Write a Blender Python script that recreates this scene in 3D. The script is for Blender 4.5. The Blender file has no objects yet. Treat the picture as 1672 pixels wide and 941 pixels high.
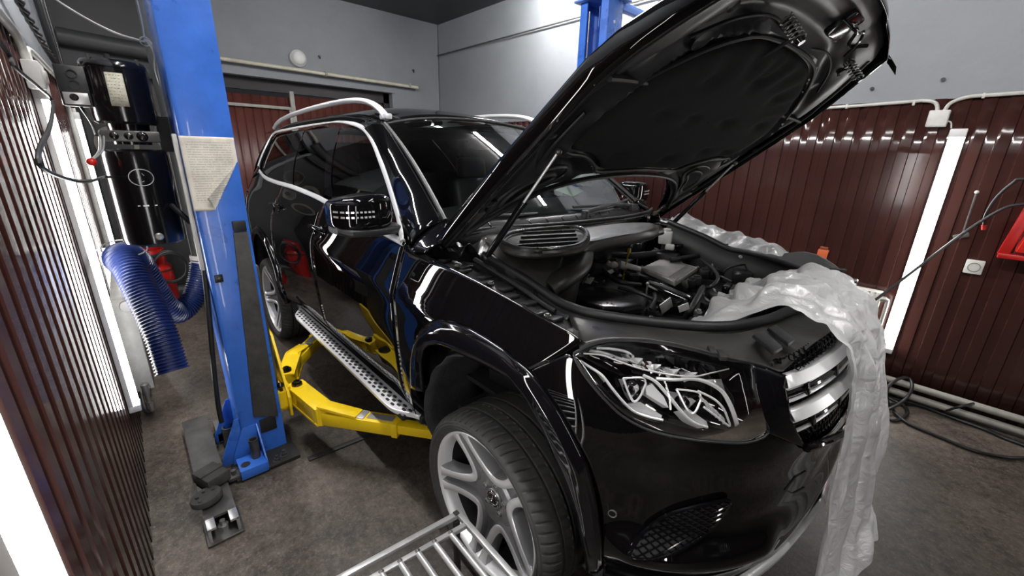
import bpy, bmesh, math, random
from mathutils import Vector, Matrix, noise
from bisect import bisect_right
random.seed(7)
C = bpy.context.scene.collection
V = Vector
PI = math.pi
R_ = math.radians
# ------------------------------------------------------------------ survey of the place (camera solved from the room lines, metres)
FPX = 676.2566
CAM = V((1.00003, -1.71697, 1.68573))
ROT = ((0.66992299, 0.7420266, 0.02448894), (0.24567279, -0.19043254, -0.95046322), (-0.7006055, 0.64275343, -0.30987089))


def ray(u, v):
    a, b = (u - 836) / FPX, (v - 470.5) / FPX
    return V([ROT[0][i] * a + ROT[1][i] * b + ROT[2][i] for i in range(3)])


def on(u, v, ax, val):
    d = ray(u, v)
    i = 'xyz'.index(ax)
    return CAM + d * ((val - CAM[i]) / d[i])


# ------------------------------------------------------------------ materials
def mat(name, col, rough=.5, metal=0., spec=.5, coat=0., emit=None, es=0., bump=0., bscale=40., vary=0., vscale=6., rvary=0.):
    m = bpy.data.materials.new(name)
    m.use_nodes = True
    nt = m.node_tree
    b = nt.nodes['Principled BSDF']
    b.inputs['Base Color'].default_value = (*col, 1)
    b.inputs['Roughness'].default_value = rough
    b.inputs['Metallic'].default_value = metal
    b.inputs['Specular IOR Level'].default_value = spec
    b.inputs['Coat Weight'].default_value = coat
    b.inputs['Coat Roughness'].default_value = .012
    if emit:
        b.inputs['Emission Color'].default_value = (*emit, 1)
        b.inputs['Emission Strength'].default_value = es
    if bump or vary or rvary:
        tc = nt.nodes.new('ShaderNodeTexCoord')
    if vary or rvary:
        n = nt.nodes.new('ShaderNodeTexNoise')
        n.inputs['Scale'].default_value = vscale
        n.inputs['Detail'].default_value = 6
        n.inputs['Roughness'].default_value = .65
        nt.links.new(tc.outputs['Object'], n.inputs['Vector'])
        if vary:
            r = nt.nodes.new('ShaderNodeValToRGB')
            r.color_ramp.elements[0].position = .3
            r.color_ramp.elements[1].position = .72
            r.color_ramp.elements[0].color = (*[c * (1 - vary) for c in col], 1)
            r.color_ramp.elements[1].color = (*[min(1, c * (1 + vary)) for c in col], 1)
            nt.links.new(n.outputs['Fac'], r.inputs['Fac'])
            nt.links.new(r.outputs['Color'], b.inputs['Base Color'])
        if rvary:
            mr = nt.nodes.new('ShaderNodeMapRange')
            mr.inputs['From Min'].default_value = .3
            mr.inputs['From Max'].default_value = .7
            mr.inputs['To Min'].default_value = max(0, rough - rvary)
            mr.inputs['To Max'].default_value = min(1, rough + rvary)
            nt.links.new(n.outputs['Fac'], mr.inputs['Value'])
            nt.links.new(mr.outputs['Result'], b.inputs['Roughness'])
    if bump:
        n2 = nt.nodes.new('ShaderNodeTexNoise')
        n2.inputs['Scale'].default_value = bscale
        n2.inputs['Detail'].default_value = 4
        nt.links.new(tc.outputs['Object'], n2.inputs['Vector'])
        bp = nt.nodes.new('ShaderNodeBump')
        bp.inputs['Strength'].default_value = bump
        bp.inputs['Distance'].default_value = .01
        nt.links.new(n2.outputs['Fac'], bp.inputs['Height'])
        nt.links.new(bp.outputs['Normal'], b.inputs['Normal'])
    return m


def glass(name, tint, rough=.0, ior=1.5, refl=1.0, milky=0.):
    m = bpy.data.materials.new(name)
    m.use_nodes = True
    nt = m.node_tree
    nt.nodes.clear()
    o = nt.nodes.new('ShaderNodeOutputMaterial')
    t = nt.nodes.new('ShaderNodeBsdfTransparent')
    t.inputs['Color'].default_value = (*tint, 1)
    g = nt.nodes.new('ShaderNodeBsdfGlossy')
    g.inputs['Roughness'].default_value = rough
    g.inputs['Color'].default_value = (refl, refl, refl, 1)
    f = nt.nodes.new('ShaderNodeFresnel')
    f.inputs['IOR'].default_value = ior
    x = nt.nodes.new('ShaderNodeMixShader')
    nt.links.new(f.outputs[0], x.inputs[0])
    nt.links.new(t.outputs[0], x.inputs[1])
    nt.links.new(g.outputs[0], x.inputs[2])
    nt.links.new(x.outputs[0], o.inputs['Surface'])
    return m


M = {}
M['paint'] = mat('black car paint', (.003, .003, .0034), .008, 0, .42, coat=.12)
M['gloss'] = mat('gloss black plastic', (.004, .004, .005), .05, 0, .45, coat=.1)
M['plastic'] = mat('black plastic', (.012, .012, .013), .42, bump=.05, bscale=300)
M['greyplastic'] = mat('dusty grey plastic', (.027, .0255, .024), .42, vary=.65, vscale=7, rvary=.15, bump=.04, bscale=200)
M['bayplastic'] = mat('engine bay plastic', (.012, .012, .0125), .34, vary=.5, vscale=9, rvary=.15)
M['liner'] = mat('wheel well liner', (.014, .014, .015), .7, vary=.5, vscale=12, bump=.3, bscale=60)
M['underhood'] = mat('hood inner paint', (.010, .010, .0108), .44, spec=.34, rvary=.1, vscale=5)
M['pad'] = mat('insulation pad felt', (.015, .015, .015), .95, spec=.1, bump=.25, bscale=220)
M['rubber'] = mat('black rubber', (.011, .011, .0115), .5)
M['tyre'] = mat('tyre rubber', (.040, .039, .038), .72, spec=.35, vary=.25, vscale=14)
M['rim'] = mat('machined alloy', (.78, .78, .79), .34, .45, bump=.02, bscale=400)
M['rimdark'] = mat('painted alloy grey', (.25, .25, .26), .34, .5)
M['barrel'] = mat('wheel barrel alloy', (.022, .022, .024), .45, .5)
M['lightguide'] = mat('clear light guide', (.82, .82, .83), .22, .25)
M['projector'] = mat('projector reflector', (.62, .62, .64), .16, .55)
M['chrome'] = mat('chrome', (.85, .86, .87), .07, 1.)
M['satin'] = mat('satin aluminium', (.82, .82, .83), .3, .4)
M['brushed'] = mat('brushed aluminium', (.55, .55, .55), .36, .7, rvary=.1, vscale=20)
M['castalu'] = mat('cast aluminium', (.52, .51, .49), .42, .35, bump=.15, bscale=160, vary=.2, vscale=10)
M['disc'] = mat('brake disc steel', (.16, .155, .15), .35, .9)
M['lightgrey'] = mat('grey reflector trim', (.62, .62, .63), .35, .3)
M['whitepl'] = mat('white plastic', (.66, .65, .62), .42, vary=.12, vscale=8)
M['dirtywhite'] = mat('aged white enamel', (.55, .54, .50), .38, vary=.2, vscale=9)
M['blue'] = mat('blue lift enamel', (.036, .150, .60), .3, coat=.15, bump=.05, bscale=50, vary=.22, vscale=5, rvary=.06)
M['bluepale'] = mat('pale blue enamel', (.14, .26, .66), .3, coat=.15, vary=.1)
M['bluehose'] = mat('blue hose pvc', (.009, .020, .095), .38, vary=.2, vscale=9)
M['red'] = mat('red enamel', (.46, .012, .010), .35, vary=.25, vscale=6)
M['redpl'] = mat('red plastic', (.6, .02, .014), .35)
M['orange'] = mat('orange plastic', (.62, .12, .03), .5, vary=.2, vscale=20)
M['steel'] = mat('dark steel', (.12, .117, .112), .42, .6, vary=.35, vscale=9, rvary=.12)
M['blacksteel'] = mat('black machine paint', (.005, .005, .006), .16, coat=.3)
M['matblack'] = mat('matt black paint', (.012, .012, .012), .6, vary=.3)
M['zinc'] = mat('zinc plated steel', (.5, .5, .48), .35, .85, vary=.2, vscale=20)
M['cable'] = mat('cable rubber', (.012, .012, .013), .42)
M['greypipe'] = mat('grey painted pipe', (.36, .345, .31), .5, vary=.25, vscale=8)
M['darkpipe'] = mat('dark grey duct', (.05, .051, .052), .5, vary=.2)
M['seat'] = mat('cabin leather', (.02, .019, .018), .5)
M['cabin'] = mat('cabin plastic', (.012, .012, .012), .7)
M['signalclear'] = mat('clear signal lens', (.75, .75, .76), .12, .5)
M['sensor'] = mat('sensor ring', (.16, .16, .16), .35, .3)
M['yellowtab'] = mat('yellow plastic', (.7, .5, .03), .4)
M['lampbody'] = mat('white lamp housing', (.75, .75, .74), .4)
M['frost'] = mat('frosted lamp glass', (.8, .8, .77), .3)
M['glasside'] = glass('tinted privacy glass', (.07, .072, .07), 0, 1.52)
M['glassfront'] = glass('front door glass', (.30, .32, .31), 0, 1.52)
M['windshield'] = glass('windshield glass', (.62, .67, .65), 0, 1.55)
M['lens'] = glass('headlight lens', (.96, .96, .96), 0, 1.34)
M['crystal'] = glass('crystal optics', (.72, .73, .74), .05, 1.9)
M['led'] = mat('led tube glow', (.9, .9, .9), .4, emit=(1, .985, .965), es=24)
M['ledfill'] = mat('added fill tube glow', (.9, .9, .9), .4, emit=(1, .98, .955), es=60)
M['ledceil'] = mat('ceiling tube glow', (.9, .9, .9), .4, emit=(1, .985, .97), es=185)


def wear_yellow():
    m = mat('chipped yellow enamel', (.88, .60, .012), .36, coat=.1, bump=.04, bscale=60)
    nt = m.node_tree
    b = nt.nodes['Principled BSDF']
    tc = nt.nodes.new('ShaderNodeTexCoord')
    n = nt.nodes.new('ShaderNodeTexNoise')
    n.inputs['Scale'].default_value = 11
    n.inputs['Detail'].default_value = 8
    n.inputs['Roughness'].default_value = .7
    r = nt.nodes.new('ShaderNodeValToRGB')
    r.color_ramp.elements[0].position = .655
    r.color_ramp.elements[1].position = .69
    mx = nt.nodes.new('ShaderNodeMixRGB')
    mx.inputs[1].default_value = (.88, .60, .012, 1)
    mx.inputs[2].default_value = (.06, .05, .04, 1)
    nt.links.new(tc.outputs['Object'], n.inputs['Vector'])
    nt.links.new(n.outputs['Fac'], r.inputs['Fac'])
    nt.links.new(r.outputs['Color'], mx.inputs[0])
    nt.links.new(mx.outputs[0], b.inputs['Base Color'])
    return m


M['yellow'] = wear_yellow()


def sheet_mat():
    m = bpy.data.materials.new('masking film')
    m.use_nodes = True
    nt = m.node_tree
    nt.nodes.clear()
    o = nt.nodes.new('ShaderNodeOutputMaterial')
    d = nt.nodes.new('ShaderNodeBsdfDiffuse')
    d.inputs['Color'].default_value = (.93, .93, .93, 1)
    tl = nt.nodes.new('ShaderNodeBsdfTranslucent')
    tl.inputs['Color'].default_value = (.95, .95, .95, 1)
    tp = nt.nodes.new('ShaderNodeBsdfTransparent')
    g = nt.nodes.new('ShaderNodeBsdfGlossy')
    g.inputs['Roughness'].default_value = .22
    a = nt.nodes.new('ShaderNodeMixShader')
    a.inputs[0].default_value = .33
    b = nt.nodes.new('ShaderNodeMixShader')
    b.inputs[0].default_value = .05
    c = nt.nodes.new('ShaderNodeMixShader')
    c.inputs[0].default_value = .16
    tc = nt.nodes.new('ShaderNodeTexCoord')
    n = nt.nodes.new('ShaderNodeTexNoise')
    n.inputs['Scale'].default_value = 15
    n.inputs['Detail'].default_value = 6
    n.inputs['Distortion'].default_value = 2.2
    bp = nt.nodes.new('ShaderNodeBump')
    bp.inputs['Strength'].default_value = .7
    bp.inputs['Distance'].default_value = .012
    L = nt.links.new
    L(tc.outputs['Object'], n.inputs['Vector'])
    L(n.outputs['Fac'], bp.inputs['Height'])
    for q in (d, tl, g):
        L(bp.outputs['Normal'], q.inputs['Normal'])
    L(d.outputs[0], a.inputs[1]); L(tl.outputs[0], a.inputs[2])
    L(a.outputs[0], b.inputs[1]); L(tp.outputs[0], b.inputs[2])
    L(b.outputs[0], c.inputs[1]); L(g.outputs[0], c.inputs[2])
    L(c.outputs[0], o.inputs['Surface'])
    return m


M['film'] = sheet_mat()

# ------------------------------------------------------------------ mesh collector
ORG = {}


def root_org(p):
    return ORG.get(p.name, V((0, 0, 0))) if p else V((0, 0, 0))


class G:
    def __init__(s):
        s.v = []
        s.f = []

    def add(s, vs, fs):
        o = len(s.v)
        s.v += [V(p) for p in vs]
        s.f += [tuple(i + o for i in q) for q in fs]
        return s

    def bm(s, bm):
        bm.verts.index_update()
        s.add([v.co.copy() for v in bm.verts], [[v.index for v in f.verts] for f in bm.faces])
        bm.free()
        return s

    def box(s, c, d, rot=None, bev=0., seg=2):
        b = bmesh.new()
        bmesh.ops.create_cube(b, size=1)
        for v in b.verts:
            v.co = V((v.co.x * d[0], v.co.y * d[1], v.co.z * d[2]))
        if bev:
            bmesh.ops.bevel(b, geom=list(b.edges), offset=bev, segments=seg, affect='EDGES', profile=.5)
        mt = Matrix.Translation(V(c)) @ (rot.to_4x4() if rot is not None else Matrix.Identity(4))
        bmesh.ops.transform(b, matrix=mt, verts=b.verts)
        return s.bm(b)

    def bar(s, p0, p1, w, h, up=(0, 0, 1), bev=0., w1=None, h1=None):
        # rectangular bar from p0 to p1
        p0, p1 = V(p0), V(p1)
        d = (p1 - p0).normalized()
        sx = d.cross(V(up)).normalized()
        sz = sx.cross(d)
        w1 = w if w1 is None else w1
        h1 = h if h1 is None else h1
        b = bmesh.new()
        vs = []
        for p, ww, hh in ((p0, w, h), (p1, w1, h1)):
            for a, c in ((-1, -1), (1, -1), (1, 1), (-1, 1)):
                vs.append(b.verts.new(p + sx * a * ww / 2 + sz * c * hh / 2))
        for q in ((0, 1, 2, 3), (7, 6, 5, 4), (0, 4, 5, 1), (1, 5, 6, 2), (2, 6, 7, 3), (3, 7, 4, 0)):
            b.faces.new([vs[i] for i in q])
        if bev:
            bmesh.ops.bevel(b, geom=list(b.edges), offset=bev, segments=2, affect='EDGES', profile=.5)
        return s.bm(b)

    def cyl(s, p0, p1, r0, r1=None, n=24, caps=True):
        p0, p1 = V(p0), V(p1)
        r1 = r0 if r1 is None else r1
        d = (p1 - p0).normalized()
        a = d.orthogonal().normalized()
        b = d.cross(a)
        vs = []
        for p, r in ((p0, r0), (p1, r1)):
            for k in range(n):
                t = 2 * PI * k / n
                vs.append(p + (a * math.cos(t) + b * math.sin(t)) * r)
        fs = [(k, (k + 1) % n, n + (k + 1) % n, n + k) for k in range(n)]
        if caps:
            fs.append(tuple(reversed(range(n))))
            fs.append(tuple(range(n, 2 * n)))
        return s.add(vs, fs)

    def tube(s, pts, r, n=10, closed=False, caps=True, flat=1., up=None):
        pts = [V(p) for p in pts]
        m = len(pts)
        rs = r if isinstance(r, (list, tuple)) else [r] * m
        T = []
        for i in range(m):
            a = pts[(i - 1) % m] if (closed or i > 0) else pts[i]
            b = pts[(i + 1) % m] if (closed or i < m - 1) else pts[i]
            t = (b - a)
            T.append(t.normalized() if t.length > 1e-9 else V((0, 0, 1)))
        nrm = V(up) - T[0] * V(up).dot(T[0]) if up is not None else T[0].orthogonal()
        nrm.normalize()
        vs = []
        for i in range(m):
            if up is not None:
                nrm = V(up) - T[i] * V(up).dot(T[i])
            else:
                nrm = nrm - T[i] * nrm.dot(T[i])
            nrm.normalize()
            bn = T[i].cross(nrm)
            for k in range(n):
                t = 2 * PI * k / n
                vs.append(pts[i] + nrm * math.cos(t) * rs[i] * flat + bn * math.sin(t) * rs[i])
        fs = []
        for i in range(m if closed else m - 1):
            j = (i + 1) % m
            for k in range(n):
                fs.append((i * n + k, i * n + (k + 1) % n, j * n + (k + 1) % n, j * n + k))
        if caps and not closed:
            fs.append(tuple(reversed(range(n))))
            fs.append(tuple((m - 1) * n + k for k in range(n)))
        return s.add(vs, fs)

    def lathe(s, prof, o, ax, n=48, closed=False, a0=0):
        # prof: (radius, height along the axis)
        o, ax = V(o), V(ax).normalized()
        a = ax.orthogonal().normalized()
        b = ax.cross(a)
        vs = []
        m = len(prof)
        for r, h in prof:
            for k in range(n):
                t = 2 * PI * k / n + a0
                vs.append(o + ax * h + (a * math.cos(t) + b * math.sin(t)) * max(r, 1e-5))
        fs = []
        for i in range(m if closed else m - 1):
            j = (i + 1) % m
            for k in range(n):
                fs.append((i * n + k, i * n + (k + 1) % n, j * n + (k + 1) % n, j * n + k))
        return s.add(vs, fs)

    def grid(s, P, cu=False, cv=False):
        m, n = len(P), len(P[0])
        vs = [p for row in P for p in row]
        fs = []
        for i in range(m if cv else m - 1):
            for j in range(n if cu else n - 1):
                i2, j2 = (i + 1) % m, (j + 1) % n
                fs.append((i * n + j, i * n + j2, i2 * n + j2, i2 * n + j))
        return s.add(vs, fs)

    def prism(s, poly, h, o=(0, 0, 0), ux=(1, 0, 0), uy=(0, 1, 0), bev=0., top=None):
        # polygon in the plane (ux, uy) at o, extruded by h along ux x uy; top = scale of the far face
        o, ux, uy = V(o), V(ux), V(uy)
        uz = ux.cross(uy).normalized()
        n = len(poly)
        cx = sum(p[0] for p in poly) / n
        cy = sum(p[1] for p in poly) / n
        k = 1 if top is None else top
        b = bmesh.new()
        lo = [b.verts.new(o + ux * p[0] + uy * p[1]) for p in poly]
        hi = [b.verts.new(o + ux * (cx + (p[0] - cx) * k) + uy * (cy + (p[1] - cy) * k) + uz * h) for p in poly]
        b.faces.new(list(reversed(lo)))
        b.faces.new(hi)
        for i in range(n):
            j = (i + 1) % n
            b.faces.new((lo[i], lo[j], hi[j], hi[i]))
        if bev:
            bmesh.ops.bevel(b, geom=list(b.edges), offset=bev, segments=2, affect='EDGES', profile=.5)
        return s.bm(b)

    def ball(s, c, r, sc=(1, 1, 1), u=20, w=12):
        b = bmesh.new()
        bmesh.ops.create_uvsphere(b, u_segments=u, v_segments=w, radius=r)
        for v in b.verts:
            v.co = V((v.co.x * sc[0], v.co.y * sc[1], v.co.z * sc[2])) + V(c)
        return s.bm(b)

    def bolt(s, c, ax, r=.008, h=.006):
        c, ax = V(c), V(ax).normalized()
        s.cyl(c, c + ax * h * .4, r * 1.5, r * 1.5, 14)
        s.cyl(c, c + ax * h, r, r * .92, 6)
        return s

    def mirror(s):
        g = G()
        g.v = [V((p.x, -p.y, p.z)) for p in s.v]
        g.f = [tuple(reversed(q)) for q in s.f]
        return g

    def xf(s, mt):
        s.v = [mt @ p for p in s.v]
        return s

    def flip(s):
        s.f = [tuple(reversed(q)) for q in s.f]
        return s

    def build(s, name, m, parent=None, smooth=35, recalc=True, solid=0, soff=-1, bevel=0, sub=0):
        org = root_org(parent)
        me = bpy.data.meshes.new(name)
        me.from_pydata([tuple(p - org) for p in s.v], [], s.f)
        me.materials.append(M[m] if isinstance(m, str) else m)
        if recalc:
            b = bmesh.new()
            b.from_mesh(me)
            bmesh.ops.remove_doubles(b, verts=b.verts, dist=1e-6)
            bmesh.ops.recalc_face_normals(b, faces=b.faces)
            b.to_mesh(me)
            b.free()
        me.update()
        if smooth:
            for p in me.polygons:
                p.use_smooth = True
            me.set_sharp_from_angle(angle=R_(smooth))
        o = bpy.data.objects.new(name, me)
        C.objects.link(o)
        if parent:
            o.parent = parent
            ORG[o.name] = org
        if bevel:
            md = o.modifiers.new('b', 'BEVEL')
            md.width = bevel
            md.segments = 2
            md.limit_method = 'ANGLE'
            md.angle_limit = R_(40)
        if sub:
            md = o.modifiers.new('s', 'SUBSURF')
            md.levels = md.render_levels = sub
        if solid:
            md = o.modifiers.new('t', 'SOLIDIFY')
            md.thickness = solid
            md.offset = soff
        return o


def thing(name, label, cat, loc=(0, 0, 0), group=None):
    o = bpy.data.objects.new(name, None)
    o.empty_display_size = .1
    C.objects.link(o)
    o.location = loc
    ORG[o.name] = V(loc)
    o['label'] = label
    o['category'] = cat
    if group:
        o['group'] = group
    return o


def tag(o, label, cat, group=None):
    o['label'] = label
    o['category'] = cat
    if group:
        o['group'] = group
    return o


def struct(o):
    o['kind'] = 'structure'
    return o


def single(g, name, m, label, cat, loc=None, group=None, **kw):
    # a thing that is one mesh: origin at loc
    loc = V(loc) if loc is not None else V((sum(p.x for p in g.v) / len(g.v), sum(p.y for p in g.v) / len(g.v), min(p.z for p in g.v)))
    g.v = [p - loc for p in g.v]
    o = g.build(name, m, None, **kw)
    o.location = loc
    return tag(o, label, cat, group)


def clone(root, delta, label=None, rotz=0):
    r = root.copy()
    C.objects.link(r)
    r.location = root.location + V(delta)
    r.rotation_euler.z += rotz
    if label:
        r['label'] = label
    for ch in list(root.children):
        c = ch.copy()
        C.objects.link(c)
        c.parent = r
        for gch in ch.children:
            d = gch.copy()
            C.objects.link(d)
            d.parent = c
    return r


def cat(pts, n=8, closed=False):
    pts = [V(p) if len(p) == 3 else V((p[0], p[1], 0)) for p in pts]
    m = len(pts)
    out = []
    for i in range(m if closed else m - 1):
        p1, p2 = pts[i], pts[(i + 1) % m]
        p0 = pts[i - 1] if (closed or i > 0) else p1 * 2 - p2
        p3 = pts[(i + 2) % m] if (closed or i < m - 2) else p2 * 2 - p1
        for k in range(n):
            t = k / n
            out.append(.5 * ((2 * p1) + (p2 - p0) * t + (2 * p0 - 5 * p1 + 4 * p2 - p3) * t * t + (3 * p1 - p0 - 3 * p2 + p3) * t ** 3))
    if not closed:
        out.append(pts[-1].copy())
    return out


def resamp(P, n):
    P = [tuple(p) for p in P]
    d = [0]
    for a, b in zip(P, P[1:]):
        d.append(d[-1] + math.sqrt(sum((x - y) ** 2 for x, y in zip(a, b))))
    out = []
    for k in range(n):
        t = d[-1] * k / (n - 1)
        i = min(max(bisect_right(d, t) - 1, 0), len(P) - 2)
        w = (t - d[i]) / max(d[i + 1] - d[i], 1e-12)
        out.append(tuple(a + (b - a) * w for a, b in zip(P[i], P[i + 1])))
    return out


def spl(T):
    # natural cubic spline through (x, y)
    xs = [a for a, b in T]
    ys = [b for a, b in T]
    n = len(xs)
    h = [xs[i + 1] - xs[i] for i in range(n - 1)]
    al = [0] * n
    for i in range(1, n - 1):
        al[i] = 3 * ((ys[i + 1] - ys[i]) / h[i] - (ys[i] - ys[i - 1]) / h[i - 1])
    l, mu, z = [1] * n, [0] * n, [0] * n
    for i in range(1, n - 1):
        l[i] = 2 * (xs[i + 1] - xs[i - 1]) - h[i - 1] * mu[i - 1]
        mu[i] = h[i] / l[i]
        z[i] = (al[i] - h[i - 1] * z[i - 1]) / l[i]
    c, b, d = [0] * n, [0] * n, [0] * n
    for j in range(n - 2, -1, -1):
        c[j] = z[j] - mu[j] * c[j + 1]
        b[j] = (ys[j + 1] - ys[j]) / h[j] - h[j] * (c[j + 1] + 2 * c[j]) / 3
        d[j] = (c[j + 1] - c[j]) / (3 * h[j])

    def f(x):
        if x <= xs[0]:
            return ys[0] + b[0] * (x - xs[0])
        if x >= xs[-1]:
            j = n - 2
            dx = xs[-1] - xs[j]
            return ys[-1] + (b[j] + 2 * c[j] * dx + 3 * d[j] * dx * dx) * (x - xs[-1])
        j = bisect_right(xs, x) - 1
        dx = x - xs[j]
        return ys[j] + b[j] * dx + c[j] * dx * dx + d[j] * dx ** 3
    return f


def sstep(a, b, x):
    t = min(1, max(0, (x - a) / (b - a)))
    return t * t * (3 - 2 * t)
# ================================================================== the garage
YL, YR, XB, XF_, ZC = -1.952, 2.29, -5.22, 6.2, 3.53


def floor_mat():
    m = mat('worn concrete', (.06, .052, .045), .5)
    nt = m.node_tree
    b = nt.nodes['Principled BSDF']
    L = nt.links.new
    tc = nt.nodes.new('ShaderNodeTexCoord')

    def noi(sc, det, rough=.6):
        n = nt.nodes.new('ShaderNodeTexNoise')
        n.inputs['Scale'].default_value = sc
        n.inputs['Detail'].default_value = det
        n.inputs['Roughness'].default_value = rough
        L(tc.outputs['Object'], n.inputs['Vector'])
        return n
    n1, n2, n3 = noi(1.3, 6), noi(20, 12, .8), noi(70, 5, .7)
    r1 = nt.nodes.new('ShaderNodeValToRGB')
    r1.color_ramp.elements[0].position = .43
    r1.color_ramp.elements[1].position = .60
    r1.color_ramp.elements[0].color = (.021, .016, .0125, 1)
    r1.color_ramp.elements[1].color = (.092, .075, .060, 1)
    mm = nt.nodes.new('ShaderNodeMath')
    mm.operation = 'MULTIPLY_ADD'
    mm.inputs[1].default_value = .62
    L(n2.outputs['Fac'], mm.inputs[0])
    mm2 = nt.nodes.new('ShaderNodeMath')
    mm2.operation = 'MULTIPLY'
    mm2.inputs[1].default_value = .38
    L(n1.outputs['Fac'], mm2.inputs[0])
    L(mm2.outputs[0], mm.inputs[2])
    L(mm.outputs[0], r1.inputs['Fac'])
    # pale scuffs
    vo = nt.nodes.new('ShaderNodeTexVoronoi')
    vo.feature = 'DISTANCE_TO_EDGE'
    vo.inputs['Scale'].default_value = 15
    wv = nt.nodes.new('ShaderNodeMixRGB')
    wv.blend_type = 'ADD'
    wv.inputs[0].default_value = .35
    L(tc.outputs['Object'], wv.inputs[1])
    L(n2.outputs['Color'], wv.inputs[2])
    L(wv.outputs[0], vo.inputs['Vector'])
    r2 = nt.nodes.new('ShaderNodeValToRGB')
    r2.color_ramp.elements[0].position = 0
    r2.color_ramp.elements[0].color = (1, 1, 1, 1)
    r2.color_ramp.elements[1].position = .05
    r2.color_ramp.elements[1].color = (0, 0, 0, 1)
    L(vo.outputs['Distance'], r2.inputs['Fac'])
    r3 = nt.nodes.new('ShaderNodeValToRGB')
    r3.color_ramp.elements[0].position = .47
    r3.color_ramp.elements[1].position = .62
    L(n3.outputs['Fac'], r3.inputs['Fac'])
    mk = nt.nodes.new('ShaderNodeMixRGB')
    mk.blend_type = 'MULTIPLY'
    mk.inputs[0].default_value = 1
    L(r2.outputs[0], mk.inputs[1])
    L(r3.outputs[0], mk.inputs[2])
    r4 = nt.nodes.new('ShaderNodeValToRGB')
    r4.color_ramp.elements[0].position = .66
    r4.color_ramp.elements[1].position = .72
    L(n3.outputs['Fac'], r4.inputs['Fac'])
    mxs = nt.nodes.new('ShaderNodeMath')
    mxs.operation = 'MAXIMUM'
    L(mk.outputs[0], mxs.inputs[0])
    L(r4.outputs[0], mxs.inputs[1])
    fac = nt.nodes.new('ShaderNodeMath')
    fac.operation = 'MULTIPLY'
    fac.inputs[1].default_value = .8
    L(mxs.outputs[0], fac.inputs[0])
    mx = nt.nodes.new('ShaderNodeMixRGB')
    L(fac.outputs[0], mx.inputs[0])
    L(r1.outputs[0], mx.inputs[1])
    mx.inputs[2].default_value = (.24, .215, .185, 1)
    # lamplight painted into the colour: darker in the work bay, paler along both walls, edge broken up by noise
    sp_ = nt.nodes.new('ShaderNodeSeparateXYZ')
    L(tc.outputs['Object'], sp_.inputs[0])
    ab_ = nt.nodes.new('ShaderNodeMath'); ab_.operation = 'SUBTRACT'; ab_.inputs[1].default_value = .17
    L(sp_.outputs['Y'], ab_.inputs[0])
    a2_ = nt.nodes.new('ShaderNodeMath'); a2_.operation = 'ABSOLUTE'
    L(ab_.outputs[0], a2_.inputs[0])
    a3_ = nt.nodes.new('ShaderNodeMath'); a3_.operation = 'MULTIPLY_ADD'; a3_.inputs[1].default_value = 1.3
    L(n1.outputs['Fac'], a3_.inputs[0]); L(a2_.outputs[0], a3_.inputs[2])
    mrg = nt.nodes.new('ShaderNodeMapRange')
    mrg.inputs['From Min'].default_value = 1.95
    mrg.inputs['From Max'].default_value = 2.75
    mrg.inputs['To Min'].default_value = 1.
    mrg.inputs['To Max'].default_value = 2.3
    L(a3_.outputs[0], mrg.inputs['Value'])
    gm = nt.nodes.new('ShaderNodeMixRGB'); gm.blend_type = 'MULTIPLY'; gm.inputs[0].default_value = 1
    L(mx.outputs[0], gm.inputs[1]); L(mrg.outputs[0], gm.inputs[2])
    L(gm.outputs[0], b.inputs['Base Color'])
    mr = nt.nodes.new('ShaderNodeMapRange')
    mr.inputs['To Min'].default_value = .36
    mr.inputs['To Max'].default_value = .62
    L(n2.outputs['Fac'], mr.inputs['Value'])
    L(mr.outputs[0], b.inputs['Roughness'])
    bp = nt.nodes.new('ShaderNodeBump')
    bp.inputs['Strength'].default_value = .25
    bp.inputs['Distance'].default_value = .008
    L(n2.outputs['Fac'], bp.inputs['Height'])
    L(bp.outputs[0], b.inputs['Normal'])
    return m


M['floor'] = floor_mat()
M['wall'] = mat('grey wall paint', (.235, .248, .264), .55, vary=.10, vscale=1.6, bump=.12, bscale=30, rvary=.06)
M['walldark'] = mat('dark grey wall paint', (.022, .0225, .024), .5, vary=.2, vscale=2)
M['ceil'] = mat('dark ceiling paint', (.020, .020, .021), .4, vary=.2, vscale=2)
M['maroon'] = mat('maroon profiled sheet', (.046, .0175, .0145), .13, spec=.45, vary=.22, vscale=1.4, bump=.045, bscale=6, rvary=.03)
M['door_maroon'] = mat('maroon door boards', (.115, .036, .028), .4, vary=.3, vscale=3, bump=.1, bscale=20)

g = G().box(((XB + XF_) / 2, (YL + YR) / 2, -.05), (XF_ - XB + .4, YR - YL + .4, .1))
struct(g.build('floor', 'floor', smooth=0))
g = G().box(((XB + XF_) / 2, (YL + YR) / 2, ZC + .05), (XF_ - XB + .4, YR - YL + .4, .1))
struct(g.build('ceiling', 'ceil', smooth=0))
g = G().box(((XB + XF_) / 2, YL - .06, ZC / 2), (XF_ - XB, .1, ZC))
wall_l = struct(g.build('wall_left', 'wall', smooth=0))
g = G().box(((XB + XF_) / 2, YR + .06, ZC / 2), (XF_ - XB, .1, ZC))
wall_r = struct(g.build('wall_right', 'wall', smooth=0))
g = G().box((XF_ + .05, (YL + YR) / 2, ZC / 2), (.1, YR - YL, ZC))
wall_f = struct(g.build('wall_front', 'walldark', smooth=0))
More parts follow.
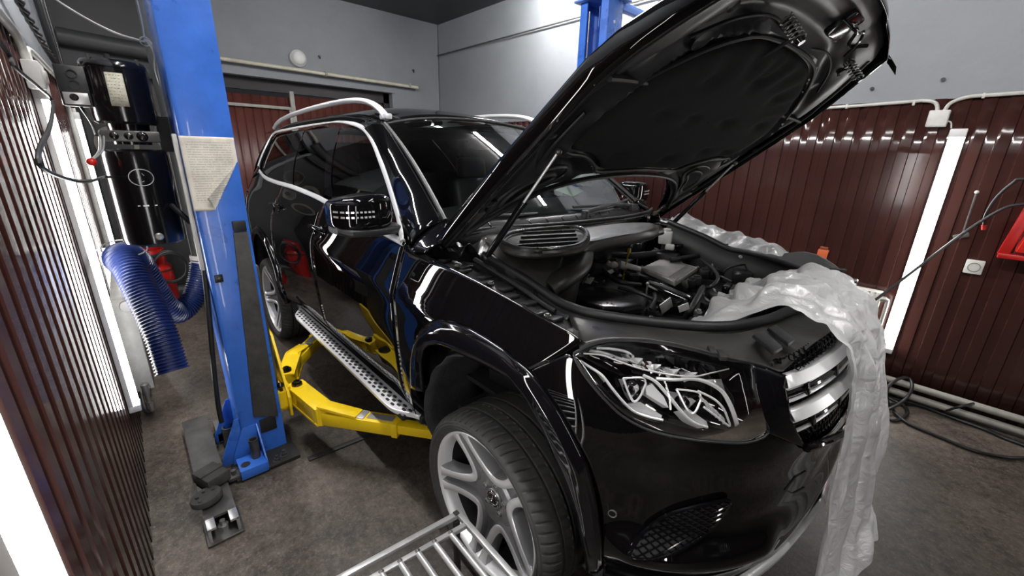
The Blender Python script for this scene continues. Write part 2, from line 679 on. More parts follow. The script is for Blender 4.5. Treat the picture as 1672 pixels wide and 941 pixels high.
# back wall with the gate opening (y -1.15 .. 1.47, up to z 2.49, 0.22 m deep)
GY0, GY1, GZ = -1.15, 1.47, 2.49
g = G()
g.box((XB - .12, (YL + GY0) / 2, ZC / 2), (.24, GY0 - YL, ZC))
g.box((XB - .12, (YR + GY1) / 2, ZC / 2), (.24, YR - GY1, ZC))
g.box((XB - .12, (GY0 + GY1) / 2, (ZC + GZ) / 2), (.24, GY1 - GY0, ZC - GZ))
wall_b = struct(g.build('wall_back', 'wall', smooth=0))


def ribs(axis_pts, depth, z0, z1):
    # profiled sheet: list of (along, height above sheet)
    pass


def clad(name, x0, x1, y, ny, z0, z1, parent, pitch=.11, dep=.0075, m='maroon'):
    prof = []
    x = x0
    while x < x1:
        for fx, d in ((0, 0), (.40, 0), (.44, 1), (.94, 1), (.965, .1), (.985, -.35)):
            prof.append((x + fx * pitch, d * dep))
        x += pitch
    prof.append((x, 0))
    zs = [z0 + (z1 - z0) * k / 6 for k in range(7)]
    P = [[V((a, y + ny * (.004 + d + .0025 * noise.noise(V((a * 3, z * 1.7, y)))), z)) for a, d in prof] for z in zs]
    g = G().grid(P)
    o = g.build(name, m, parent, smooth=20, recalc=False, solid=.003, soff=0)
    return struct(o)


clad('cladding', XB, XF_ - .1, YR, -1, .06, 2.085, wall_r)
clad('cladding', XB + .95, XF_ - .1, YL, 1, .0, 2.08, wall_l, dep=.012)
# front wall (behind the camera): the same cladding, plain
P = []
prof = []
y = YL + .05
while y < YR - .05:
    for fx, d in ((0, 0), (.40, 0), (.47, 1), (.53, 1), (.90, 1), (.95, 0)):
        prof.append((y + fx * .11, d * .011))
    y += .11
P = [[V((XF_ - .004 - d, a, z)) for a, d in prof] for z in (0.05, 1., 2.08)]
struct(G().grid(P).build('cladding', 'maroon', wall_f, smooth=20, solid=.003, soff=0))

# thin capping strip where paint meets the sheets
g = G().box(((XB + XF_) / 2, YR - .006, 2.094), (XF_ - XB - .1, .014, .022))
struct(g.build('trim_right', 'wall', smooth=0))
g = G().box(((XB + XF_) / 2 + .4, YL + .008, 2.09), (XF_ - XB - 1.0, .016, .02))
struct(g.build('trim_left', 'wall', smooth=0))

# ---- dark corner of the back-left: chimney-like dark panel behind the pump
g = G().box((XB + .03, (YL - 1.2) / 2, 1.8), (.05, -1.2 - YL, 3.4))
g.box((XB + .5, YL + .02, 1.05), (.9, .03, 2.1))
struct(g.build('wall_corner', 'walldark', smooth=0))

# ---- gate: two maroon boarded leaves in a steel frame
door = bpy.data.objects.new('door_1', None)
C.objects.link(door)
door.location = (XB - .1, .1, 0)
ORG[door.name] = V(door.location)
struct(door)
XD = XB - .16


def leaf(y0, y1, z1):
    prof = []
    y = y0
    p = .098
    while y < y1 - .01:
        for fx, d in ((0, 0), (.04, 0), (.10, 1), (.90, 1), (.96, 0)):
            if y + fx * p <= y1:
                prof.append((y + fx * p, d * .012))
        y += p
    prof.append((y1, 0))
    return G().grid([[V((XD + d, a, z)) for a, d in prof] for z in (.02, z1 * .5, z1)])


leaf(GY0, .08, 2.30).build('leaf', 'door_maroon', door, smooth=15, solid=.02, recalc=False)
leaf(.13, GY1, 2.33).build('leaf', 'door_maroon', door, smooth=15, solid=.02, recalc=False)
g = G().box((XD + .02, (GY0 + GY1) / 2, GZ - .07), (.06, GY1 - GY0, .14))
g.box((XD + .02, GY1 - .045, GZ / 2), (.06, .09, GZ))
g.box((XD + .02, GY0 + .04, GZ / 2), (.06, .08, GZ))
g.build('frame', mat('dark door frame', (.012, .008, .008), .5), door, smooth=0)
g = G().box((XD + .03, .105, 1.2), (.05, .05, 2.36), bev=.004)
g.build('meeting_stile', 'greypipe', door)
g = G().box((XD + .03, -.56, 2.17), (.035, 1.28, .035), bev=.003)
g.box((XD + .03, .07, 1.1), (.035, .035, 2.1), bev=.003)
g.build('rail', 'greypipe', door)
g = G().box((XB + .012, .35, 2.50), (.03, 2.3, .022))
struct(g.build('trim_1', 'wall', smooth=0))

# ---- curtain tube above the gate
t = thing('pipe_rail', 'pale horizontal tube fixed above the maroon gate', 'pipe', (XB + .08, .5, 2.6))
g = G().cyl((XB + .08, -1.5, 2.632), (XB + .08, 1.86, 2.598), .021, n=16)
g.build('tube', mat('cream painted tube', (.62, .58, .46), .4, vary=.2), t)
for y in (-1.2, .5, 1.72):
    G().box((XB + .04, y, 2.60), (.09, .02, .03), bev=.004).cyl((XB + .08, y - .012, 2.612), (XB + .08, y + .012, 2.612), .03, n=16).build('bracket', 'greypipe', t)
# ---- round bulkhead lamp over the gate (unlit)
t = thing('bulkhead_lamp', 'round white wall lamp above the gate', 'lamp', (XB + .01, .2, 2.76))
G().lathe([(0, 0), (.098, 0), (.10, .02), (.09, .035), (0, .035)], (XB + .001, .2, 2.76), (1, 0, 0), 40).build('base', 'lampbody', t)
G().lathe([(.086, .03), (.082, .055), (.062, .08), (.03, .094), (0, .097)], (XB + .001, .2, 2.76), (1, 0, 0), 40).build('diffuser', 'frost', t)

# ---- wall hooks / drilled anchors on the grey wall
hp_ = [(on(521, 92, 'x', XB), 0), (on(674, 115, 'x', XB), 0)]
for k, (p, _) in enumerate(hp_):
    g = G().cyl(p + V((-.005, 0, 0)), p + V((.03, 0, 0)), .012, n=12).cyl(p + V((.02, 0, 0)), p + V((.03, 0, -.03)), .008, n=10)
    single(g, 'wall_hook', 'cable', ('small dark hook on grey wall right of the round lamp', 'tiny dark hook near the grey room corner')[k], 'hook')
for k, (u, v) in enumerate(((1424, 145), (1540, 130))):
    p = on(u, v, 'y', YR)
    g = G().cyl(p + V((0, .004, 0)), p + V((0, -.006, 0)), .012, n=14).cyl(p + V((0, -.004, 0)), p + V((0, -.012, 0)), .006, n=10)
    single(g, 'wall_plug', 'cable', ('dark dowel in grey wall beside the hood tip', 'dark dowel in grey wall above the junction box')[k], 'plug')

# ---- steel wire strung along the right wall
g = G().tube([(XB + .01, YR - .02, 3.105), (-2.16, YR - .02, 3.105), (2.5, YR - .02, 3.11)], .009, 8)
single(g, 'wall_wire', 'darkpipe', 'thin dark conduit running level across the grey wall', 'wire')

# ================================================================== right wall fittings
# heating pipes along the floor
for k, z in enumerate((.155, .075)):
    pts = [(XB + .1, YR - .075, z), (-1, YR - .075, z), (3.2, YR - .075, z)]
    g = G().tube(pts, .024, 14)
    single(g, 'heating_pipe', 'greypipe', ('upper grey heating pipe along the right wall base', 'lower grey heating pipe along the right wall base')[k], 'pipe', group='heating pipes')
# surface conduit: two runs dropping into the junction box
jb = (on(1532, 193, 'y', YR - .03))
t = thing('cable_conduit', 'pale plastic conduit run left of the junction box', 'conduit', (0, YR - .03, 2.06))
yy = YR - .028
pts = cat([(-2.6, yy, 2.045), (-.2, yy, 2.06), (.50, yy, 2.075), (.60, yy, 2.078), (.665, yy, 2.06), (.69, yy, 2.0)], 6)
G().tube(pts, .0105, 10).build('conduit', 'dirtywhite', t)
for x in (-1.2, -.2, .2, .56):
    G().box((x, yy + .004, 2.066), (.014, .03, .03), bev=.003).build('clip', 'dirtywhite', t)
t = thing('cable_conduit', 'pale plastic conduit run right of the junction box', 'conduit', (1.2, YR - .03, 2.06))
pts = cat([(.715, yy, 2.0), (.735, yy, 2.055), (.80, yy, 2.085), (.90, yy, 2.09), (1.3, yy, 2.095), (3.0, yy, 2.1)], 6)
G().tube(pts, .0105, 10).build('conduit', 'dirtywhite', t)
for x in (.87, 1.3):
    G().box((x, yy + .004, 2.088), (.014, .03, .03), bev=.003).build('clip', 'dirtywhite', t)
t = thing('junction_box', 'square white junction box above the lit wall lamp', 'junction box', (.70, YR - .03, 1.92))
G().box((.70, YR - .03, 1.965), (.10, .05, .10), bev=.006).build('body', 'whitepl', t)
G().box((.70, YR - .057, 1.965), (.092, .008, .092), bev=.003).build('lid', 'whitepl', t)


def wall_lamp(x, y, ny, label, z0=.345, z1=1.9):
    t = thing('tube_lamp', label, 'lamp', (x, y, z0), 'vertical wall tube lamps')
    # flat LED batten: housing, glowing diffuser, end caps
    yc = y + ny * .022
    G().box((x, y + ny * .012, (z0 + z1) / 2), (.078, .022, z1 - z0), bev=.004).build('housing', 'lampbody', t)
    prof = [(-.036, .02), (-.034, .034), (-.022, .044), (0, .048), (.022, .044), (.034, .034), (.036, .02)]
    P = [[V((x + a, y + ny * d, z)) for a, d in prof] for z in (z0 + .035, (z0 + z1) / 2, z1 - .05)]
    G().grid(P).build('diffuser', 'led', t)
    for za, zb, nm in ((z0, z0 + .037, 'end_cap'), (z1 - .052, z1, 'end_cap')):
        G().box((x, y + ny * .026, (za + zb) / 2), (.08, .05, zb - za), bev=.005).build(nm, 'lampbody', t)
    return t


wall_lamp(.815, YR - .018, -1, 'lit tube lamp upright on the right wall under the junction box')
wall_lamp(2.85, YR - .018, -1, 'unseen tube lamp added on the right wall past the red reel to light the front')  # out of view: row carried on to brighten the hanging film
wall_lamp(2.29, YL + .018, 1, 'unseen tube lamp added on the left wall behind the camera to light the front')  # out of view, added at the row's spacing for more front light
wall_lamp(.265, YL + .018, 1, 'lit tube lamp on the left wall nearest the floor rack, bottom left corner')
wall_lamp(-1.72, YL + .018, 1, 'lit tube lamp on the left wall below the wall switch box')
wall_lamp(-3.78, YL + .018, 1, 'lit tube lamp on the left wall behind the blue hose hook')

# lamp lead from the junction box
g = G().tube(cat([(.745, YR - .03, 1.95), (.765, YR - .025, 1.94), (.775, YR - .03, 1.905)], 5), .004, 6)
single(g, 'lamp_lead', 'whitepl', 'short white lead from junction box to lamp', 'cord')

# socket
t = thing('power_socket', 'white wall socket on the maroon sheets right of the lamp', 'socket', (1.09, YR - .02, 1.01))
G().box((1.092, YR - .026, 1.056), (.084, .03, .088), bev=.005).build('frame', 'whitepl', t)
G().lathe([(.030, 0), (.030, .004), (.026, .004), (.024, -.008), (0, -.008)], (1.092, YR - .041, 1.056), (0, -1, 0), 28).build('cup', mat('socket cup grey', (.25, .25, .24), .5), t)
for s in (-1, 1):
    G().cyl((1.092 + s * .0095, YR - .0335, 1.056), (1.092 + s * .0095, YR - .036, 1.056), .004, n=10).build('hole', 'cable', t)

# T-shaped wall hook (rod with white tip on a dark foot)
t = wall_lamp(0, 0, 1, 'lit tube lamp upright on the back wall right of the gate')
t.location = (XB + .004, 1.86, 0)
t.rotation_euler = (0, 0, -PI / 2)
p0, p1 = on(1573, 380, 'y', YR - .05), on(1595, 314, 'y', YR - .05)
t = thing('wall_hook', 'dark rod hook with white tip on the maroon wall', 'hook', tuple(p0))
G().tube([p0, p0.lerp(p1, .5), p1], .006, 10).build('rod', 'steel', t)
G().ball(p1, .011).build('tip', 'whitepl', t)
pa, pb = on(1556, 388, 'y', YR - .03), on(1583, 383, 'y', YR - .03)
G().bar(pa, pb, .03, .014, up=(0, 1, 0), bev=.003).build('bracket', 'steel', t)

# red wall unit cut by the frame (hose reel bracket with drum)
t = thing('hose_reel', 'red wall mounted hose reel at the right edge', 'reel', (1.3, YR - .1, 1.15))
rx = 1.165
G().bar((rx + .02, YR - .12, 1.17), (rx + .055, YR - .12, 1.455), .05, .022, up=(0, 1, 0), bev=.003).build('arm', 'red', t)
G().box((1.36, YR - .12, 1.165), (.39, .06, .028), bev=.004).build('base', 'red', t)
G().box((1.40, YR - .12, 1.455), (.33, .06, .026), bev=.004).build('base', 'red', t)
G().box((1.40, YR - .03, 1.31), (.34, .03, .33), bev=.004).build('backplate', mat('dark red enamel', (.16, .012, .012), .5), t)
G().prism([(0, 0), (.30, 0), (.30, .235), (.045, .235)], .11, (1.225, YR - .05, 1.195), (1, 0, 0), (0, 0, 1), bev=.012).build('drum_cover', 'redpl', t)
G().cyl((1.36, YR - .18, 1.31), (1.36, YR - .03, 1.31), .035, n=20).build('axle', 'steel', t)

# air hose: from the reel sagging left to the floor behind the car; second hose with red end
pts = [on(1672, 333, 'y', 2.1), on(1640, 340, 'y', 2.1), on(1592, 368, 'y', 2.08), on(1545, 402, 'y', 2.0), on(1490, 444, 'y', 1.86), on(1440, 482, 'y', 1.7), on(1418, 497, 'y', 1.62), V((.50, 1.45, .55)), V((.52, 1.5, .05)), V((.62, 1.62, .02)), V((.86, 1.80, .016))]
g = G().tube(cat(pts, 6), .0085, 10)
single(g, 'air_hose', 'cable', 'thin black air hose stretched from the red reel behind the car', 'hose')
pts = [on(1672, 292, 'y', 2.16), on(1655, 298, 'y', 2.16), on(1628, 322, 'y', 2.16), on(1610, 350, 'y', 2.16), on(1607, 368, 'y', 2.17)]
t = thing('air_hose', 'short black hose end with red tip hanging on the wall', 'hose', tuple(pts[-1]))
pts = [pts[0] + V((.2, .02, .03))] + pts
G().tube(cat(pts, 6), .0085, 10).build('hose', 'cable', t)
G().cyl(pts[-1], pts[-1] + V((.004, 0, -.028)), .012, .01, 14).build('end_cap', 'redpl', t)

# coiled black cable on the floor by the right wall
Z = .014
pts = [on(1672, 748, 'z', Z), on(1640, 747, 'z', Z), on(1590, 736, 'z', Z), on(1530, 712, 'z', Z), on(1480, 690, 'z', Z), on(1456, 667, 'z', .03), on(1447, 648, 'z', .10), on(1452, 630, 'z', .16), on(1470, 618, 'z', .2), on(1485, 619, 'z', .2), on(1489, 634, 'z', .16), on(1478, 652, 'z', .09), on(1452, 668, 'z', .04), on(1425, 672, 'z', .02), V((.45, 1.4, .014))]
g = G().tube(cat(pts, 8), .0105, 10)
single(g, 'floor_cable', 'cable', 'thick black cable looped on the floor by the heating pipes', 'cable')
pts = [on(1425, 640, 'z', Z), on(1455, 652, 'z', Z), on(1478, 665, 'z', Z), on(1480, 678, 'z', Z), on(1460, 687, 'z', Z), on(1424, 680, 'z', Z)]
g = G().tube(cat([V((.6, 1.7, Z))] + pts + [V((.55, 1.2, Z))], 8), .0105, 10)
single(g, 'floor_cable', 'cable', 'short black cable bend lying beside the plastic sheet', 'cable')
pts = [on(1480, 660, 'z', Z), on(1530, 672, 'z', Z), on(1565, 665, 'y', 2.12), on(1590, 659, 'y', 2.19)]
g = G().tube(cat([V((.75, 1.85, Z))] + pts, 8), .008, 8)
single(g, 'floor_cable', 'cable', 'thin black cable rising over the heating pipes', 'cable')
pts = [on(1430, 645, 'z', Z), on(1500, 662, 'z', Z), on(1560, 684, 'z', Z), on(1610, 702, 'z', Z), on(1672, 727, 'z', Z)]
g = G().tube(cat([V((.5, 1.9, Z))] + pts + [pts[-1] + V((.6, 0, 0))], 8), .012, 8)
single(g, 'floor_cable', 'cable', 'black cable lying straight along the right wall base', 'cable')

# white radiator on the right wall behind the masked fender
def radiator(name_label, x0, x1, y, ny, z0, z1):
    t = thing('radiator', name_label, 'radiator', ((x0 + x1) / 2, y, z0))
    yc = y + ny * .06
    P = []
    prof = []
    n = int((x1 - x0) / .033)
    for k in range(n):
        a = x0 + (x1 - x0) * k / n
        w = (x1 - x0) / n
        prof += [(a, 0), (a + w * .3, 0), (a + w * .42, .008), (a + w * .85, .008)]
    prof.append((x1, 0))
    for s, nm in ((1, 'front_panel'), (-1, 'rear_panel')):
        P = [[V((a, yc + s * ny * (.035 + d), z)) for a, d in prof] for z in (z0, z1)]
        G().grid(P).build(nm, 'dirtywhite', t, smooth=20, solid=.006, soff=0)
    G().box(((x0 + x1) / 2, yc, z1 - .005), (x1 - x0, .085, .012), bev=.003).build('top_grille', 'dirtywhite', t)
    for x in (x0, x1):
        G().box((x, yc, (z0 + z1) / 2), (.008, .085, z1 - z0), bev=.002).build('side_panel', 'dirtywhite', t)
    g = G()
    k = x0 + .05
    while k < x1 - .03:
        g.box((k, yc, (z0 + z1) / 2), (.004, .05, z1 - z0 - .04))
        k += .05
    g.build('fins', 'dirtywhite', t, smooth=0)
    return t, yc


t, yc = radiator('white panel radiator on the right wall behind the masked fender', -.55, .70, YR - .02, -1, .34, .79)
G().tube(cat([(.705, yc, .74), (.735, yc, .74), (.745, yc, .70), (.745, yc, .34), (.745, yc + .02, .23)], 5), .012, 10).build('pipe', 'dirtywhite', t)
G().cyl((.70, yc, .74), (.735, yc, .74), .02, n=14).build('valve', 'zinc', t)
t, yc = radiator('white ribbed radiator on the left wall under the blue hose', -3.25, -2.2, YL + .02, 1, .22, .82)
G().cyl((-2.2, yc, .25), (-2.16, yc, .25), .022, n=14).cyl((-2.17, yc, .27), (-2.17, yc, .20), .02, n=14).build('valve', 'zinc', t)
G().tube(cat([(-2.17, yc, .22), (-2.17, yc, .12), (-2.18, yc, .08), (-2.24, yc - .03, .075), (-2.5, YL + .04, .075)], 6), .013, 12).build('pipe', 'zinc', t)
G().cyl((-2.172, yc, .15), (-2.172, yc, .10), .021, n=8).build('pipe_nut', 'zinc', t)
G().lathe([(0, 0), (.03, 0), (.034, .012), (.03, .03), (0, .034)], (-2.2, yc + .02, .78), (1, 0, 0), 24).build('air_valve', 'whitepl', t)

# orange object hung on the right wall
p = on(1341, 418, 'y', YR - .05)
t = thing('scraper', 'orange plastic scraper hung on the maroon wall behind the car', 'scraper', tuple(p))
G().prism([(-.035, -.075), (.03, -.075), (.038, .05), (-.03, .05)], .022, (p.x, YR - .03, p.z), (1, 0, 0), (0, 0, 1), bev=.004).build('blade', 'orange', t)
G().box((p.x + .004, YR - .041, p.z + .06), (.05, .02, .025), bev=.004).build('handle', mat('brown plastic', (.25, .05, .02), .5), t)
# ================================================================== the car: body surface
# x forward from the front axle, y to the car's left, z up; body raised on the lift so the springs hang
W_side = spl([(.20, .78), (.35, .83), (.47, .868), (.58, .915), (.70, .950), (.85, .966), (1.0, .968), (1.08, .966), (1.14, .957), (1.22, .933), (1.31, .900), (1.37, .868), (1.5, .818), (1.65, .742), (1.78, .655), (1.86, .585), (1.93, .47)])
W_arch = spl([(.20, .88), (.35, .915), (.47, .938), (.58, .950), (.70, .960), (.85, .967), (1.0, .968), (1.12, .962), (1.22, .945), (1.31, .915), (1.37, .880), (1.5, .825), (1.65, .745), (1.78, .655), (1.86, .585), (1.93, .47)])
XFz = spl([(.20, .775), (.35, .838), (.45, .866), (.52, .877), (.6, .887), (.7, .895), (.85, .891), (1.0, .870), (1.1, .84), (1.2, .78), (1.3, .66), (1.5, .4), (2., .2)])
XRz = spl([(.2, -4.1), (.4, -4.22), (.6, -4.26), (.9, -4.26), (1.2, -4.24), (1.5, -4.2), (1.75, -4.14), (1.95, -4.05)])
X1, NF = .10, 2.7
X2, NR = -3.3, 3.0


def Wz(x, z):
    k = max(sstep(-.75, -.35, x), sstep(-2.2, -2.6, x))
    return (W_side(z) + .07 * sstep(.80, .45, z) * k - .024 * sstep(.15, .45, x) * sstep(1.14, .80, z)) * (1 - .012 * ((x + 1.45) / 1.6) ** 2 if x > -3.6 else .9785)


def Fs(p, off=0):
    x, y, z = p
    w = Wz(x, z) + off
    y = abs(y)
    if x > X1:
        xf = XFz(z) + off
        return ((x - X1) / max(xf - X1, .05)) ** NF + (y / w) ** NF - 1
    if x < X2:
        xr = XRz(z) - off
        return ((X2 - x) / (X2 - xr)) ** NR + (y / w) ** NR - 1
    return y / w - 1


# arc tables (reference section) -> uniform parameter s, 0 at the nose centre, growing along the right side to the tail centre
def arc(a, w, n):
    N = 240
    th = [PI / 2 * k / N for k in range(N + 1)]
    pts = [(a * math.cos(t) ** (2 / n), w * math.sin(t) ** (2 / n)) for t in th]
    L = [0]
    for p, q in zip(pts, pts[1:]):
        L.append(L[-1] + math.hypot(p[0] - q[0], p[1] - q[1]))
    return th, L


THF, LF = arc(.9 - X1, .965, NF)
THR, LR = arc(X2 + 4.25, .965, NR)
L0 = LF[-1]
L1 = L0 + X1 - X2
LT = L1 + LR[-1]


def lut(xs, ys, x):
    if x <= xs[0]:
        return ys[0]
    if x >= xs[-1]:
        return ys[-1]
    i = bisect_right(xs, x) - 1
    return ys[i] + (ys[i + 1] - ys[i]) * (x - xs[i]) / max(xs[i + 1] - xs[i], 1e-12)


def S0(s, z):
    sg = -1 if s >= 0 else 1
    s = abs(s)
    if s < L0:
        th = lut(LF, THF, s)
        c, q = max(math.cos(th), 0) ** (2 / NF), math.sin(th) ** (2 / NF)
        x = X1 + (XFz(z) - X1) * c
        return V((x, sg * Wz(x, z) * q, z))
    if s <= L1:
        x = X1 - (s - L0)
        return V((x, sg * Wz(x, z), z))
    th = lut(LR, THR, LT - s)
    c, q = max(math.cos(th), 0) ** (2 / NR), math.sin(th) ** (2 / NR)
    x = X2 + (XRz(z) - X2) * c
    return V((x, sg * Wz(x, z) * q, z))


def Sn(s, z):
    e = .012
    a = S0(s + e, z) - S0(s - e, z)
    b = S0(s, z + e) - S0(s, z - e)
    n = a.cross(b)
    n.normalize()
    p = S0(s, z)
    if n.dot(p - V((max(-2.9, min(.1, p.x)), 0, z))) < 0:
        n = -n
    return n


def S(s, z, off=0):
    return S0(s, z) + Sn(s, z) * off if off else S0(s, z)


def inv(p):
    x, y, z = p
    sg = 1 if y <= 0 else -1
    if x > X1:
        c = min(1, (x - X1) / (XFz(z) - X1)) ** (NF / 2)
        s = lut(THF, LF, math.acos(min(1, c)))
    elif x >= X2:
        s = L0 + X1 - x
    else:
        c = min(1, (X2 - x) / (X2 - XRz(z))) ** (NR / 2)
        s = LT - lut(THR, LR, math.acos(min(1, c)))
    return (sg * s, z)


def hit(u, v, off=0, t0=.45, t1=8.):
    d = ray(u, v)
    n = 420
    prev = 1
    for k in range(n):
        t = t0 + (t1 - t0) * (k / (n - 1)) ** 1.6
        c = Fs(CAM + d * t, off)
        if prev > 0 and c <= 0 and k:
            a, b = tp, t
            for _ in range(32):
                m = (a + b) / 2
                if Fs(CAM + d * m, off) > 0:
                    a = m
                else:
                    b = m
            return CAM + d * b
        prev, tp = c, t
    raise ValueError('no hit %s %s' % (u, v))


def tr(pts, off=0):
    return [inv(hit(*p, off)) for p in pts]


def sx(x, z):
    return (L0 + X1 - x, z)


def coons(T, B, N, Mr, L=None, R=None):
    T, B = resamp(T, N + 1), resamp(B, N + 1)
    L = resamp(L if L else [T[0], B[0]], Mr + 1)
    R = resamp(R if R else [T[-1], B[-1]], Mr + 1)
    out = []
    for i in range(Mr + 1):
        v = i / Mr
        row = []
        for j in range(N + 1):
            u = j / N
            row.append(tuple((1 - v) * T[j][k] + v * B[j][k] + (1 - u) * L[i][k] + u * R[i][k]
                             - ((1 - u) * (1 - v) * T[0][k] + u * (1 - v) * T[-1][k] + (1 - u) * v * B[0][k] + u * v * B[-1][k]) for k in range(len(T[0]))))
        out.append(row)
    return out


def panel(name, T, B, m, parent, L=None, R=None, N=40, Mr=14, off=0., prof=None, thick=.004, both=True, smooth=40):
    Q = coons(T, B, N, Mr, L, R)
    P = [[S(q[0], q[1], off + (prof(j / N, i / Mr, q) if prof else 0)) for j, q in enumerate(row)] for i, row in enumerate(Q)]
    g = G().grid(P)
    # outward orientation
    i, j = Mr // 2, N // 2
    nn = (P[i][j + 1] - P[i][j]).cross(P[i + 1][j] - P[i][j])
    if nn.dot(Sn(*Q[i][j])) < 0:
        g.flip()
    outs = [g.build(name, m, parent, smooth=smooth, recalc=False, solid=thick)]
    if both:
        outs.append(g.mirror().build(name, m, parent, smooth=smooth, recalc=False, solid=thick))
    return outs


def strip3(A, B, N, Mr, bulge=0., bdir=None):
    A, B = resamp(A, N + 1), resamp(B, N + 1)
    P = []
    for i in range(Mr + 1):
        v = i / Mr
        P.append([V(A[j]).lerp(V(B[j]), v) + (V(bdir(j / N)) * bulge * 4 * v * (1 - v) if bdir else V()) for j in range(N + 1)])
    return P


def two(g, name, m, parent, mir=True, **kw):
    a = g.build(name, m, parent, **kw)
    if not mir:
        return [a]
    return [a, g.mirror().build(name, m, parent, **kw)]


car = thing('suv', 'large black glossy off-road car with its hood raised, parked between the blue lift posts', 'car', (-1.6, 0, 0))

# ------------------------------------------------------------------ outlines read off the car
px_ft = [(664, 400), (675, 405.5), (706, 422), (742, 440), (780, 459.5), (818.6, 481), (857, 502.4), (895, 523), (933, 543), (952, 557)]
FT = tr(px_ft)                                                     # fender top line, back to front
px_out = [(671, 628), (670.4, 605), (671.5, 585), (675.7, 564), (683, 546), (693, 533), (702.5, 525.5), (716.5, 521.5), (737, 524.5), (767.5, 535.6), (798, 553.5), (829, 574), (851.7, 594), (864.5, 604.5)]
px_out2 = [(864.5, 604.5), (885, 630), (914.6, 671.7), (934, 706), (958.8, 755), (971, 800), (979, 840), (984, 880), (987, 925)]
px_in = [(689, 640), (687, 622), (686, 592), (689.7, 574), (698.7, 565.5), (716.5, 565), (734.4, 572), (760, 584), (793, 599.4), (818.6, 613), (836, 622.6), (860.7, 657), (885, 706), (905, 755), (924.5, 800), (940, 848), (951, 900), (954, 930)]
OUT = tr(px_out)
OUT2 = tr(px_out2)
INN = tr(px_in, .012)
BELT = tr([(660, 397), (636, 384), (600, 365), (569, 348), (536.5, 331.8), (520, 323), (502, 315), (476.5, 305), (449.7, 297.3), (433, 289.7), (424, 279)])
TOPL = tr([(660, 395.5), (651, 346), (637, 300), (622, 259), (609, 228.5), (594, 210.6), (573.5, 203), (550.5, 200.4), (522.4, 204), (497, 208), (471.4, 213), (451, 218), (443, 227), (433, 247.6), (424, 272)])
zb = lambda s: lut([p[0] for p in BELT], [p[1] for p in BELT], s)


def crease(u, v, q):
    s, z = q
    x = X1 - (s - L0)
    zc = 1.105 - .045 * (x + .54)
    d = z - zc
    c = .005 * math.exp(-(d / .06) ** 2) if d < 0 else .005 * math.exp(-(d / .025) ** 2)
    zl = .78 + .02 * (x + 1.5)
    c2 = -.004 * math.exp(-((z - zl) / .07) ** 2) * sstep(-.5, -.75, x) * sstep(-2.6, -2.3, x)
    c3 = .006 * math.exp(-((z - .635) / .045) ** 2) * sstep(-.5, -.75, x) * sstep(-2.6, -2.3, x)
    return c + c2 + c3


S_FD, S_MD, S_RD = sx(-.565, 0)[0], sx(-1.605, 0)[0], sx(-2.56, 0)[0]
ZS = .53
e = .0022
# front fender (above the arch, behind the bumper seam)
T = [(S_FD - e, 1.312)] + FT[1:]
B = [(S_FD - e, ZS), (OUT[0][0] + .012, ZS)] + OUT
panel('front_fender', T, B, 'paint', car, L=[T[0], (S_FD - e, 1.1), (S_FD - e, .8), B[0]], N=56, Mr=26, prof=crease)


def flareprof(u, v, q):
    return .004 + .018 * sstep(0, .35, v) - .012 * sstep(.75, 1, v)


T = OUT + OUT2[1:]
panel('arch_trim', T, INN, 'gloss', car, N=70, Mr=10, prof=flareprof, thick=.03)
# doors
bl = [(S_FD + e, 1.318)] + [p for p in BELT if S_FD + .05 < p[0] < S_MD - .05] + [(S_MD - e, zb(S_MD))]
fdoor = panel('front_door', bl, [(S_FD + e, ZS), (S_MD - e, ZS)], 'paint', car, N=30, Mr=34, prof=crease)
# rear door with the wheel arch bite
bl = [(S_MD + e, zb(S_MD))] + [p for p in BELT if S_MD + .05 < p[0] < S_RD - .05] + [(S_RD, zb(S_RD))]
ARX, ARZ, ARR = -3.03, .50, .52


def arcpt(a):
    return sx(ARX + ARR * math.cos(a), ARZ + ARR * math.sin(a) * 1.04)


a1 = 0.06
rd_R = [(S_RD, zb(S_RD)), (S_RD, .90)] + [arcpt(a) for a in (.62, .5, .38, .25, .12, .04)]
rdoor = panel('rear_door', bl, [(S_MD + e, ZS), (arcpt(.04)[0], ZS)], 'paint', car, R=rd_R, N=30, Mr=34, prof=crease)
# rear quarter above and behind the rear wheel
s_end = L1 + .35
T = [(S_RD + .004, zb(S_RD))] + [p for p in BELT if S_RD + .05 < p[0] < s_end - .1] + [(s_end, zb(BELT[-1][0]) - .02)]
B = [arcpt(a) for a in (.60, .8, 1., 1.25, 1.5, 1.75, 2., 2.3, 2.6, 2.9, 3.1)] + [(arcpt(PI)[0] + .01, .5), (s_end, .5)]
panel('rear_quarter_panel', T, B, 'paint', car, L=[T[0], (T[0][0], 1.1), B[0]], N=60, Mr=24, prof=crease)
arc2 = lambda r: [sx(ARX + r * math.cos(a), ARZ + r * math.sin(a) * 1.04) for a in [(-.02 + 3.18 * k / 24) for k in range(25)]]
panel('arch_trim', arc2(ARR), arc2(ARR - .07), 'gloss', car, N=50, Mr=8, prof=flareprof, thick=.03)
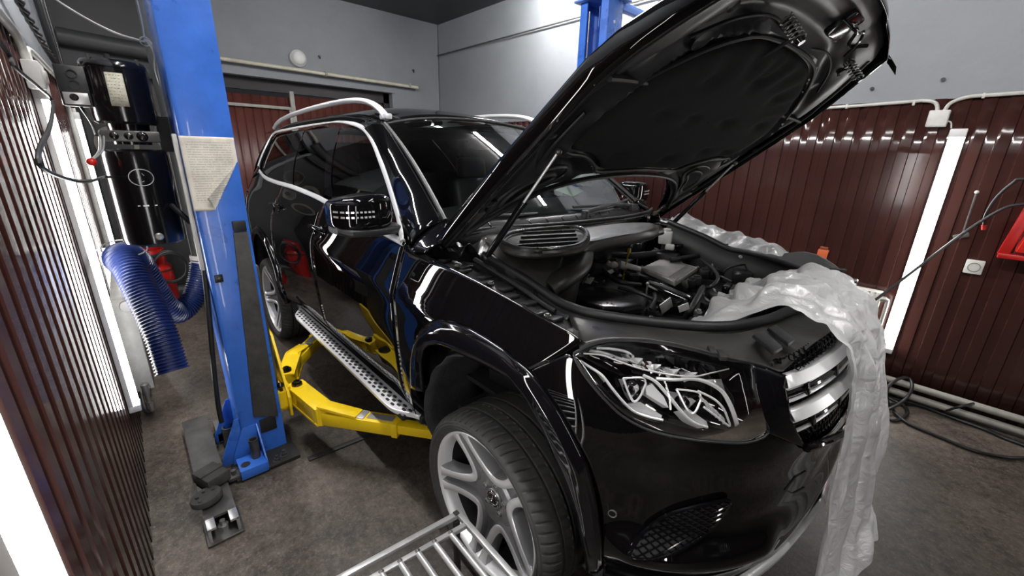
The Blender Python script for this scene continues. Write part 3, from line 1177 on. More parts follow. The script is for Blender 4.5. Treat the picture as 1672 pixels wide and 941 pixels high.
# tail: corner + tailgate (closed behind)
tail = [[S0(s_end + (LT * 2 - 2 * s_end) * j / 40 if s_end + (LT * 2 - 2 * s_end) * j / 40 <= LT else -(2 * LT - (s_end + (LT * 2 - 2 * s_end) * j / 40)), z) for j in range(41)] for z in [.35 + .93 * k / 20 for k in range(21)]]
G().grid(tail).build('tailgate', 'paint', car, recalc=False, solid=.01)
rgl = [[S0(s_end + .1 + (LT * 2 - 2 * s_end - .2) * j / 40 if s_end + .1 + (LT * 2 - 2 * s_end - .2) * j / 40 <= LT else -(2 * LT - (s_end + .1 + (LT * 2 - 2 * s_end - .2) * j / 40)), z) for j in range(41)] for z in [1.285 + .47 * k / 10 for k in range(11)]]
G().grid(rgl).build('tailgate_window', 'glasside', car, recalc=False)

# ------------------------------------------------------------------ greenhouse
Bp = lambda q, off=0: S(q[0], q[1], off)
BF = [(S_FD + .012, 1.335)]
# glass sits just inside the chrome line
TOPX = sorted(TOPL, key=lambda p: p[0])


def topz(s):
    # upper outline as a function of s (front edge is steep, so use the max-z branch)
    best = None
    for a, b in zip(TOPL, TOPL[1:]):
        lo, hi = min(a[0], b[0]), max(a[0], b[0])
        if lo <= s <= hi and hi > lo:
            z = a[1] + (b[1] - a[1]) * (s - a[0]) / (b[0] - a[0])
            best = z if best is None else max(best, z)
    return best if best is not None else (TOPL[0][1] if s < TOPL[0][0] else TOPL[-1][1])


SB0, SB1 = tr([(553, 207)])[0], tr([(541, 322)])[0]                  # front glass rear edge
SB2, SB3 = tr([(545, 207)])[0], tr([(529, 318)])[0]                  # rear door glass front edge
SC0, SC1 = tr([(495.7, 211)])[0], tr([(476.5, 302)])[0]              # rear door glass rear edge
SD0, SD1 = tr([(484, 212)])[0], tr([(460, 296)])[0]                  # quarter glass front edge


def cut(P, s0, s1):
    return [p for p in P if min(s0, s1) < p[0] < max(s0, s1)]


gl_off = -.010
T = [TOPL[0]] + [p for p in TOPL[1:] if p[0] < SB0[0] - .02] + [SB0]
B = [(TOPL[0][0] + .004, TOPL[0][1] - .006)] + [p for p in BELT[1:] if p[0] < SB1[0] - .02] + [SB1]
fw = panel('front_window', T, B, 'glassfront', car, N=26, Mr=12, off=gl_off, thick=0)
T = [SB2] + cut(TOPL, SB2[0] + .02, SC0[0] - .02) + [SC0]
B = [SB3] + cut(BELT, SB3[0] + .02, SC1[0] - .02) + [SC1]
panel('rear_window', T, B, 'glasside', car, N=20, Mr=12, off=gl_off, thick=0)
T = [SD0] + [p for p in TOPL if p[0] > SD0[0] + .02]
B = [SD1] + [p for p in BELT if p[0] > SD1[0] + .02]
panel('quarter_window', T, B, 'glasside', car, N=20, Mr=12, off=gl_off, thick=0)
panel('b_pillar', [SB0, SB2], [SB1, SB3], 'gloss', car, N=4, Mr=12, off=-.006, thick=0)
panel('c_pillar', [SC0, SD0], [SC1, SD1], 'gloss', car, N=4, Mr=12, off=-.006, thick=0)


def ribbon(name, Q, w, m, parent, off=.003, flat=.35, n=10):
    # trim moulding lying on the body surface along the parameter path
    Q = resamp(Q, max(12, len(Q) * 4))
    pts = [S(q[0], q[1], off) for q in Q]
    k = len(pts)
    g = G()
    rows = []
    for i in range(k):
        t = (pts[min(i + 1, k - 1)] - pts[max(i - 1, 0)]).normalized()
        nn = Sn(*Q[i])
        b = t.cross(nn).normalized()
        rows.append([pts[i] + b * (w / 2 * math.cos(2 * PI * j / n)) + nn * (w / 2 * flat * math.sin(2 * PI * j / n)) for j in range(n)])
    g.grid(rows, cu=True)
    return two(g, name, m, parent)


sm = [(a[0], a[1]) for a in cat([(p[0], p[1]) for p in TOPL], 6)]
ribbon('window_trim', [(p[0], p[1]) for p in sm], .027, 'satin', car, off=.011, flat=.5)
sm = cat([(p[0], p[1]) for p in BELT], 4)
ribbon('belt_trim', [(p[0], p[1]) for p in sm], .030, 'satin', car)

# body side above the windows up to the roof, in one strip from A-pillar foot to tail
ROOFZ = 1.875


def topedge(k):
    return TOPL[k]


up = [p for p in TOPL if p[1] > 1.70]
A_out = [Bp(p) for p in TOPL[:6]]                                     # window line along the A-pillar
W_lo, W_hi = V((-.505, -.745, 1.40)), V((-1.215, -.640, 1.815))       # windscreen corners
x_top_end = -3.9


def roofedge(x):
    y = -.605 + .03 * sstep(-2.6, -4.0, x)
    z = 1.868 + .012 * math.exp(-((x + 2.1) / .8) ** 2) - .055 * sstep(-2.9, -4.0, x) - .05 * sstep(-1.75, -1.2, x)
    return V((x, y, z))


# A-pillar: window line to windscreen edge
A_in = [W_lo.lerp(W_hi, t) + V((0, 0, .018 * math.sin(PI * t))) for t in [k / 8 for k in range(9)]]
A_outx = [V((-.50, -.905, 1.325))] + A_out[1:]
P = strip3(A_outx, A_in, 24, 8, .022, lambda u: (.25, -.75, .6))
g = G().grid(P)
two(g, 'a_pillar', 'paint', car, recalc=False, solid=.02, soff=0)
# cheek between fender top, A-pillar foot and the hood corner
P = strip3([V((-.47, -.92, 1.305)), V((-.40, -.90, 1.305))], [W_lo + V((.0, 0, -.0)), W_lo + V((.12, .0, -.05))], 6, 6, .012, lambda u: (0, -.7, .7))
two(G().grid(P), 'cowl_corner', 'gloss', car, recalc=False, solid=.012, soff=0)
# cant rail above the doors
lo = [Bp(p) for p in TOPL[5:13]] + [Bp(TOPL[13])]
hi = [W_hi] + [roofedge(x) for x in (-1.35, -1.55, -1.8, -2.1, -2.4, -2.75, -3.1, -3.4, -3.65)]
P = strip3(lo, hi, 50, 8, .012, lambda u: (0, -.8, .6))
two(G().grid(P), 'cant_rail', 'paint', car, recalc=False, solid=.01, soff=0)
# D-pillar
lo = [Bp(p) for p in TOPL[11:]] + [Bp((BELT[-1][0], BELT[-1][1] - .02))]
hi = [roofedge(-3.65) + V((-.03, 0, 0)), V((-3.83, -.60, 1.74)), V((-3.93, -.64, 1.6)), V((-3.98, -.68, 1.45)), S0(s_end, 1.40)]
P = strip3(lo, hi, 16, 8, .015, lambda u: (-.3, -.8, .3))
two(G().grid(P), 'd_pillar', 'paint', car, recalc=False, solid=.01, soff=0)
# roof skin
rows = []
XW = lambda y: -1.215 - .11 * (1 - (y / .64) ** 2)                    # windscreen header line in plan
ZW = lambda y: 1.815 + .068 * (1 - (abs(y) / .64) ** 2.2)
for i in range(31):
    f = i / 30
    row = []
    for j in range(33):
        w = -1 + 2 * j / 32
        xe = -1.215 + (-4.0 + 1.215) * f
        re = roofedge(xe) if i else W_hi
        y = -re.y * w * 1.0
        yy = abs(w)
        x = xe - .11 * (1 - w * w) * (1 - f) ** 2
        zc = .075 + .0 * f
        z = re.z + zc * (1 - yy ** 2.4) + .01 * sstep(0, .1, f) * (1 - yy ** 6)
        row.append(V((x, y, z)))
    rows.append(row)
G().grid(rows).build('roof', 'paint', car, recalc=False, solid=.01, soff=0)
# roof seam strips (ditch mouldings) in front of the rails
for sgn in (1, -1):
    pts = [V((XW(.50) - .004, -.50 * sgn, 1.845)), V((-1.40, -.52 * sgn, 1.876)), V((-1.55, -.53 * sgn, 1.895))]
    G().tube(cat(pts, 5), .006, 8).build('roof_seam', 'rubber', car)
# windscreen
base = lambda y: V((-.505 + .145 * (1 - (y / .745) ** 2), y, 1.40 + .006 * (1 - (y / .745) ** 2)))
head = lambda y: V((XW(y), y, ZW(y) - .004))
rows = []
for i in range(21):
    v = i / 20
    row = []
    for j in range(31):
        w = -1 + 2 * j / 30
        a, b = base(.74 * w), head(.635 * w)
        row.append(a.lerp(b, v) + V((.02, 0, .045)) * math.sin(PI * v) * .5)
    rows.append(row)
ws = G().grid(rows).build('windshield', 'windshield', car, recalc=False)
# black frit border / seals
g = G()
g.tube([rows[k][0] + V((.006, 0, .006)) for k in range(21)], .011, 8)
g.tube([rows[k][-1] + V((.006, 0, .006)) for k in range(21)], .011, 8)
g.tube([q + V((0, 0, .004)) for q in rows[-1]], .009, 8)
g.build('windshield_seal', 'rubber', car)

# roof rails
for s in (-1, 1):
    pts = [V((-1.235, -.612, 1.846)), V((-1.30, -.616, 1.895)), V((-1.42, -.618, 1.935)), V((-1.60, -.615, 1.958)), V((-1.9, -.608, 1.968)), V((-2.4, -.602, 1.962)), V((-2.9, -.60, 1.942)), V((-3.25, -.598, 1.915)), V((-3.42, -.598, 1.885)), V((-3.52, -.60, 1.85))]
    g = G().tube(cat(pts, 6), .021, 12, flat=.75, up=(0, 0, 1))
    g.box((-1.245, -.612, 1.856), (.08, .04, .03), bev=.008)
    if s > 0:
        g = g.mirror()
    g.build('roof_rail', 'satin', car)

# inner dark core so that nothing shows through the panel gaps: sills, floor, firewall
g = G()
g.box((-1.95, 0, .50), (3.3, 1.5, .10))
g.box((-.62, 0, 1.0), (.04, 1.62, .75))
g.build('floor_pan', 'cabin', car, smooth=0)
for sgn in (-1, 1):
    P = [[V((x, sgn * (W_side(z) - .05), z)) for x in (-.6, -1.2, -1.8, -2.45)] for z in (.40, .5, .7, .95, 1.2, 1.33)]
    G().grid(P).build('door_lining', 'cabin', car, recalc=False, solid=.01)
    pts = [V((-.50, sgn * .83, .47)), V((-1.2, sgn * .835, .47)), V((-2.45, sgn * .835, .48))]
    G().tube(cat(pts, 4), .055, 12, flat=.9, up=(0, 0, 1)).build('sill', 'plastic', car)

# ------------------------------------------------------------------ front: bumper, headlamp openings, grille surround
hl_up = [(937, 580), (947, 572), (965.5, 563.5), (988, 558), (1011, 556.4), (1056, 558), (1102, 565), (1147, 576), (1193, 589), (1227, 595.5)]
hl_in = [(1227, 595.5), (1231, 631), (1237, 655), (1243, 676), (1254, 707)]
hl_lo = [(937, 580), (949.5, 606), (970, 633), (993, 658), (1015.5, 678.6), (1047, 697), (1079, 708), (1124.5, 717), (1170, 722), (1220, 723), (1254, 707)]
HU, HI, HL = tr(hl_up), tr(hl_in), tr(hl_lo)
gr_l = [(1283.5, 613), (1282.5, 636.5), (1288, 669), (1297.6, 701.7), (1314, 731)]
GL = tr(gr_l)
GB = tr([(1314, 731), (1340, 722), (1371, 708)])
seam = tr([(864.5, 604.5), (900, 589), (928, 576.4)])
# small bumper ear between fender seam and headlamp tip, then the bumper proper
ear_T = tr([(864.5, 604.5), (900, 588.5), (928, 576.2), (934, 579)])
top = seam + HL[1:] + tr([(1276, 716)]) + [GL[-1]] + GB[1:] + [(0, GB[-1][1] - .02)]
ZB = .40
zlow = lambda s: .335 + .07 * sstep(.62, .2, s)
bot = [(L0 - .42, .34)] + [(s, zlow(s)) for s in (.85, .7, .55, .4, .2, 0)]
bl_ = OUT2[:-1] + [bot[0]]


def bumpprof(u, v, q):
    s, z = q
    o = 0
    # crown line below the lamps, bulge at the fog grille lip
    o += -.030 * sstep(.97, .76, z) * sstep(.56, .68, z) * sstep(1.16, .98, s)
    o += .022 * math.exp(-((z - .575) / .05) ** 2) * sstep(.42, .55, s) * sstep(1.05, .95, s)
    o += -.012 * math.exp(-((z - .46) / .04) ** 2) * sstep(.40, .55, s)
    return o


panel('front_bumper', top, bot, 'paint', car, L=bl_, R=[(0, GB[-1][1] - .02), (0, .405)], N=120, Mr=64, prof=bumpprof)
# headlamp upper edge bezel and the gloss surround between lamp and grille
sur_T = tr([(1227, 595.5), (1250, 602), (1283.5, 613)])
sur_B = tr([(1254, 707), (1276, 716), (1314, 731)])
panel('grille_surround', sur_T, sur_B, 'gloss', car, L=HI, R=GL, N=14, Mr=18, off=.004, thick=.03)
low_T = [GL[-1]] + GB[1:] + [(0, GB[-1][1] - .02)]
g = G().tube([S(q[0], q[1], .004) for q in resamp(low_T, 20)], .012, 10)
two(g, 'grille_lip', 'gloss', car)
# silver underguard lip
pts = [S(s, .405 + .0 * s, .012) for s in (.62, .52, .42, .3, .18, .06)]
pts = [V((.48, -.865, .36)), V((.64, -.75, .37)), V((.745, -.60, .385)), V((.80, -.47, .405)), V((.838, -.33, .425)), V((.862, -.17, .443)), V((.880, 0, .452))]
A = cat(pts, 6)
P = [[p + V((.0, 0, .028)) for p in A], [p + V((.016, -.004, .012)) for p in A], [p + V((.012, -.004, -.010)) for p in A], [p + V((-.05, .02, -.03)) for p in A]]
two(G().grid(P), 'underguard_trim', 'satin', car, recalc=False, solid=.006, soff=0)
# undertray
P = [[V((x, y, z)) for y in (-.78, -.4, 0, .4, .78)] for x, z in ((.74, .36), (.4, .30), (.0, .30), (-.6, .38))]
G().grid(P).build('undertray', 'liner', car, solid=.01)
# parking sensors
for u, v in ((997.6, 848),):
    q = inv(hit(u, v))
    for sg in (1, -1):
        p, n = S(sg * q[0], q[1], bumpprof(0, 0, q)), Sn(sg * q[0], q[1])
        o = G().lathe([(.0, .002), (.0085, .0025), (.0095, .0015), (.0095, -.004)], p, n, 24).build('parking_sensor', 'gloss', car)
        G().lathe([(.0098, .0), (.0105, .003), (.0125, .0035), (.0135, .001), (.0135, -.002)], p, n, 28).build('ring', 'sensor', o)
# fog lamp grille
fg_T = tr([(1028, 897), (1050, 878), (1083, 856), (1119, 843), (1170.5, 831), (1198.6, 828)])
fg_B = tr([(1028, 897), (1055, 902.5), (1093.6, 901), (1134.6, 891), (1163, 876.7), (1186, 852), (1198.6, 828)])
Q = coons(fg_T, fg_B, 30, 10)
for sg in (1, -1):
    P = [[S(sg * q[0], q[1], .008 + bumpprof(0, 0, q)) for q in row] for row in Q]
    g = G().grid(P)
    if sg > 0:
        pass
    fog = g.build('air_intake', 'matblack', car, recalc=False, solid=.004, soff=0)
    g = G()
    smin, smax = min(q[0] for r in Q for q in r), max(q[0] for r in Q for q in r)

    def inside(s, z):
        a = lut(*zip(*sorted(fg_T)), s)
        b = lut(*zip(*sorted(fg_B)), s)
        return b <= z <= a
    for fam in (1, -1):
        k = -30
        while k < 60:
            seg = []
            for i in range(61):
                s = smin + (smax - smin) * i / 60
                z = .5 + k * .018 + fam * (s - smin) * .55
                if inside(s, z):
                    seg.append(S(sg * s, z, .013 + bumpprof(0, 0, (s, z))))
                elif len(seg) > 2:
                    break
                else:
                    seg = []
            if len(seg) > 2:
                g.tube(seg[::2] if len(seg) > 5 else seg, .0026, 5)
            k += 1
    g.build('mesh', 'gloss', fog)
    ring = cat([S(sg * q[0], q[1], .010 + bumpprof(0, 0, q)) for q in fg_T + list(reversed(fg_B))[1:-1]], 3, closed=True)
    G().tube(ring, .006, 6, closed=True).build('rim', 'gloss', fog)
# bumper seam groove lines (tow cover, lower split)
g = G()
for pp in ([(1298, 812), (1316, 788), (1333, 779)], [(1298, 812), (1311, 817), (1330, 806)]):
    g.tube([S(q[0], q[1], .0015 + bumpprof(0, 0, q)) for q in resamp(tr(pp), 8)], .002, 5)
g.build('tow_cover', 'plastic', car)
# ================================================================== wheels
def star_ring(g, o, ax, r, up=(0, 0, 1)):
    # ring with three tapered points, raised on the cap
    o, ax = V(o), V(ax)
    u = V(up)
    w = ax.cross(u)
    ring = [o + (u * math.cos(t) + w * math.sin(t)) * r for t in [2 * PI * k / 40 for k in range(40)]]
    g.tube(ring, r * .07, 6, closed=True)
    for k in range(3):
        t = 2 * PI * k / 3
        d = u * math.cos(t) + w * math.sin(t)
        b = ax.cross(d)
        tip = o + d * r
        vs = [o + b * r * .17, o - b * r * .17, tip, o + ax * r * .1]
        g.add(vs, [(0, 3, 2), (3, 1, 2), (0, 1, 3)])


def make_wheel(hx, side):
    # axle along y, outer face towards side*y ; built for the right side then mirrored
    w = bpy.data.objects.new('wheel', None)
    C.objects.link(w)
    w.parent = car
    w.location = V((hx, 0, .375)) - V(car.location)
    ORG[w.name] = V((hx, 0, .375))
    o = V((hx, 0, .375))

    def put(g, nm, m, par=w, **kw):
        if side > 0:
            g = g.mirror()
        return g.build(nm, m, par, **kw)
    # tyre: lathe with cut tread
    Y0 = -.953
    prof = [(.300, -.925), (.303, -.938), (.318, -.951), (.335, -.9555), (.350, -.950), (.3615, -.938), (.3685, -.922), (.3715, -.905), (.3725, -.885), (.3725, -.878), (.365, -.877), (.365, -.867), (.3735, -.866), (.3745, -.83), (.3745, -.826), (.366, -.825), (.366, -.813), (.3745, -.812), (.3745, -.772), (.366, -.771), (.366, -.759), (.3745, -.758), (.3735, -.70), (.365, -.699), (.365, -.689), (.3725, -.688), (.369, -.655), (.355, -.635), (.33, -.63), (.30, -.645)]
    n = 320
    rows = []
    for r, h in prof:
        row = []
        for k in range(n):
            t = 2 * PI * k / n + (h + .80) * .9
            rr = r
            if r > .3605:
                # lateral cuts, slanted by the twist, on shoulders and blocks
                ph = k % 5
                if ph == 0 and (h < -.886 or -.866 < h < -.826 or -.812 < h < -.772 or h > -.69):
                    rr -= .009 if h < -.886 else .006
            row.append(o + V((math.sin(t) * rr, h, math.cos(t) * rr)))
        rows.append(row)
    g = G().grid(rows, cu=True)
    put(g, 'tyre', 'tyre', smooth=30)
    g = G()
    for rr, yy in ((.325, -.9545), (.3445, -.9535)):
        g.lathe([(rr - .0016, -yy - .001), (rr, -yy + .0012), (rr + .0016, -yy - .001)], o, (0, -1, 0), 96)
    put(g, 'sidewall_rib', 'tyre')
    # rim: lip, barrel
    g = G().lathe([(.290, .905), (.302, .928), (.3035, .936), (.300, .9395), (.293, .936), (.287, .925), (.282, .905), (.276, .88)], o, (0, -1, 0), 96)
    put(g, 'rim_lip', 'rim')
    g = G().lathe([(.288, .90), (.276, .86), (.268, .78), (.264, .66), (.20, .655)], o, (0, -1, 0), 72)
    put(g, 'barrel', 'barrel')
    # five V-shaped arms meeting the rim in pairs, with lower painted webs between the pairs
    gs, gf = G(), G()
    Yv = V((0, -1, 0))
    er_ = lambda a: V((math.cos(a), 0, math.sin(a)))
    for k in range(5):
        aw = R_(119.5 + 36 + 72 * k)
        half = [(.298, 29.3), (.262, 28.6), (.215, 27.0), (.172, 23.5), (.138, 17.0), (.120, 9.0)]
        path = [(r, -d) for r, d in half] + [(.114, 0)] + [(r, d) for r, d in reversed(half)]
        pts = cat([er_(aw + R_(d)) * r for r, d in path], 4)
        rows, face = [], []
        for i, p in enumerate(pts):
            t = (pts[min(i + 1, len(pts) - 1)] - pts[max(i - 1, 0)]).normalized()
            n_ = t.cross(Yv).normalized()
            r = p.length
            h = .884 + (r - .114) / .184 * .047
            hw = lut([.11, .14, .20, .26, .30], [.0165, .0165, .0150, .0165, .026], r)
            c = o + p + Yv * h
            inn = n_ if n_.dot(p) < 0 else -n_
            rows.append([c + n_ * hw, c - n_ * hw, c - n_ * hw * 1.35 - Yv * .016, c - n_ * hw * 1.55 - Yv * .055, c + n_ * hw * 1.55 - Yv * .055, c + n_ * hw * 1.35 - Yv * .016])
            face.append([rows[-1][0] + Yv * .0012, rows[-1][1] + Yv * .0012])
        gs.grid(rows, cu=True)
        gf.grid(face)
        # painted web under the pair gap, from hub to rim
        a = R_(119.5 + 72 * k)
        et = V((-math.sin(a), 0, math.cos(a)))
        rows = []
        for r, hw, h in ((.05, .030, .858), (.09, .042, .866), (.13, .044, .868), (.18, .036, .876), (.24, .030, .890), (.285, .032, .900)):
            c = o + er_(a) * r + Yv * h
            rows.append([c + et * hw, c + et * hw * .3 - Yv * .004, c - et * hw * .3 - Yv * .004, c - et * hw, c - et * hw * 1.1 - Yv * .04, c + et * hw * 1.1 - Yv * .04])
        gs.grid(rows, cu=True)
        c = o + er_(a) * .088 + Yv * .868
        gs.cyl(c - Yv * .004, c + Yv * .0015, .006, n=12)
    gs.lathe([(.045, .862), (.075, .866), (.105, .874), (.118, .866), (.118, .84)], o, (0, -1, 0), 60)
    put(gs, 'spokes', 'rimdark', smooth=25)
    put(gf, 'spoke_face', 'rim', smooth=25, recalc=False, solid=.001, soff=0)
    g = G().lathe([(.088, .82), (.088, .852), (.080, .862), (.068, .858), (.062, .845), (.044, .845), (.042, .868), (.038, .872), (0, .872)], o, (0, -1, 0), 60)
    put(g, 'hub', 'rimdark')
    for k in range(5):
        a = R_(119.5 + 72 * k + 36)
        c = o + V((math.cos(a) * .062, -.857, math.sin(a) * .062))
        put(G().lathe([(.0135, -.006), (.0135, .012), (.0115, .017), (.0075, .017), (.0075, .006), (0, .006)], c, (0, -1, 0), 18), 'lug_bolt', 'zinc')
    put(G().lathe([(0, .8745), (.034, .8745), (.0365, .873), (.037, .868)], o, (0, -1, 0), 40), 'hub_cap', 'gloss')
    g = G()
    star_ring(g, o + V((0, -.8752, 0)), (0, -1, 0), .0255)
    put(g, 'star_emblem', 'chrome', smooth=0, recalc=False)
    g = G()
    g.tube([o + V((math.sin(t) * .0345, -.8752, math.cos(t) * .0345)) for t in [2 * PI * k / 48 for k in range(48)]], .0018, 6, closed=True)
    put(g, 'cap_ring', 'chrome')
    put(G().lathe([(.075, .80), (.185, .80), (.188, .785), (.185, .765), (.075, .765)], o, (0, -1, 0), 60), 'brake_disc', 'disc')
    put(G().prism([(.11 * math.cos(t), .11 * math.sin(t)) for t in (.35, .75, 1.15)] + [(.225 * math.cos(t), .225 * math.sin(t)) for t in (1.2, .75, .3)], .07, o + V((0, -.745, 0)), (1, 0, 0), (0, 0, 1), bev=.008), 'caliper', 'steel')
    return w


for hx in (0, -3.053):
    for sd in (-1, 1):
        make_wheel(hx, sd)

# wheel wells: curved liners behind the arches
for cx, cz, rr, sg in ((.055, .53, .50, -1), (.055, .53, .50, 1), (ARX, ARZ, .52, -1), (ARX, ARZ, .52, 1)):
    P = []
    ys = lambda x, z: Wz(x, z) * (1 - min(1, max(0, (x - X1) / (XFz(z) - X1))) ** NF) ** (1 / NF) - .022
    for k in range(33):
        a = -.35 + (PI + .7) * k / 32
        xx, zz = cx + rr * .93 * math.cos(a), cz + rr * .98 * math.sin(a)
        wob = .006 * math.sin(k * 2.2)
        P.append([V((xx + wob * math.cos(a), sg * y * min(.935, ys(xx, zz)) / .935, zz + wob * math.sin(a))) for y in (.935, .88, .8, .7, .6)])
    g = G().grid(P)
    n0 = len(g.v)
    g.add([q[-1] for q in P], [tuple(range(33))])
    g.build('wheel_well', 'liner', car, recalc=False, solid=.006, soff=0)
for hx, sg in ((0, -1), (0, 1), (-3.053, -1), (-3.053, 1)):
    g = G().cyl((hx, sg * .765, .375), (hx, sg * .35, .40), .045, .04, 16).cyl((hx + .06, sg * .66, .35), (hx + .05, sg * .60, .95), .05, .05, 18).cyl((hx + .06, sg * .655, .5), (hx + .05, sg * .615, .85), .075, .075, 20)
    g.build('suspension', 'steel', car)

# ================================================================== headlamps (right one traced, left mirrored)
def hl_pt(u, v, off):
    q = inv(hit(u, v, off))
    return S(q[0], q[1], off)


def lamp_tube(pts, r, off, n=6, flat=1.):
    P = [hl_pt(*p, off) for p in pts]
    return G().tube(cat(P, 6), r, 8, flat=flat)


Qh = coons(HU, HL, 26, 14, L=[HU[0], HL[0]], R=HI)
lamps = []
for sg in (1, -1):
    mir = sg < 0
    mk = (lambda g: g.mirror()) if mir else (lambda g: g)
    h = bpy.data.objects.new('headlight', None)
    C.objects.link(h)
    h.parent = car
    h.location = V((.5, -sg * .8, 1.1)) - V(car.location)
    ORG[h.name] = V((.5, -sg * .8, 1.1))
    # bowl
    P = [[S(q[0], q[1], -.012 - .10 * math.sin(PI * min(1, max(0, i / 14))) ** .7 * math.sin(PI * min(1, max(0, j / 26))) ** .6) for j, q in enumerate(row)] for i, row in enumerate(Qh)]
    mk(G().grid(P)).build('housing', 'gloss', h, recalc=False, solid=.003, soff=0)
    P = [[S(q[0], q[1], -.002 + .010 * math.sin(PI * i / 14) ** .8) for q in row] for i, row in enumerate(Qh)]
    mk(G().grid(P)).build('lens', 'lens', h, recalc=False)
    # rim seal around the lens
    loop = HU + HI[1:] + list(reversed(HL))[1:-1]
    ring = cat([S(q[0], q[1], .001) for q in loop], 3, closed=True)
    mk(G().tube(ring, .0035, 8, closed=True)).build('seal', 'rubber', h)
    rs = random.Random(21)
    for k in range(16):
        f = (k + .5) / 16
        x, y = 962 + f * 215, 569 + f * 26 + 8 * math.sin(f * PI) + rs.uniform(-5, 5)
        ln, dy = rs.uniform(9, 20), rs.uniform(.15, .5)
        mk(lamp_tube([(x - ln / 2, y - ln * dy / 2), (x + 1, y + 1), (x + ln / 2, y + ln * dy / 2)], rs.uniform(.0018, .004), rs.uniform(-.045, -.02), flat=.5)).build('crystal_blade', 'lightguide' if k % 3 else 'chrome', h)
    D = -.026
    # daytime light curves: outer sweep, middle sweep, upper inner sweep
    for nm, pts, r in (('light_guide', [(945, 581), (965, 594), (990, 610), (1007, 632), (1026, 655), (1045, 672), (1070, 681), (1097, 686)], .0065),
                       ('light_guide', [(1064, 608), (1085, 618), (1103, 637), (1118, 655), (1133, 673), (1152, 688), (1175, 695)], .0065),
                       ('light_guide', [(1087, 613), (1120, 614), (1152, 611), (1178, 616), (1203, 630), (1217, 652), (1227, 680), (1231, 699)], .0065)):
        mk(lamp_tube(pts, r, D, flat=.6)).build(nm, 'lightguide', h)
    # lower reflector ledges
    for pts in ([(1033, 662), (1060, 656), (1099, 678), (1097, 688), (1070, 683), (1048, 674)], [(1132, 670), (1148, 664), (1180, 684), (1183, 694), (1166, 697), (1150, 688)], [(1070, 628), (1083, 622), (1104, 645), (1112, 664), (1090, 652), (1073, 642)]):
        A = [hl_pt(*p, -.05) for p in pts]
        Bk = [hl_pt(*p, -.032) for p in pts]
        g = G().add(A + Bk, [tuple(range(6)), tuple(range(11, 5, -1))] + [(k, (k + 1) % 6, 6 + (k + 1) % 6, 6 + k) for k in range(6)])
        mk(g).build('reflector', 'lightgrey', h, smooth=20)
    # two projector pods: faceted chrome prism with dark lens
    for pts, lensc in (([(1030, 614), (1065, 612), (1071, 622), (1060, 646), (1049, 656), (1041, 645)], (1053, 634)), ([(1126, 630), (1165, 634), (1169, 648), (1160, 667), (1151, 672), (1142, 662)], (1152, 652))):
        A = [hl_pt(*p, -.055) for p in pts]
        c0 = hl_pt(*lensc, -.02)
        g = G().add(A + [c0], [(k, (k + 1) % 6, 6) for k in range(6)])
        o = mk(g).build('projector', 'projector', h, smooth=0, recalc=False)
        mk(G().ball(hl_pt(lensc[0] + 2, lensc[1] - 8, -.035), .014)).build('projector_lens', 'crystal', o) if False else None
        A = cat([hl_pt(*p, -.030) for p in (pts[0], pts[5], pts[4], pts[3], pts[2])], 4)
        mk(G().tube(A, .003, 6)).build('chrome_edge', 'lightguide', h)
        A = cat([hl_pt(*p, -.030) for p in (pts[0], pts[1], pts[2])], 4)
        mk(G().tube(A, .0026, 6)).build('chrome_edge', 'lightguide', h)
        mk(G().ball(hl_pt(lensc[0], lensc[1] - 6, -.05), .022, (1, 1, 1))).build('projector_lens', 'gloss', h)
    # right-hand louvre reflector
    for k in range(5):
        a, b = (1167 + k * 9, 640 + k * 8), (1184 + k * 6.2, 666 + k * 5)
        mk(lamp_tube([a, ((a[0] + b[0]) / 2 + 3, (a[1] + b[1]) / 2), b], .0032, -.03)).build('louvre', 'lightgrey', h)
    mk(lamp_tube([(1162, 632), (1190, 645), (1206, 660), (1214, 678), (1216, 690), (1195, 676), (1172, 660)], .003, -.027)).build('chrome_edge', 'lightguide', h)
    # crystal indicator strip along the top
    for k in range(9):
        f = k / 8
        x, y = 1046 + f * 128, 574 + f * 28 + 5 * math.sin(f * PI)
        pts = [(x - 11, y - 8), (x + 8, y - 9), (x + 14, y + 3), (x - 2, y + 11)]
        A = [hl_pt(*p, -.05) for p in pts]
        g = G().add(A + [hl_pt(x, y, -.022)], [(0, 1, 4), (1, 2, 4), (2, 3, 4), (3, 0, 4)])
        mk(g).build('crystal', 'lightguide' if k % 2 else 'crystal', h, smooth=0, recalc=False)
    top_strip = [(958, 574), (990, 576), (1020, 586), (1060, 598), (1110, 606), (1150, 608), (1180, 601), (1212, 592)]
    mk(lamp_tube(top_strip, .0038, -.022, flat=.5)).build('chrome_edge', 'lightguide', h)
    mk(lamp_tube([(972, 566), (1000, 569), (1030, 578), (1046, 580)], .009, -.04, flat=.4)).build('reflector', 'satin', h)
    mk(lamp_tube([(985, 562), (1012, 562), (1040, 566), (1052, 575)], .007, -.035, flat=.4)).build('reflector', 'satin', h)
    mk(lamp_tube([(952, 592), (964, 606), (972, 622), (984, 640)], .012, -.045, flat=.3)).build('reflector', 'satin', h)
    mk(lamp_tube([(968, 592), (985, 602), (1000, 622)], .009, -.045, flat=.3)).build('reflector', 'lightgrey', h)
    P = [hl_pt(*p, -.04) for p in ((1186, 606), (1216, 602), (1224, 628), (1206, 622))]
    mk(G().add(P, [(0, 1, 2, 3)])).build('reflector', 'signalclear', h, solid=.003, recalc=False)

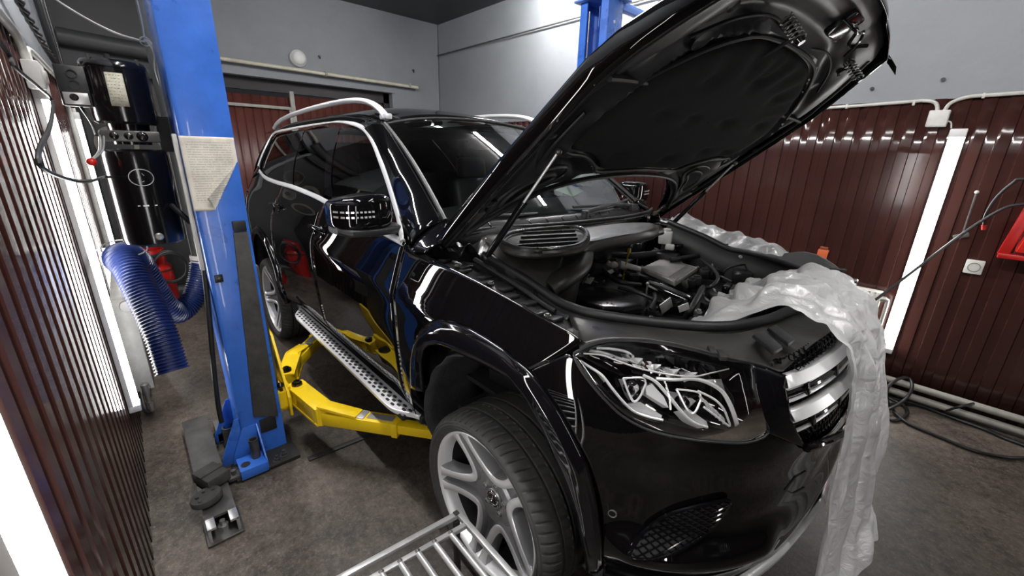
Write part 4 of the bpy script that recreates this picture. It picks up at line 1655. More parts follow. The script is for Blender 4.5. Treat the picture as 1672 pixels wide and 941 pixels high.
# ================================================================== grille
gx = lambda y, z: XFz(z) + .0 - .22 * max(0, abs(y) - .02) ** 2 - .01
gr = bpy.data.objects.new('grille', None)
C.objects.link(gr)
gr.parent = car
gr.location = V((.85, 0, 1.0)) - V(car.location)
ORG[gr.name] = V((.85, 0, 1.0))
GYW = lambda z: lut([.86, .93, .99, 1.05, 1.11, 1.14], [.40, .455, .50, .515, .52, .505], z)
# backing
P = [[V((S0(max(.001, abs(w) * GYW(z)), z).x - .05, w * GYW(z) * .99, z)) for w in [-1 + k / 10 for k in range(21)]] for z in (.87, .92, .98, 1.04, 1.10, 1.15)]
G().grid(P).build('backing', 'matblack', gr, recalc=False, solid=.004, soff=0)


def gp(w, z, off=0):
    y = w * GYW(z)
    # point on the nose surface at this y
    s = abs(y)
    lo, hi_ = 0, .9
    for _ in range(30):
        m = (lo + hi_) / 2
        if -S0(m, z).y < s:
            lo = m
        else:
            hi_ = m
    p = S(lo, z, off)
    return V((p.x, y, p.z))


# hex mesh
g = G()
for row in range(11):
    z = .872 + row * .0285
    for k in range(-17, 18):
        w = (k + (row % 2) * .5) / 17
        if abs(w) > .97:
            continue
        c = gp(w, z, -.028)
        hexp = []
        for a in range(6):
            t = PI / 3 * a
            hexp.append(gp(max(-1, min(1, w + .0335 * math.cos(t) * 1.0)), z + .0185 * math.sin(t), -.028))
        for a in range(6):
            g.bar(hexp[a], hexp[(a + 1) % 6], .007, .004, up=(1, 0, 0))
g.build('hex_mesh', 'gloss', gr, smooth=0)
# two chrome louvre bars: plain face above, slotted strip below
for zt, zb_ in ((1.138, 1.120), (1.046, 1.028)):
    ws_ = [-1 + k / 15 for k in range(31)]
    P = [[gp(w, zt, -.016) for w in ws_], [gp(w, zt - .004, .004) for w in ws_], [gp(w, zb_ - .012, .012) for w in ws_], [gp(w, zb_ - .016, .006) for w in ws_], [gp(w, zb_ - .014, -.02) for w in ws_]]
    b = G().grid(P).build('louvre_bar', 'satin', gr, recalc=False, solid=.003, soff=0, smooth=25)
    for dz, mm, rr in ((-.021, 'satin', .0035), (-.033, 'gloss', .009), (-.050, 'satin', .0055)):
        G().tube([gp(w, zb_ + dz, -.004) for w in ws_], rr, 8, flat=.8).build('louvre_slat', mm, gr)
    for w in (-.82, -.45, .45, .82):
        a, c = gp(w, zb_ - .018, .002), gp(w, zb_ - .050, -.001)
        G().bar(a, c, .02, .012, up=(1, 0, 0), bev=.002).build('louvre_rib', 'gloss', gr)
# centre star on the grille (mostly behind the sheet)
g = G()
pc = gp(0, 1.03, -.012)
star_ring(g, pc, (1, 0, 0), .09)
g.build('star_emblem', 'chrome', gr, smooth=0, recalc=False)

# ================================================================== mirrors, handles, running boards
for sg in (-1, 1):
    mk = (lambda g: g) if sg < 0 else (lambda g: g.mirror())
    mr = bpy.data.objects.new('side_mirror', None)
    C.objects.link(mr)
    mr.parent = car
    mr.location = V((-.70, sg * 1.0, 1.40)) - V(car.location)
    ORG[mr.name] = V((-.70, sg * 1.0, 1.40))
    # cap: rounded wedge, section loft along -y
    def sec(y, x0, x1, z0, z1, rnd, n=28):
        cx, cz, hx_, hz = (x0 + x1) / 2, (z0 + z1) / 2, (x1 - x0) / 2, (z1 - z0) / 2
        out = []
        for k in range(n):
            t = 2 * PI * k / n
            c, s_ = math.cos(t), math.sin(t)
            out.append(V((cx + hx_ * math.copysign(abs(c) ** rnd, c), y, cz + hz * math.copysign(abs(s_) ** rnd, s_))))
        return out
    rows = [sec(-.905, -.745, -.67, 1.415, 1.475, .6), sec(-.910, -.765, -.635, 1.382, 1.495, .5), sec(-.925, -.765, -.618, 1.373, 1.510, .45), sec(-.97, -.767, -.602, 1.370, 1.518, .42), sec(-1.03, -.77, -.600, 1.370, 1.513, .42), sec(-1.08, -.77, -.610, 1.371, 1.505, .42), sec(-1.118, -.77, -.632, 1.374, 1.495, .45), sec(-1.137, -.77, -.665, 1.380, 1.486, .5), sec(-1.145, -.765, -.70, 1.392, 1.474, .6)]
    g = G().grid(rows, cu=True)
    g.add(rows[0], [tuple(range(28))]).add(rows[-1], [tuple(range(28))])
    mk(g).build('cap', 'paint', mr, sub=1)
    rows = [sec(-.862, -.725, -.625, 1.345, 1.382, .7), sec(-.90, -.75, -.620, 1.342, 1.384, .5), sec(-1.0, -.762, -.612, 1.343, 1.382, .5), sec(-1.09, -.765, -.62, 1.347, 1.384, .5), sec(-1.135, -.76, -.66, 1.358, 1.390, .6)]
    g = G().grid(rows, cu=True)
    g.add(rows[0], [tuple(range(28))]).add(rows[-1], [tuple(range(28))])
    mk(g).build('base', 'plastic', mr)
    rows = [sec(-.84, -.715, -.62, 1.335, 1.385, .8), sec(-.90, -.71, -.635, 1.342, 1.382, .8)]
    g = G().grid(rows, cu=True)
    g.add(rows[0], [tuple(range(28))]).add(rows[-1], [tuple(range(28))])
    mk(g).build('foot', 'plastic', mr)
    # glass on the rear face
    g = G().prism([(-.92, 1.40), (-1.11, 1.40), (-1.13, 1.44), (-1.10, 1.505), (-.95, 1.508), (-.915, 1.47)], .004, (-.776, 0, -.01), (0, 1, 0), (0, 0, 1), bev=.0)
    mk(g).build('glass', 'chrome', mr, smooth=0)
    # clear repeater: two dashed light lines wrapping the outer end
    for zz in (1.450, 1.430):
        g = G()
        for k in range(9):
            y0 = -1.005 - k * .0155
            def fr(y):
                return lut([-1.143, -1.135, -1.115, -1.08, -1.03, -.97], [-.70, -.665, -.632, -.610, -.600, -.600], y)
            a, b = V((fr(y0) + .0015, y0, zz)), V((fr(y0 - .009) + .0015, y0 - .009, zz))
            g.bar(a, b, .004, .007, up=(0, 0, 1))
        mk(g).build('repeater', 'signalclear', mr, smooth=0)

# door handles
for (u, v), doors, L_ in (((452, 338), rdoor, .20), ((521, 376), fdoor, .22)):
    q = inv(hit(u, v))
    for k, sg in enumerate((1, -1)):
        f = lambda ds, dz, off: S(sg * (q[0] + ds), q[1] + dz, off)
        # cup
        P = [[f(-.11 + .22 * j / 14, -.035 + .07 * i / 8, .003 - .002 * math.sin(PI * j / 14) * math.sin(PI * i / 8)) for j in range(15)] for i in range(9)]
        d = doors[k]
        pts = [f(-.115, .004, .004), f(-.085, .006, .028), f(-.03, .007, .036), f(.03, .007, .036), f(.085, .006, .028), f(.115, .004, .004)]
        hnd = G().tube(cat(pts, 5), .013, 10, flat=.7).build('handle', 'paint', d)
        pts = [f(-.10, .017, .018), f(-.03, .02, .040), f(.03, .02, .040), f(.10, .017, .018)]
        G().tube(cat(pts, 5), .003, 6).build('handle_trim', 'chrome', d)
        cup = cat([f(.075 * math.cos(t), -.01 + .035 * math.sin(t), .002) for t in [2 * PI * m / 14 for m in range(14)]], 3, closed=True)
        G().tube(cup, .004, 6, closed=True).build('handle_cup', 'gloss', d)

# running boards
for sg in (-1, 1):
    xs0, xs1 = -2.33, -.505
    rb = bpy.data.objects.new('running_board', None)
    C.objects.link(rb)
    rb.parent = car
    rb.location = V((-1.4, sg * .92, .5)) - V(car.location)
    ORG[rb.name] = V((-1.4, sg * .92, .5))
    yo = lambda x: .976 - .075 * sstep(-.72, -.49, x) ** 2 - .075 * sstep(-2.1, -2.34, x) ** 2
    xs = [xs0 + (xs1 - xs0) * k / 60 for k in range(61)]
    # plate outline (xy) with oval holes cut by boolean of hole slugs
    outer = [(x, -yo(x)) for x in xs]
    inner = [(x, -.895) for x in (xs1, xs0)]
    g = G().prism(outer + inner, .008, (0, 0, .497), (1, 0, 0), (0, 1, 0))
    rows = [[V((x, -yo(x), .505)) for x in xs], [V((x, -yo(x) - .004, .499)) for x in xs], [V((x, -yo(x) - .002, .480)) for x in xs], [V((x, -yo(x) + .03, .462)) for x in xs]]
    if sg > 0:
        g = g.mirror()
    plate = g.build('step_plate', 'satin', rb, smooth=20)
    g = G().grid(rows)
    (g if sg < 0 else g.mirror()).build('edge_trim', 'satin', rb, solid=.004)
    g = G().box((-1.42, -.88, .478), (1.86, .05, .05), bev=.012).box((-1.42, -.91, .474), (1.7, .10, .035), bev=.01)
    (g if sg < 0 else g.mirror()).build('base', 'plastic', rb)
    # anti-slip rubber studs set in the plate
    g = G()
    for r_, (yy, st) in enumerate(((.958, 0), (.938, .5), (.918, 0))):
        x = xs0 + .10 + st * .052
        while x < xs1 - .05:
            if yo(x) > yy + .012:
                ov = [(x + .010 * math.cos(t) + (.005 if math.cos(t) > 0 else -.005), -yy + .0072 * math.sin(t)) for t in [2 * PI * k / 12 for k in range(12)]]
                g.prism(ov, .0022, (0, 0, .5045), (1, 0, 0), (0, 1, 0))
            x += .052
    (g if sg < 0 else g.mirror()).build('grip_studs', 'rubber', rb, smooth=0)

# ================================================================== cabin
for sy in (-.40, .40):
    st = bpy.data.objects.new('front_seat', None)
    C.objects.link(st)
    st.parent = car
    st.location = V((-1.5, sy, .8)) - V(car.location)
    ORG[st.name] = V((-1.5, sy, .8))
    G().box((-1.42, sy, .86), (.52, .50, .16), bev=.05, seg=3).build('cushion', 'seat', st)
    G().box((-1.74, sy, 1.18), (.15, .48, .62), Matrix.Rotation(R_(-14), 3, 'Y'), bev=.05, seg=3).build('backrest', 'seat', st)
    G().box((-1.84, sy, 1.56), (.10, .26, .17), Matrix.Rotation(R_(-8), 3, 'Y'), bev=.04, seg=3).build('headrest', 'seat', st)
G().box((-2.7, 0, 1.1), (.2, 1.3, .75), Matrix.Rotation(R_(-12), 3, 'Y'), bev=.05).build('rear_bench', 'seat', car)
rows = [[V((x, y, z - .03 * (abs(y) / .75) ** 2)) for y in [-.76 + 1.52 * k / 12 for k in range(13)]] for x, z in ((-.50, 1.385), (-.64, 1.41), (-.80, 1.43), (-.92, 1.38), (-.93, 1.15), (-.88, .9))]
G().grid(rows).build('dashboard', 'cabin', car, recalc=False, solid=.02)
g = G().tube([V((-1.06, .40 + .19 * math.cos(t), 1.25 + .0)) + V((-.19 * math.sin(t) * .38, 0, .19 * math.sin(t))) for t in [2 * PI * k / 40 for k in range(40)]], .016, 10, closed=True)
g.cyl((-1.05, .40, 1.25), (-.9, .40, 1.2), .06, .05, 20).bar((-1.055, .23, 1.25), (-1.055, .57, 1.25), .03, .02)
g.build('steering_wheel', 'seat', car)
rows = [[V((x, y, 1.80 + .03 * (1 - (y / .6) ** 2))) for y in (-.6, -.3, 0, .3, .6)] for x in (-1.4, -2.2, -3.4)]
G().grid(rows).build('headliner', 'cabin', car, recalc=False, solid=.01)
g = G().box((-1.17, 0, 1.735), (.035, .25, .075), bev=.012).cyl((-1.19, 0, 1.76), (-1.22, 0, 1.83), .012, n=10)
g.build('rear_view_mirror', 'gloss', car)
# paper lying on the dashboard under the windscreen
A = [on(u, v, 'z', 1.452) for u, v in ((886, 303), (926, 297), (953, 312), (936, 321))]
pc = sum(A, V()) / 4
t = thing('paper_sheet', 'green and white printed sheet lying on the dashboard behind the windshield', 'paper', tuple(pc))
q4 = [(p.x, p.y) for p in A]
if sum(q4[i][0] * q4[(i + 1) % 4][1] - q4[(i + 1) % 4][0] * q4[i][1] for i in range(4)) < 0:
    q4.reverse()
G().prism(q4, .002, (0, 0, 1.450), (1, 0, 0), (0, 1, 0)).build('sheet', mat('pale green paper', (.50, .72, .48), .6), t, smooth=0)
B4 = [pc.lerp(on(u, v, 'z', 1.452), 1) for u, v in ((893, 305), (915, 301), (922, 306), (903, 309))]
q4 = [(p.x, p.y) for p in B4]
if sum(q4[i][0] * q4[(i + 1) % 4][1] - q4[(i + 1) % 4][0] * q4[i][1] for i in range(4)) < 0:
    q4.reverse()
G().prism(q4, .001, (0, 0, 1.4521), (1, 0, 0), (0, 1, 0)).build('printed_panel', mat('printed grey green', (.18, .30, .2), .6), t, smooth=0)
G().box(pc + V((0, 0, -.028)), (.10, .16, .050), bev=.01).build('binder', 'cabin', t)

# ================================================================== wipers and scuttle
rows = [[base(y) + V((dx, 0, dz)) for y in [-.74 + 1.48 * k / 20 for k in range(21)]] for dx, dz in ((-.02, .004), (.015, -.016), (.035, -.032), (.05, -.06), (.06, -.10))]
G().grid(rows).build('scuttle_panel', 'plastic', car, recalc=False, solid=.006, soff=0)
for k in range(14):
    y = -.66 + k * .1
    a = base(y)
    G().bar(a + V((.012, 0, -.014)), a + V((.036, 0, -.032)), .010, .008, bev=.003).build('scuttle_rib', 'gloss', car)
for pts, w in (([(740, 352), (800, 352), (855, 351)], .009), ([(855, 350), (920, 347), (985, 341), (1040, 343)], .009)):
    A = [on(*p, 'x', -.40) for p in pts]
    A = [V((p.x, p.y, max(1.40, min(1.43, p.z)))) for p in A]
    g = G().tube(cat(A, 6), .008, 8, flat=.6)
    g.build('wiper_blade', 'rubber', car)
for a, b in (((.0, .62)), ((.52, -.04))):
    A = [base(a) + V((.03, 0, .0)), base(a + (b - a) * .3) + V((.02, 0, .016)), base(a + (b - a) * .75) + V((-.005, 0, .022)), base(b) + V((-.02, 0, .024))]
    g = G().tube(cat(A, 6), [.012] * 7 + [.009] * 12, 8, flat=.6)
    g.cyl(base(a) + V((.03, 0, -.03)), base(a) + V((.03, 0, .008)), .02, .018, 16)
    g.build('wiper_arm', 'plastic', car)
# ================================================================== hood, opened 38 degrees about its rear hinges
HA = R_(38)
HO = V((-.40, 0, 1.36))
EL, EN = V((math.cos(HA), 0, math.sin(HA))), V((-math.sin(HA), 0, math.cos(HA)))


def HW(L, y, n):
    return HO + EL * L + V((0, y, 0)) + EN * n


hwf = lambda L: lut([0, .5, .88, .97, 1.06, 1.15, 1.25], [.845, .858, .850, .825, .775, .715, .650], L)


def hoodp(w, f, dn=0, inset=0.):
    a = abs(w)
    Ls = 1.25 * f
    Lr, Lf = .385 * (1 - a ** 3), 1.25 + .08 * (1 - a ** 2.2)
    L = Lr + (Lf - Lr) * f
    y = w * (hwf(Ls) - inset)
    n = .058 * (1 - a ** 3) - .02 * sstep(.9, 1, f) * (1 - a ** 4) + .018 * math.exp(-((a - .56) / .10) ** 2)
    return L, y, n + dn


hood = bpy.data.objects.new('hood', None)
C.objects.link(hood)
hood.parent = car
hood.location = HO - V(car.location)
ORG[hood.name] = HO.copy()
NW, NFR = 64, 48
ws_ = [-1 + 2 * j / NW for j in range(NW + 1)]
fs_ = [i / NFR for i in range(NFR + 1)]
rows = []
# front flange, skin, rear
for i, f in enumerate(fs_):
    row = []
    for sgn, w in ((-1, -1), ):
        L, y, n = hoodp(-1, f)
        row += [HW(L, y + .012, n - .062), HW(L, y - .002, n - .030), HW(L, y - .003, n - .008)]
    for w in ws_:
        row.append(HW(*hoodp(w, f)))
    L, y, n = hoodp(1, f)
    row += [HW(L, y + .003, n - .008), HW(L, y + .002, n - .030), HW(L, y - .012, n - .062)]
    rows.append(row)
last = []
for k, (dl, dn) in enumerate(((.006, -.012), (.004, -.045), (-.01, -.07))):
    rows.append([p + EL * dl + EN * dn for p in rows[NFR]])
G().grid(rows).build('outer_skin', 'paint', hood, recalc=False, solid=.003, soff=0)

# insulation pad outline (L, |y|)
PADH = [(1.09, 0), (1.088, .14), (1.07, .30), (1.01, .44), (.93, .545), (.86, .61), (.78, .655), (.68, .67), (.61, .655), (.575, .59), (.555, .49), (.50, .37), (.455, .30), (.455, .15), (.46, 0)]
PAD = cat(PADH + [(a, -b) for a, b in reversed(PADH[1:-1])], 5, closed=True)
PAD = [(p.x, p.y) for p in PAD]


def pdist(L, y):
    # signed distance to the pad outline (negative inside)
    best = 9
    ins = False
    m = len(PAD)
    for i in range(m):
        a, b = PAD[i], PAD[(i + 1) % m]
        dx, dy = b[0] - a[0], b[1] - a[1]
        t = max(0, min(1, ((L - a[0]) * dx + (y - a[1]) * dy) / (dx * dx + dy * dy + 1e-12)))
        d = math.hypot(a[0] + dx * t - L, a[1] + dy * t - y)
        best = min(best, d)
        if (a[1] > y) != (b[1] > y) and L < (b[0] - a[0]) * (y - a[1]) / (b[1] - a[1]) + a[0]:
            ins = not ins
    return -best if ins else best


def under(L, y, w, f):
    d = pdist(L, y)
    a = abs(w)
    h = -.050
    h += .022 * math.exp(-((d - .085) / .030) ** 2) * (1 if d > 0 else 0)          # channel round the pad
    h -= .016 * math.exp(-((d - .026) / .011) ** 2)                                # pressed ridge
    h += .030 * sstep(.90, .97, a)                                                # edge fold
    h += .022 * sstep(.95, 1., f)
    h -= .012 * math.exp(-((a - .80) / .06) ** 2) * sstep(.1, .3, f) * sstep(.95, .8, f)
    h += .020 * math.exp(-((f - .12) / .05) ** 2) * sstep(.9, .7, a)
    h -= .014 * math.exp(-((f - .90) / .04) ** 2) * sstep(.85, .6, a)
    return h


rows = []
NU, NV = 120, 90
for i in range(NV + 1):
    f = .004 + .992 * i / NV
    row = []
    for j in range(NU + 1):
        w = -1 + 2 * j / NU
        L, y, n = hoodp(w, f, 0, .012)
        row.append(HW(L, y, n + under(L, y, w, f)))
    rows.append(row)
G().grid(rows).flip().build('inner_panel', 'underhood', hood, recalc=False, solid=.002, soff=0)


def hn(L, y):
    # skin height above the hood plane
    w = y / hwf(min(1.25, max(0, L)))
    a = min(1, abs(w))
    return .058 * (1 - a ** 3)


# pad with button dimples
DIM = [(.78, -.36), (.77, -.12), (.78, .16), (.54, .06), (.61, .52), (.55, -.32), (.93, -.30), (.97, 0), (.93, .30), (.62, -.55), (.80, .47), (.60, .30)]
rows = []
for r in range(22):
    t = r / 21
    row = []
    for k, (pl, py) in enumerate(PAD):
        L, y = .77 + (pl - .77) * t, py * t
        h = -.074 - .012 * math.sin(PI * min(1, t * 1.02)) + .02 * sstep(.93, 1, t)
        for a, b in DIM:
            h += .020 * math.exp(-(((L - a) / .030) ** 2 + ((y - b) / .045) ** 2))
        if y > -.45 and t > .55 and L > .85:
            h += .007 * math.sin(k * 1.1) * sstep(.55, .8, t) * sstep(1, .9, t)
        row.append(HW(L, y, hn(L, y) + h))
    rows.append(row)
G().grid(rows, cu=True).build('insulation_pad', 'pad', hood, recalc=False, solid=.004, soff=0)
# bright pressed rim with clips round the pad front
rim = [HW(L * 1.0 + (L - .77) * .045, y * 1.045, hn(L, y) - .066) for L, y in PAD]
G().tube(rim, .008, 8, closed=True, flat=.8).build('pad_rim', 'underhood', hood)
# raised bead lines and pressed frames on the inner panel


def uline(name, pts, r, m='underhood', closed=False, dn=-.052, n=6):
    P = cat([(a, b, 0) for a, b in pts], n, closed=closed)
    P = [HW(p.x, p.y, hn(p.x, p.y) + dn) for p in P]
    return G().tube(P, r, 8, closed=closed, flat=.7).build(name, m, hood)


for s in (-1, 1):
    uline('edge_bead', [(.06, s * .80), (.4, s * .815), (.85, s * .805), (1.0, s * .75), (1.12, s * .675), (1.2, s * .60)], .007)
    uline('stiffener', [(.88, s * .79), (.875, s * .68), (.87, s * .58)], .012, 'matblack', dn=-.055)
    uline('vent_frame', [(.20, s * .75), (.36, s * .75), (.46, s * .66), (.47, s * .53), (.41, s * .49), (.33, s * .59), (.24, s * .68)], .008, closed=True)
    uline('vent_frame', [(.26, s * .71), (.35, s * .71), (.42, s * .64), (.43, s * .56), (.40, s * .54), (.35, s * .61), (.28, s * .66)], .010, 'matblack', closed=True)
    uline('inner_bead', [(.46, s * .70), (.60, s * .735), (.75, s * .735)], .006)
    uline('inner_bead', [(1.12, s * .10), (1.14, s * .30), (1.10, s * .47), (1.02, s * .60)], .006)
    for a, b, rr in ((1.02, .52, .024), (.30, .78, .016), (.08, .76, .02), (1.12, .56, .014), (.66, .79, .010), (1.19, .42, .013)):
        p = HW(a, s * b, hn(a, s * b) - .0545)
        G().lathe([(0, -.004), (rr, -.004), (rr * 1.25, 0)], p, -EN, 24).build('access_hole', 'matblack', hood)
    # bump springs
    p = HW(1.155, (.53 if s > 0 else -.27), hn(1.15, .5) - .05)
    g = G().tube([p - EN * (.075 * k / 70) + (EL * math.cos(k * .55) + V((0, 1, 0)) * math.sin(k * .55)) * .017 for k in range(71)], .0028, 6)
    g.build('bump_spring', 'steel', hood)
    G().cyl(p, p - EN * .085, .005, n=10).cyl(p - EN * .075, p - EN * .088, .014, .010, 18).build('striker_pin', 'blacksteel', hood)
    # hinge arms
    g = G().bar(HW(.0, s * .79, -.03), HW(.26, s * .80, -.045), .03, .012, bev=.002)
    g.bar(HW(.0, s * .79, -.03), V((-.50, s * .79, 1.30)), .03, .014, bev=.002).cyl(HW(0, s * .775, -.03), HW(0, s * .805, -.03), .014, n=14)
    g.build('hinge', 'steel', hood)
    # gas strut
    p0, p1 = V((-.22, s * .735, 1.30)), V((.09, s * .70, 1.695))
    if s > 0:
        p0, p1 = V((-.22, .735, 1.30)), V((.09, .70, 1.665))
    st = G().cyl(p0, p0.lerp(p1, .56), .0125, n=16).cyl(p0.lerp(p1, .54), p0.lerp(p1, .57), .014, n=16).build('gas_strut', 'blacksteel', hood)
    G().cyl(p0.lerp(p1, .56), p1, .0045, n=12).build('rod', 'satin', st)
    G().ball(p0, .014).ball(p1, .012).build('ball_joint', 'steel', st)
# latch hook, cable and release lever
c = HW(1.225, .10, hn(1.2, .1) - .07)
g = G().box(c, (.09, .11, .03), Matrix.Rotation(-HA, 3, 'Y'), bev=.008)
g.tube(cat([c, HW(1.24, .20, -.02), HW(1.20, .26, -.03), HW(1.235, .30, -.06)], 5), .006, 8)
g.tube(cat([HW(1.235, .02, -.02), HW(1.24, .10, -.06), HW(1.25, .18, -.045), HW(1.225, .23, -.05), HW(1.17, .34, -.03)], 6), .0045, 8)
g.build('latch', 'blacksteel', hood)
uline('bump_stop', [(1.05, -.16), (1.10, -.13), (1.13, -.12)], .006, 'plastic', dn=-.075)
# rubber weather strip along the rear edge
uline('rear_seal', [(.10, -.78), (.25, -.64), (.36, -.42), (.40, 0), (.36, .42), (.25, .64), (.10, .78)], .012, 'rubber', dn=-.058)

# ================================================================== engine bay
at = lambda u, v, z: on(u, v, 'z', z)
SEAL = [on(790, 416, 'y', -.73), on(805, 425, 'y', -.725), on(860, 458, 'y', -.715), on(910, 492, 'y', -.705)] + [at(*p, 1.205) for p in ((935, 503), (960, 511), (1020, 521), (1100, 530), (1180, 533.5), (1250, 523), (1290, 507))] + [V((.70, 0, 1.205))]
seal_c = cat(SEAL, 5)
two(G().tube(seal_c, .0165, 12), 'bay_seal', 'rubber', car)
two(G().tube([p + V((.0, -.012, -.02)) for p in seal_c], .012, 8), 'seal_flange', 'bayplastic', car)
# inner walls of the bay
P = [[p + V((0, .012, -.012)) for p in seal_c], [p + V((-.01, .03, -.10)) for p in seal_c], [V((p.x - .03, p.y + .06, .72)) for p in seal_c]]
two(G().grid(P), 'bay_wall', 'matblack', car, recalc=False, solid=.006, soff=0)
G().box((.02, 0, .70), (1.0, 1.44, .02)).build('bay_floor', 'matblack', car, smooth=0)
P = [[V((-.50, y, z)) for y in (-.80, -.4, 0, .4, .80)] for z in (.7, 1., 1.32)]
G().grid(P).build('firewall', 'matblack', car, solid=.01)
# gutter between fender and seal
FT3 = [S(q[0], q[1]) for q in FT]
O = [p + V((0, .004, -.006)) for p in FT3]
O2 = [p + V((0, .045, -.045)) for p in FT3]
I2 = [p + V((0, -.035, -.03)) for p in seal_c[:22]]
I1 = [p + V((0, -.01, -.008)) for p in seal_c[:22]]
for sg in (1, -1):
    mk = (lambda g: g) if sg > 0 else (lambda g: g.mirror())
    P = strip3(O, O2, 40, 2) + strip3(O2, I2, 40, 6)[1:] + strip3(I2, I1, 40, 2)[1:]
    P = [[p + V((0, 0, .004 * noise.noise(V((p.x * 14, p.y * 14, i * .7))))) for p in r] for i, r in enumerate(P)]
    mk(G().grid(P)).build('fender_gutter', 'bayplastic', car, recalc=False, solid=.004, soff=0)
    g = G()
    a, b = O2, I2
    A, B_ = resamp(O2, 24), resamp(I2, 24)
    for k in range(2, 23, 2):
        c = V(A[k]).lerp(V(B_[k]), .35 + .2 * (k % 4 == 0)) + V((0, 0, .006))
        mk(G().box(c, (.035, .05, .012), Matrix.Rotation(R_(-6), 3, 'Y'), bev=.003)).build('gutter_rib', 'plastic', car)
    for k in (5, 11, 19):
        c = V(A[k]).lerp(V(B_[k]), .3) + V((0, 0, .014))
        mk(G().bolt(c, (0, 0, 1), .008, .008)).build('bolt', 'steel', car)
    # inner rail with rubber lip
    P2 = [p + V((0, -.045, -.012)) for p in seal_c[:18]]
    mk(G().tube(P2, .009, 8)).build('gutter_lip', 'rubber', car)
# front panel between seal, lamps and grille
PO = [S(*q) for q in HU[1:]] + [S(*q) for q in tr([(1250, 602)])] + [S(*GL[0], -.01), V((.785, -.34, 1.175)), V((.80, -.17, 1.18)), V((.805, 0, 1.18))]
PI_ = [p for p in seal_c[18:]]
P = strip3([p + V((0, 0, -.012)) for p in PI_], [p + V((-.004, .004, .004)) for p in PO], 46, 10, -.006, lambda u: (0, 0, 1))
two(G().grid(P), 'front_panel', 'greyplastic', car, recalc=False, solid=.004, soff=0)


def fp(u, v, z=1.2):
    return at(u, v, z)


def mirbuild(g, nm, m, **kw):
    return two(g, nm, m, car, **kw)


# lamp-top lip, panel clips, slots
mirbuild(G().tube([p + V((0, 0, .003)) for p in PO[:10]], .005, 8, flat=.6), 'lamp_bezel', 'plastic')
c = fp(1000, 543)
mirbuild(G().cyl(c + V((0, 0, -.01)), c + V((0, 0, .006)), .009, .007, 18).cyl(c + V((0, 0, .004)), c + V((0, 0, .008)), .0045, n=12), 'panel_clip', 'zinc')
for u, v in ((1090, 566), (1163, 574), (1178, 580), (940, 548)):
    c = fp(u, v, 1.205)
    mirbuild(G().box(c, (.018, .045, .014), Matrix.Rotation(R_(35), 3, 'Z'), bev=.003), 'panel_slot', 'matblack')
for pp in ([(1228, 545), (1246, 536), (1280, 566), (1264, 576)], [(1252, 534), (1266, 528), (1300, 553), (1288, 562)]):
    A = [fp(u, v, 1.208) for u, v in pp]
    g = G().prism([(p.x, p.y) for p in reversed(A)], .011, (0, 0, 1.197), (1, 0, 0), (0, 1, 0), bev=.003, top=.9)
    mirbuild(g, 'air_slot', 'bayplastic')
# hexagon mesh on top of the grille
g = G()
for i in range(3):
    for k in range(15):
        y = -.46 + (k + .5 * (i % 2)) * .034
        x = .786 + i * .0095 - .16 * max(0, -y - .1) ** 2
        z = 1.174 - i * .010
        hx_ = [V((x + .0068 * math.sin(PI / 3 * a), y + .0185 * math.cos(PI / 3 * a), z - .006 * math.sin(PI / 3 * a))) for a in range(6)]
        for a in range(6):
            g.bar(hx_[a], hx_[(a + 1) % 6], .0030, .003)
mirbuild(g, 'grille_top_mesh', 'gloss', smooth=0)

# ---- big plastic plenum (rear right) with its cabin air inlet
PL = [(800, 395, 1.335), (812, 418, 1.31), (838, 442, 1.28), (872, 462, 1.24), (892, 478, 1.205), (915, 468, 1.205), (942, 446, 1.24), (955, 412, 1.29), (975, 394, 1.325), (1068, 375, 1.34), (1064, 362, 1.345), (960, 368, 1.345), (800, 380, 1.345)]
A = cat([at(*p) for p in PL], 3, closed=True)
cx = sum(A, V()) / len(A)
rows = [[cx.lerp(p, t) + V((0, 0, .018 * (1 - t ** 2) - .010 * sstep(.93, 1, t) + .005 * noise.noise(p * 9))) for p in A] for t in (.02, .3, .6, .85, .95, 1)]
NA = len(A)
skd = lambda k: lut([0, 6, 14, 17, 20, 24, 30, 36, 39], [.2, .22, .22, .16, .06, .05, .05, .08, .2], k * 39 / NA)
rows += [[p + V((0, 0, -.03)) for p in A], [p + V((0, 0, -skd(k))) for k, p in enumerate(A)]]
plen = G().grid(rows, cu=True).build('air_plenum', 'greyplastic', car, recalc=False, solid=.004, soff=0)
A = [at(u, v, 1.358) for u, v in ((820, 393), (833, 381), (870, 375), (930, 371), (955, 376), (957, 389), (940, 402), (885, 408), (843, 405))]
ring = cat(A, 4, closed=True)
G().tube(ring, .010, 10, closed=True).build('inlet_rim', 'bayplastic', plen)
G().tube([p + V((0, 0, -.016)) for p in ring], .016, 10, closed=True).build('inlet_rim', 'greyplastic', plen)
cx = sum((p for p in ring), V()) / len(ring)
rows = [[cx.lerp(p, t) + V((0, 0, -.012)) for p in ring] for t in (.02, .5, .97)]
G().grid(rows, cu=True).build('inlet_floor', 'matblack', plen, solid=.003)
d = (at(945, 386, 1.352) - at(832, 392, 1.352))
for k in range(4):
    a0 = at(838 + k * 3, 402 - k * 7, 1.352)
    G().bar(a0 + d * .06, a0 + d * .88, .006, .010).build('inlet_slat', 'bayplastic', plen)
# snorkel
A = [at(955, 402, 1.28), at(945, 435, 1.25), at(915, 458, 1.225), at(893, 472, 1.20)]
G().tube(cat(A, 6), [.045 + .012 * k / 18 for k in range(19)], 16, flat=.7, up=(0, 0, 1)).build('snorkel', 'greyplastic', plen)
A = [at(968, 396, 1.30), at(1000, 390, 1.30), at(1040, 384, 1.30), at(1078, 376, 1.30)]
G().tube(cat(A, 6), .030, 14, flat=.7).build('cross_duct', 'greyplastic', plen)
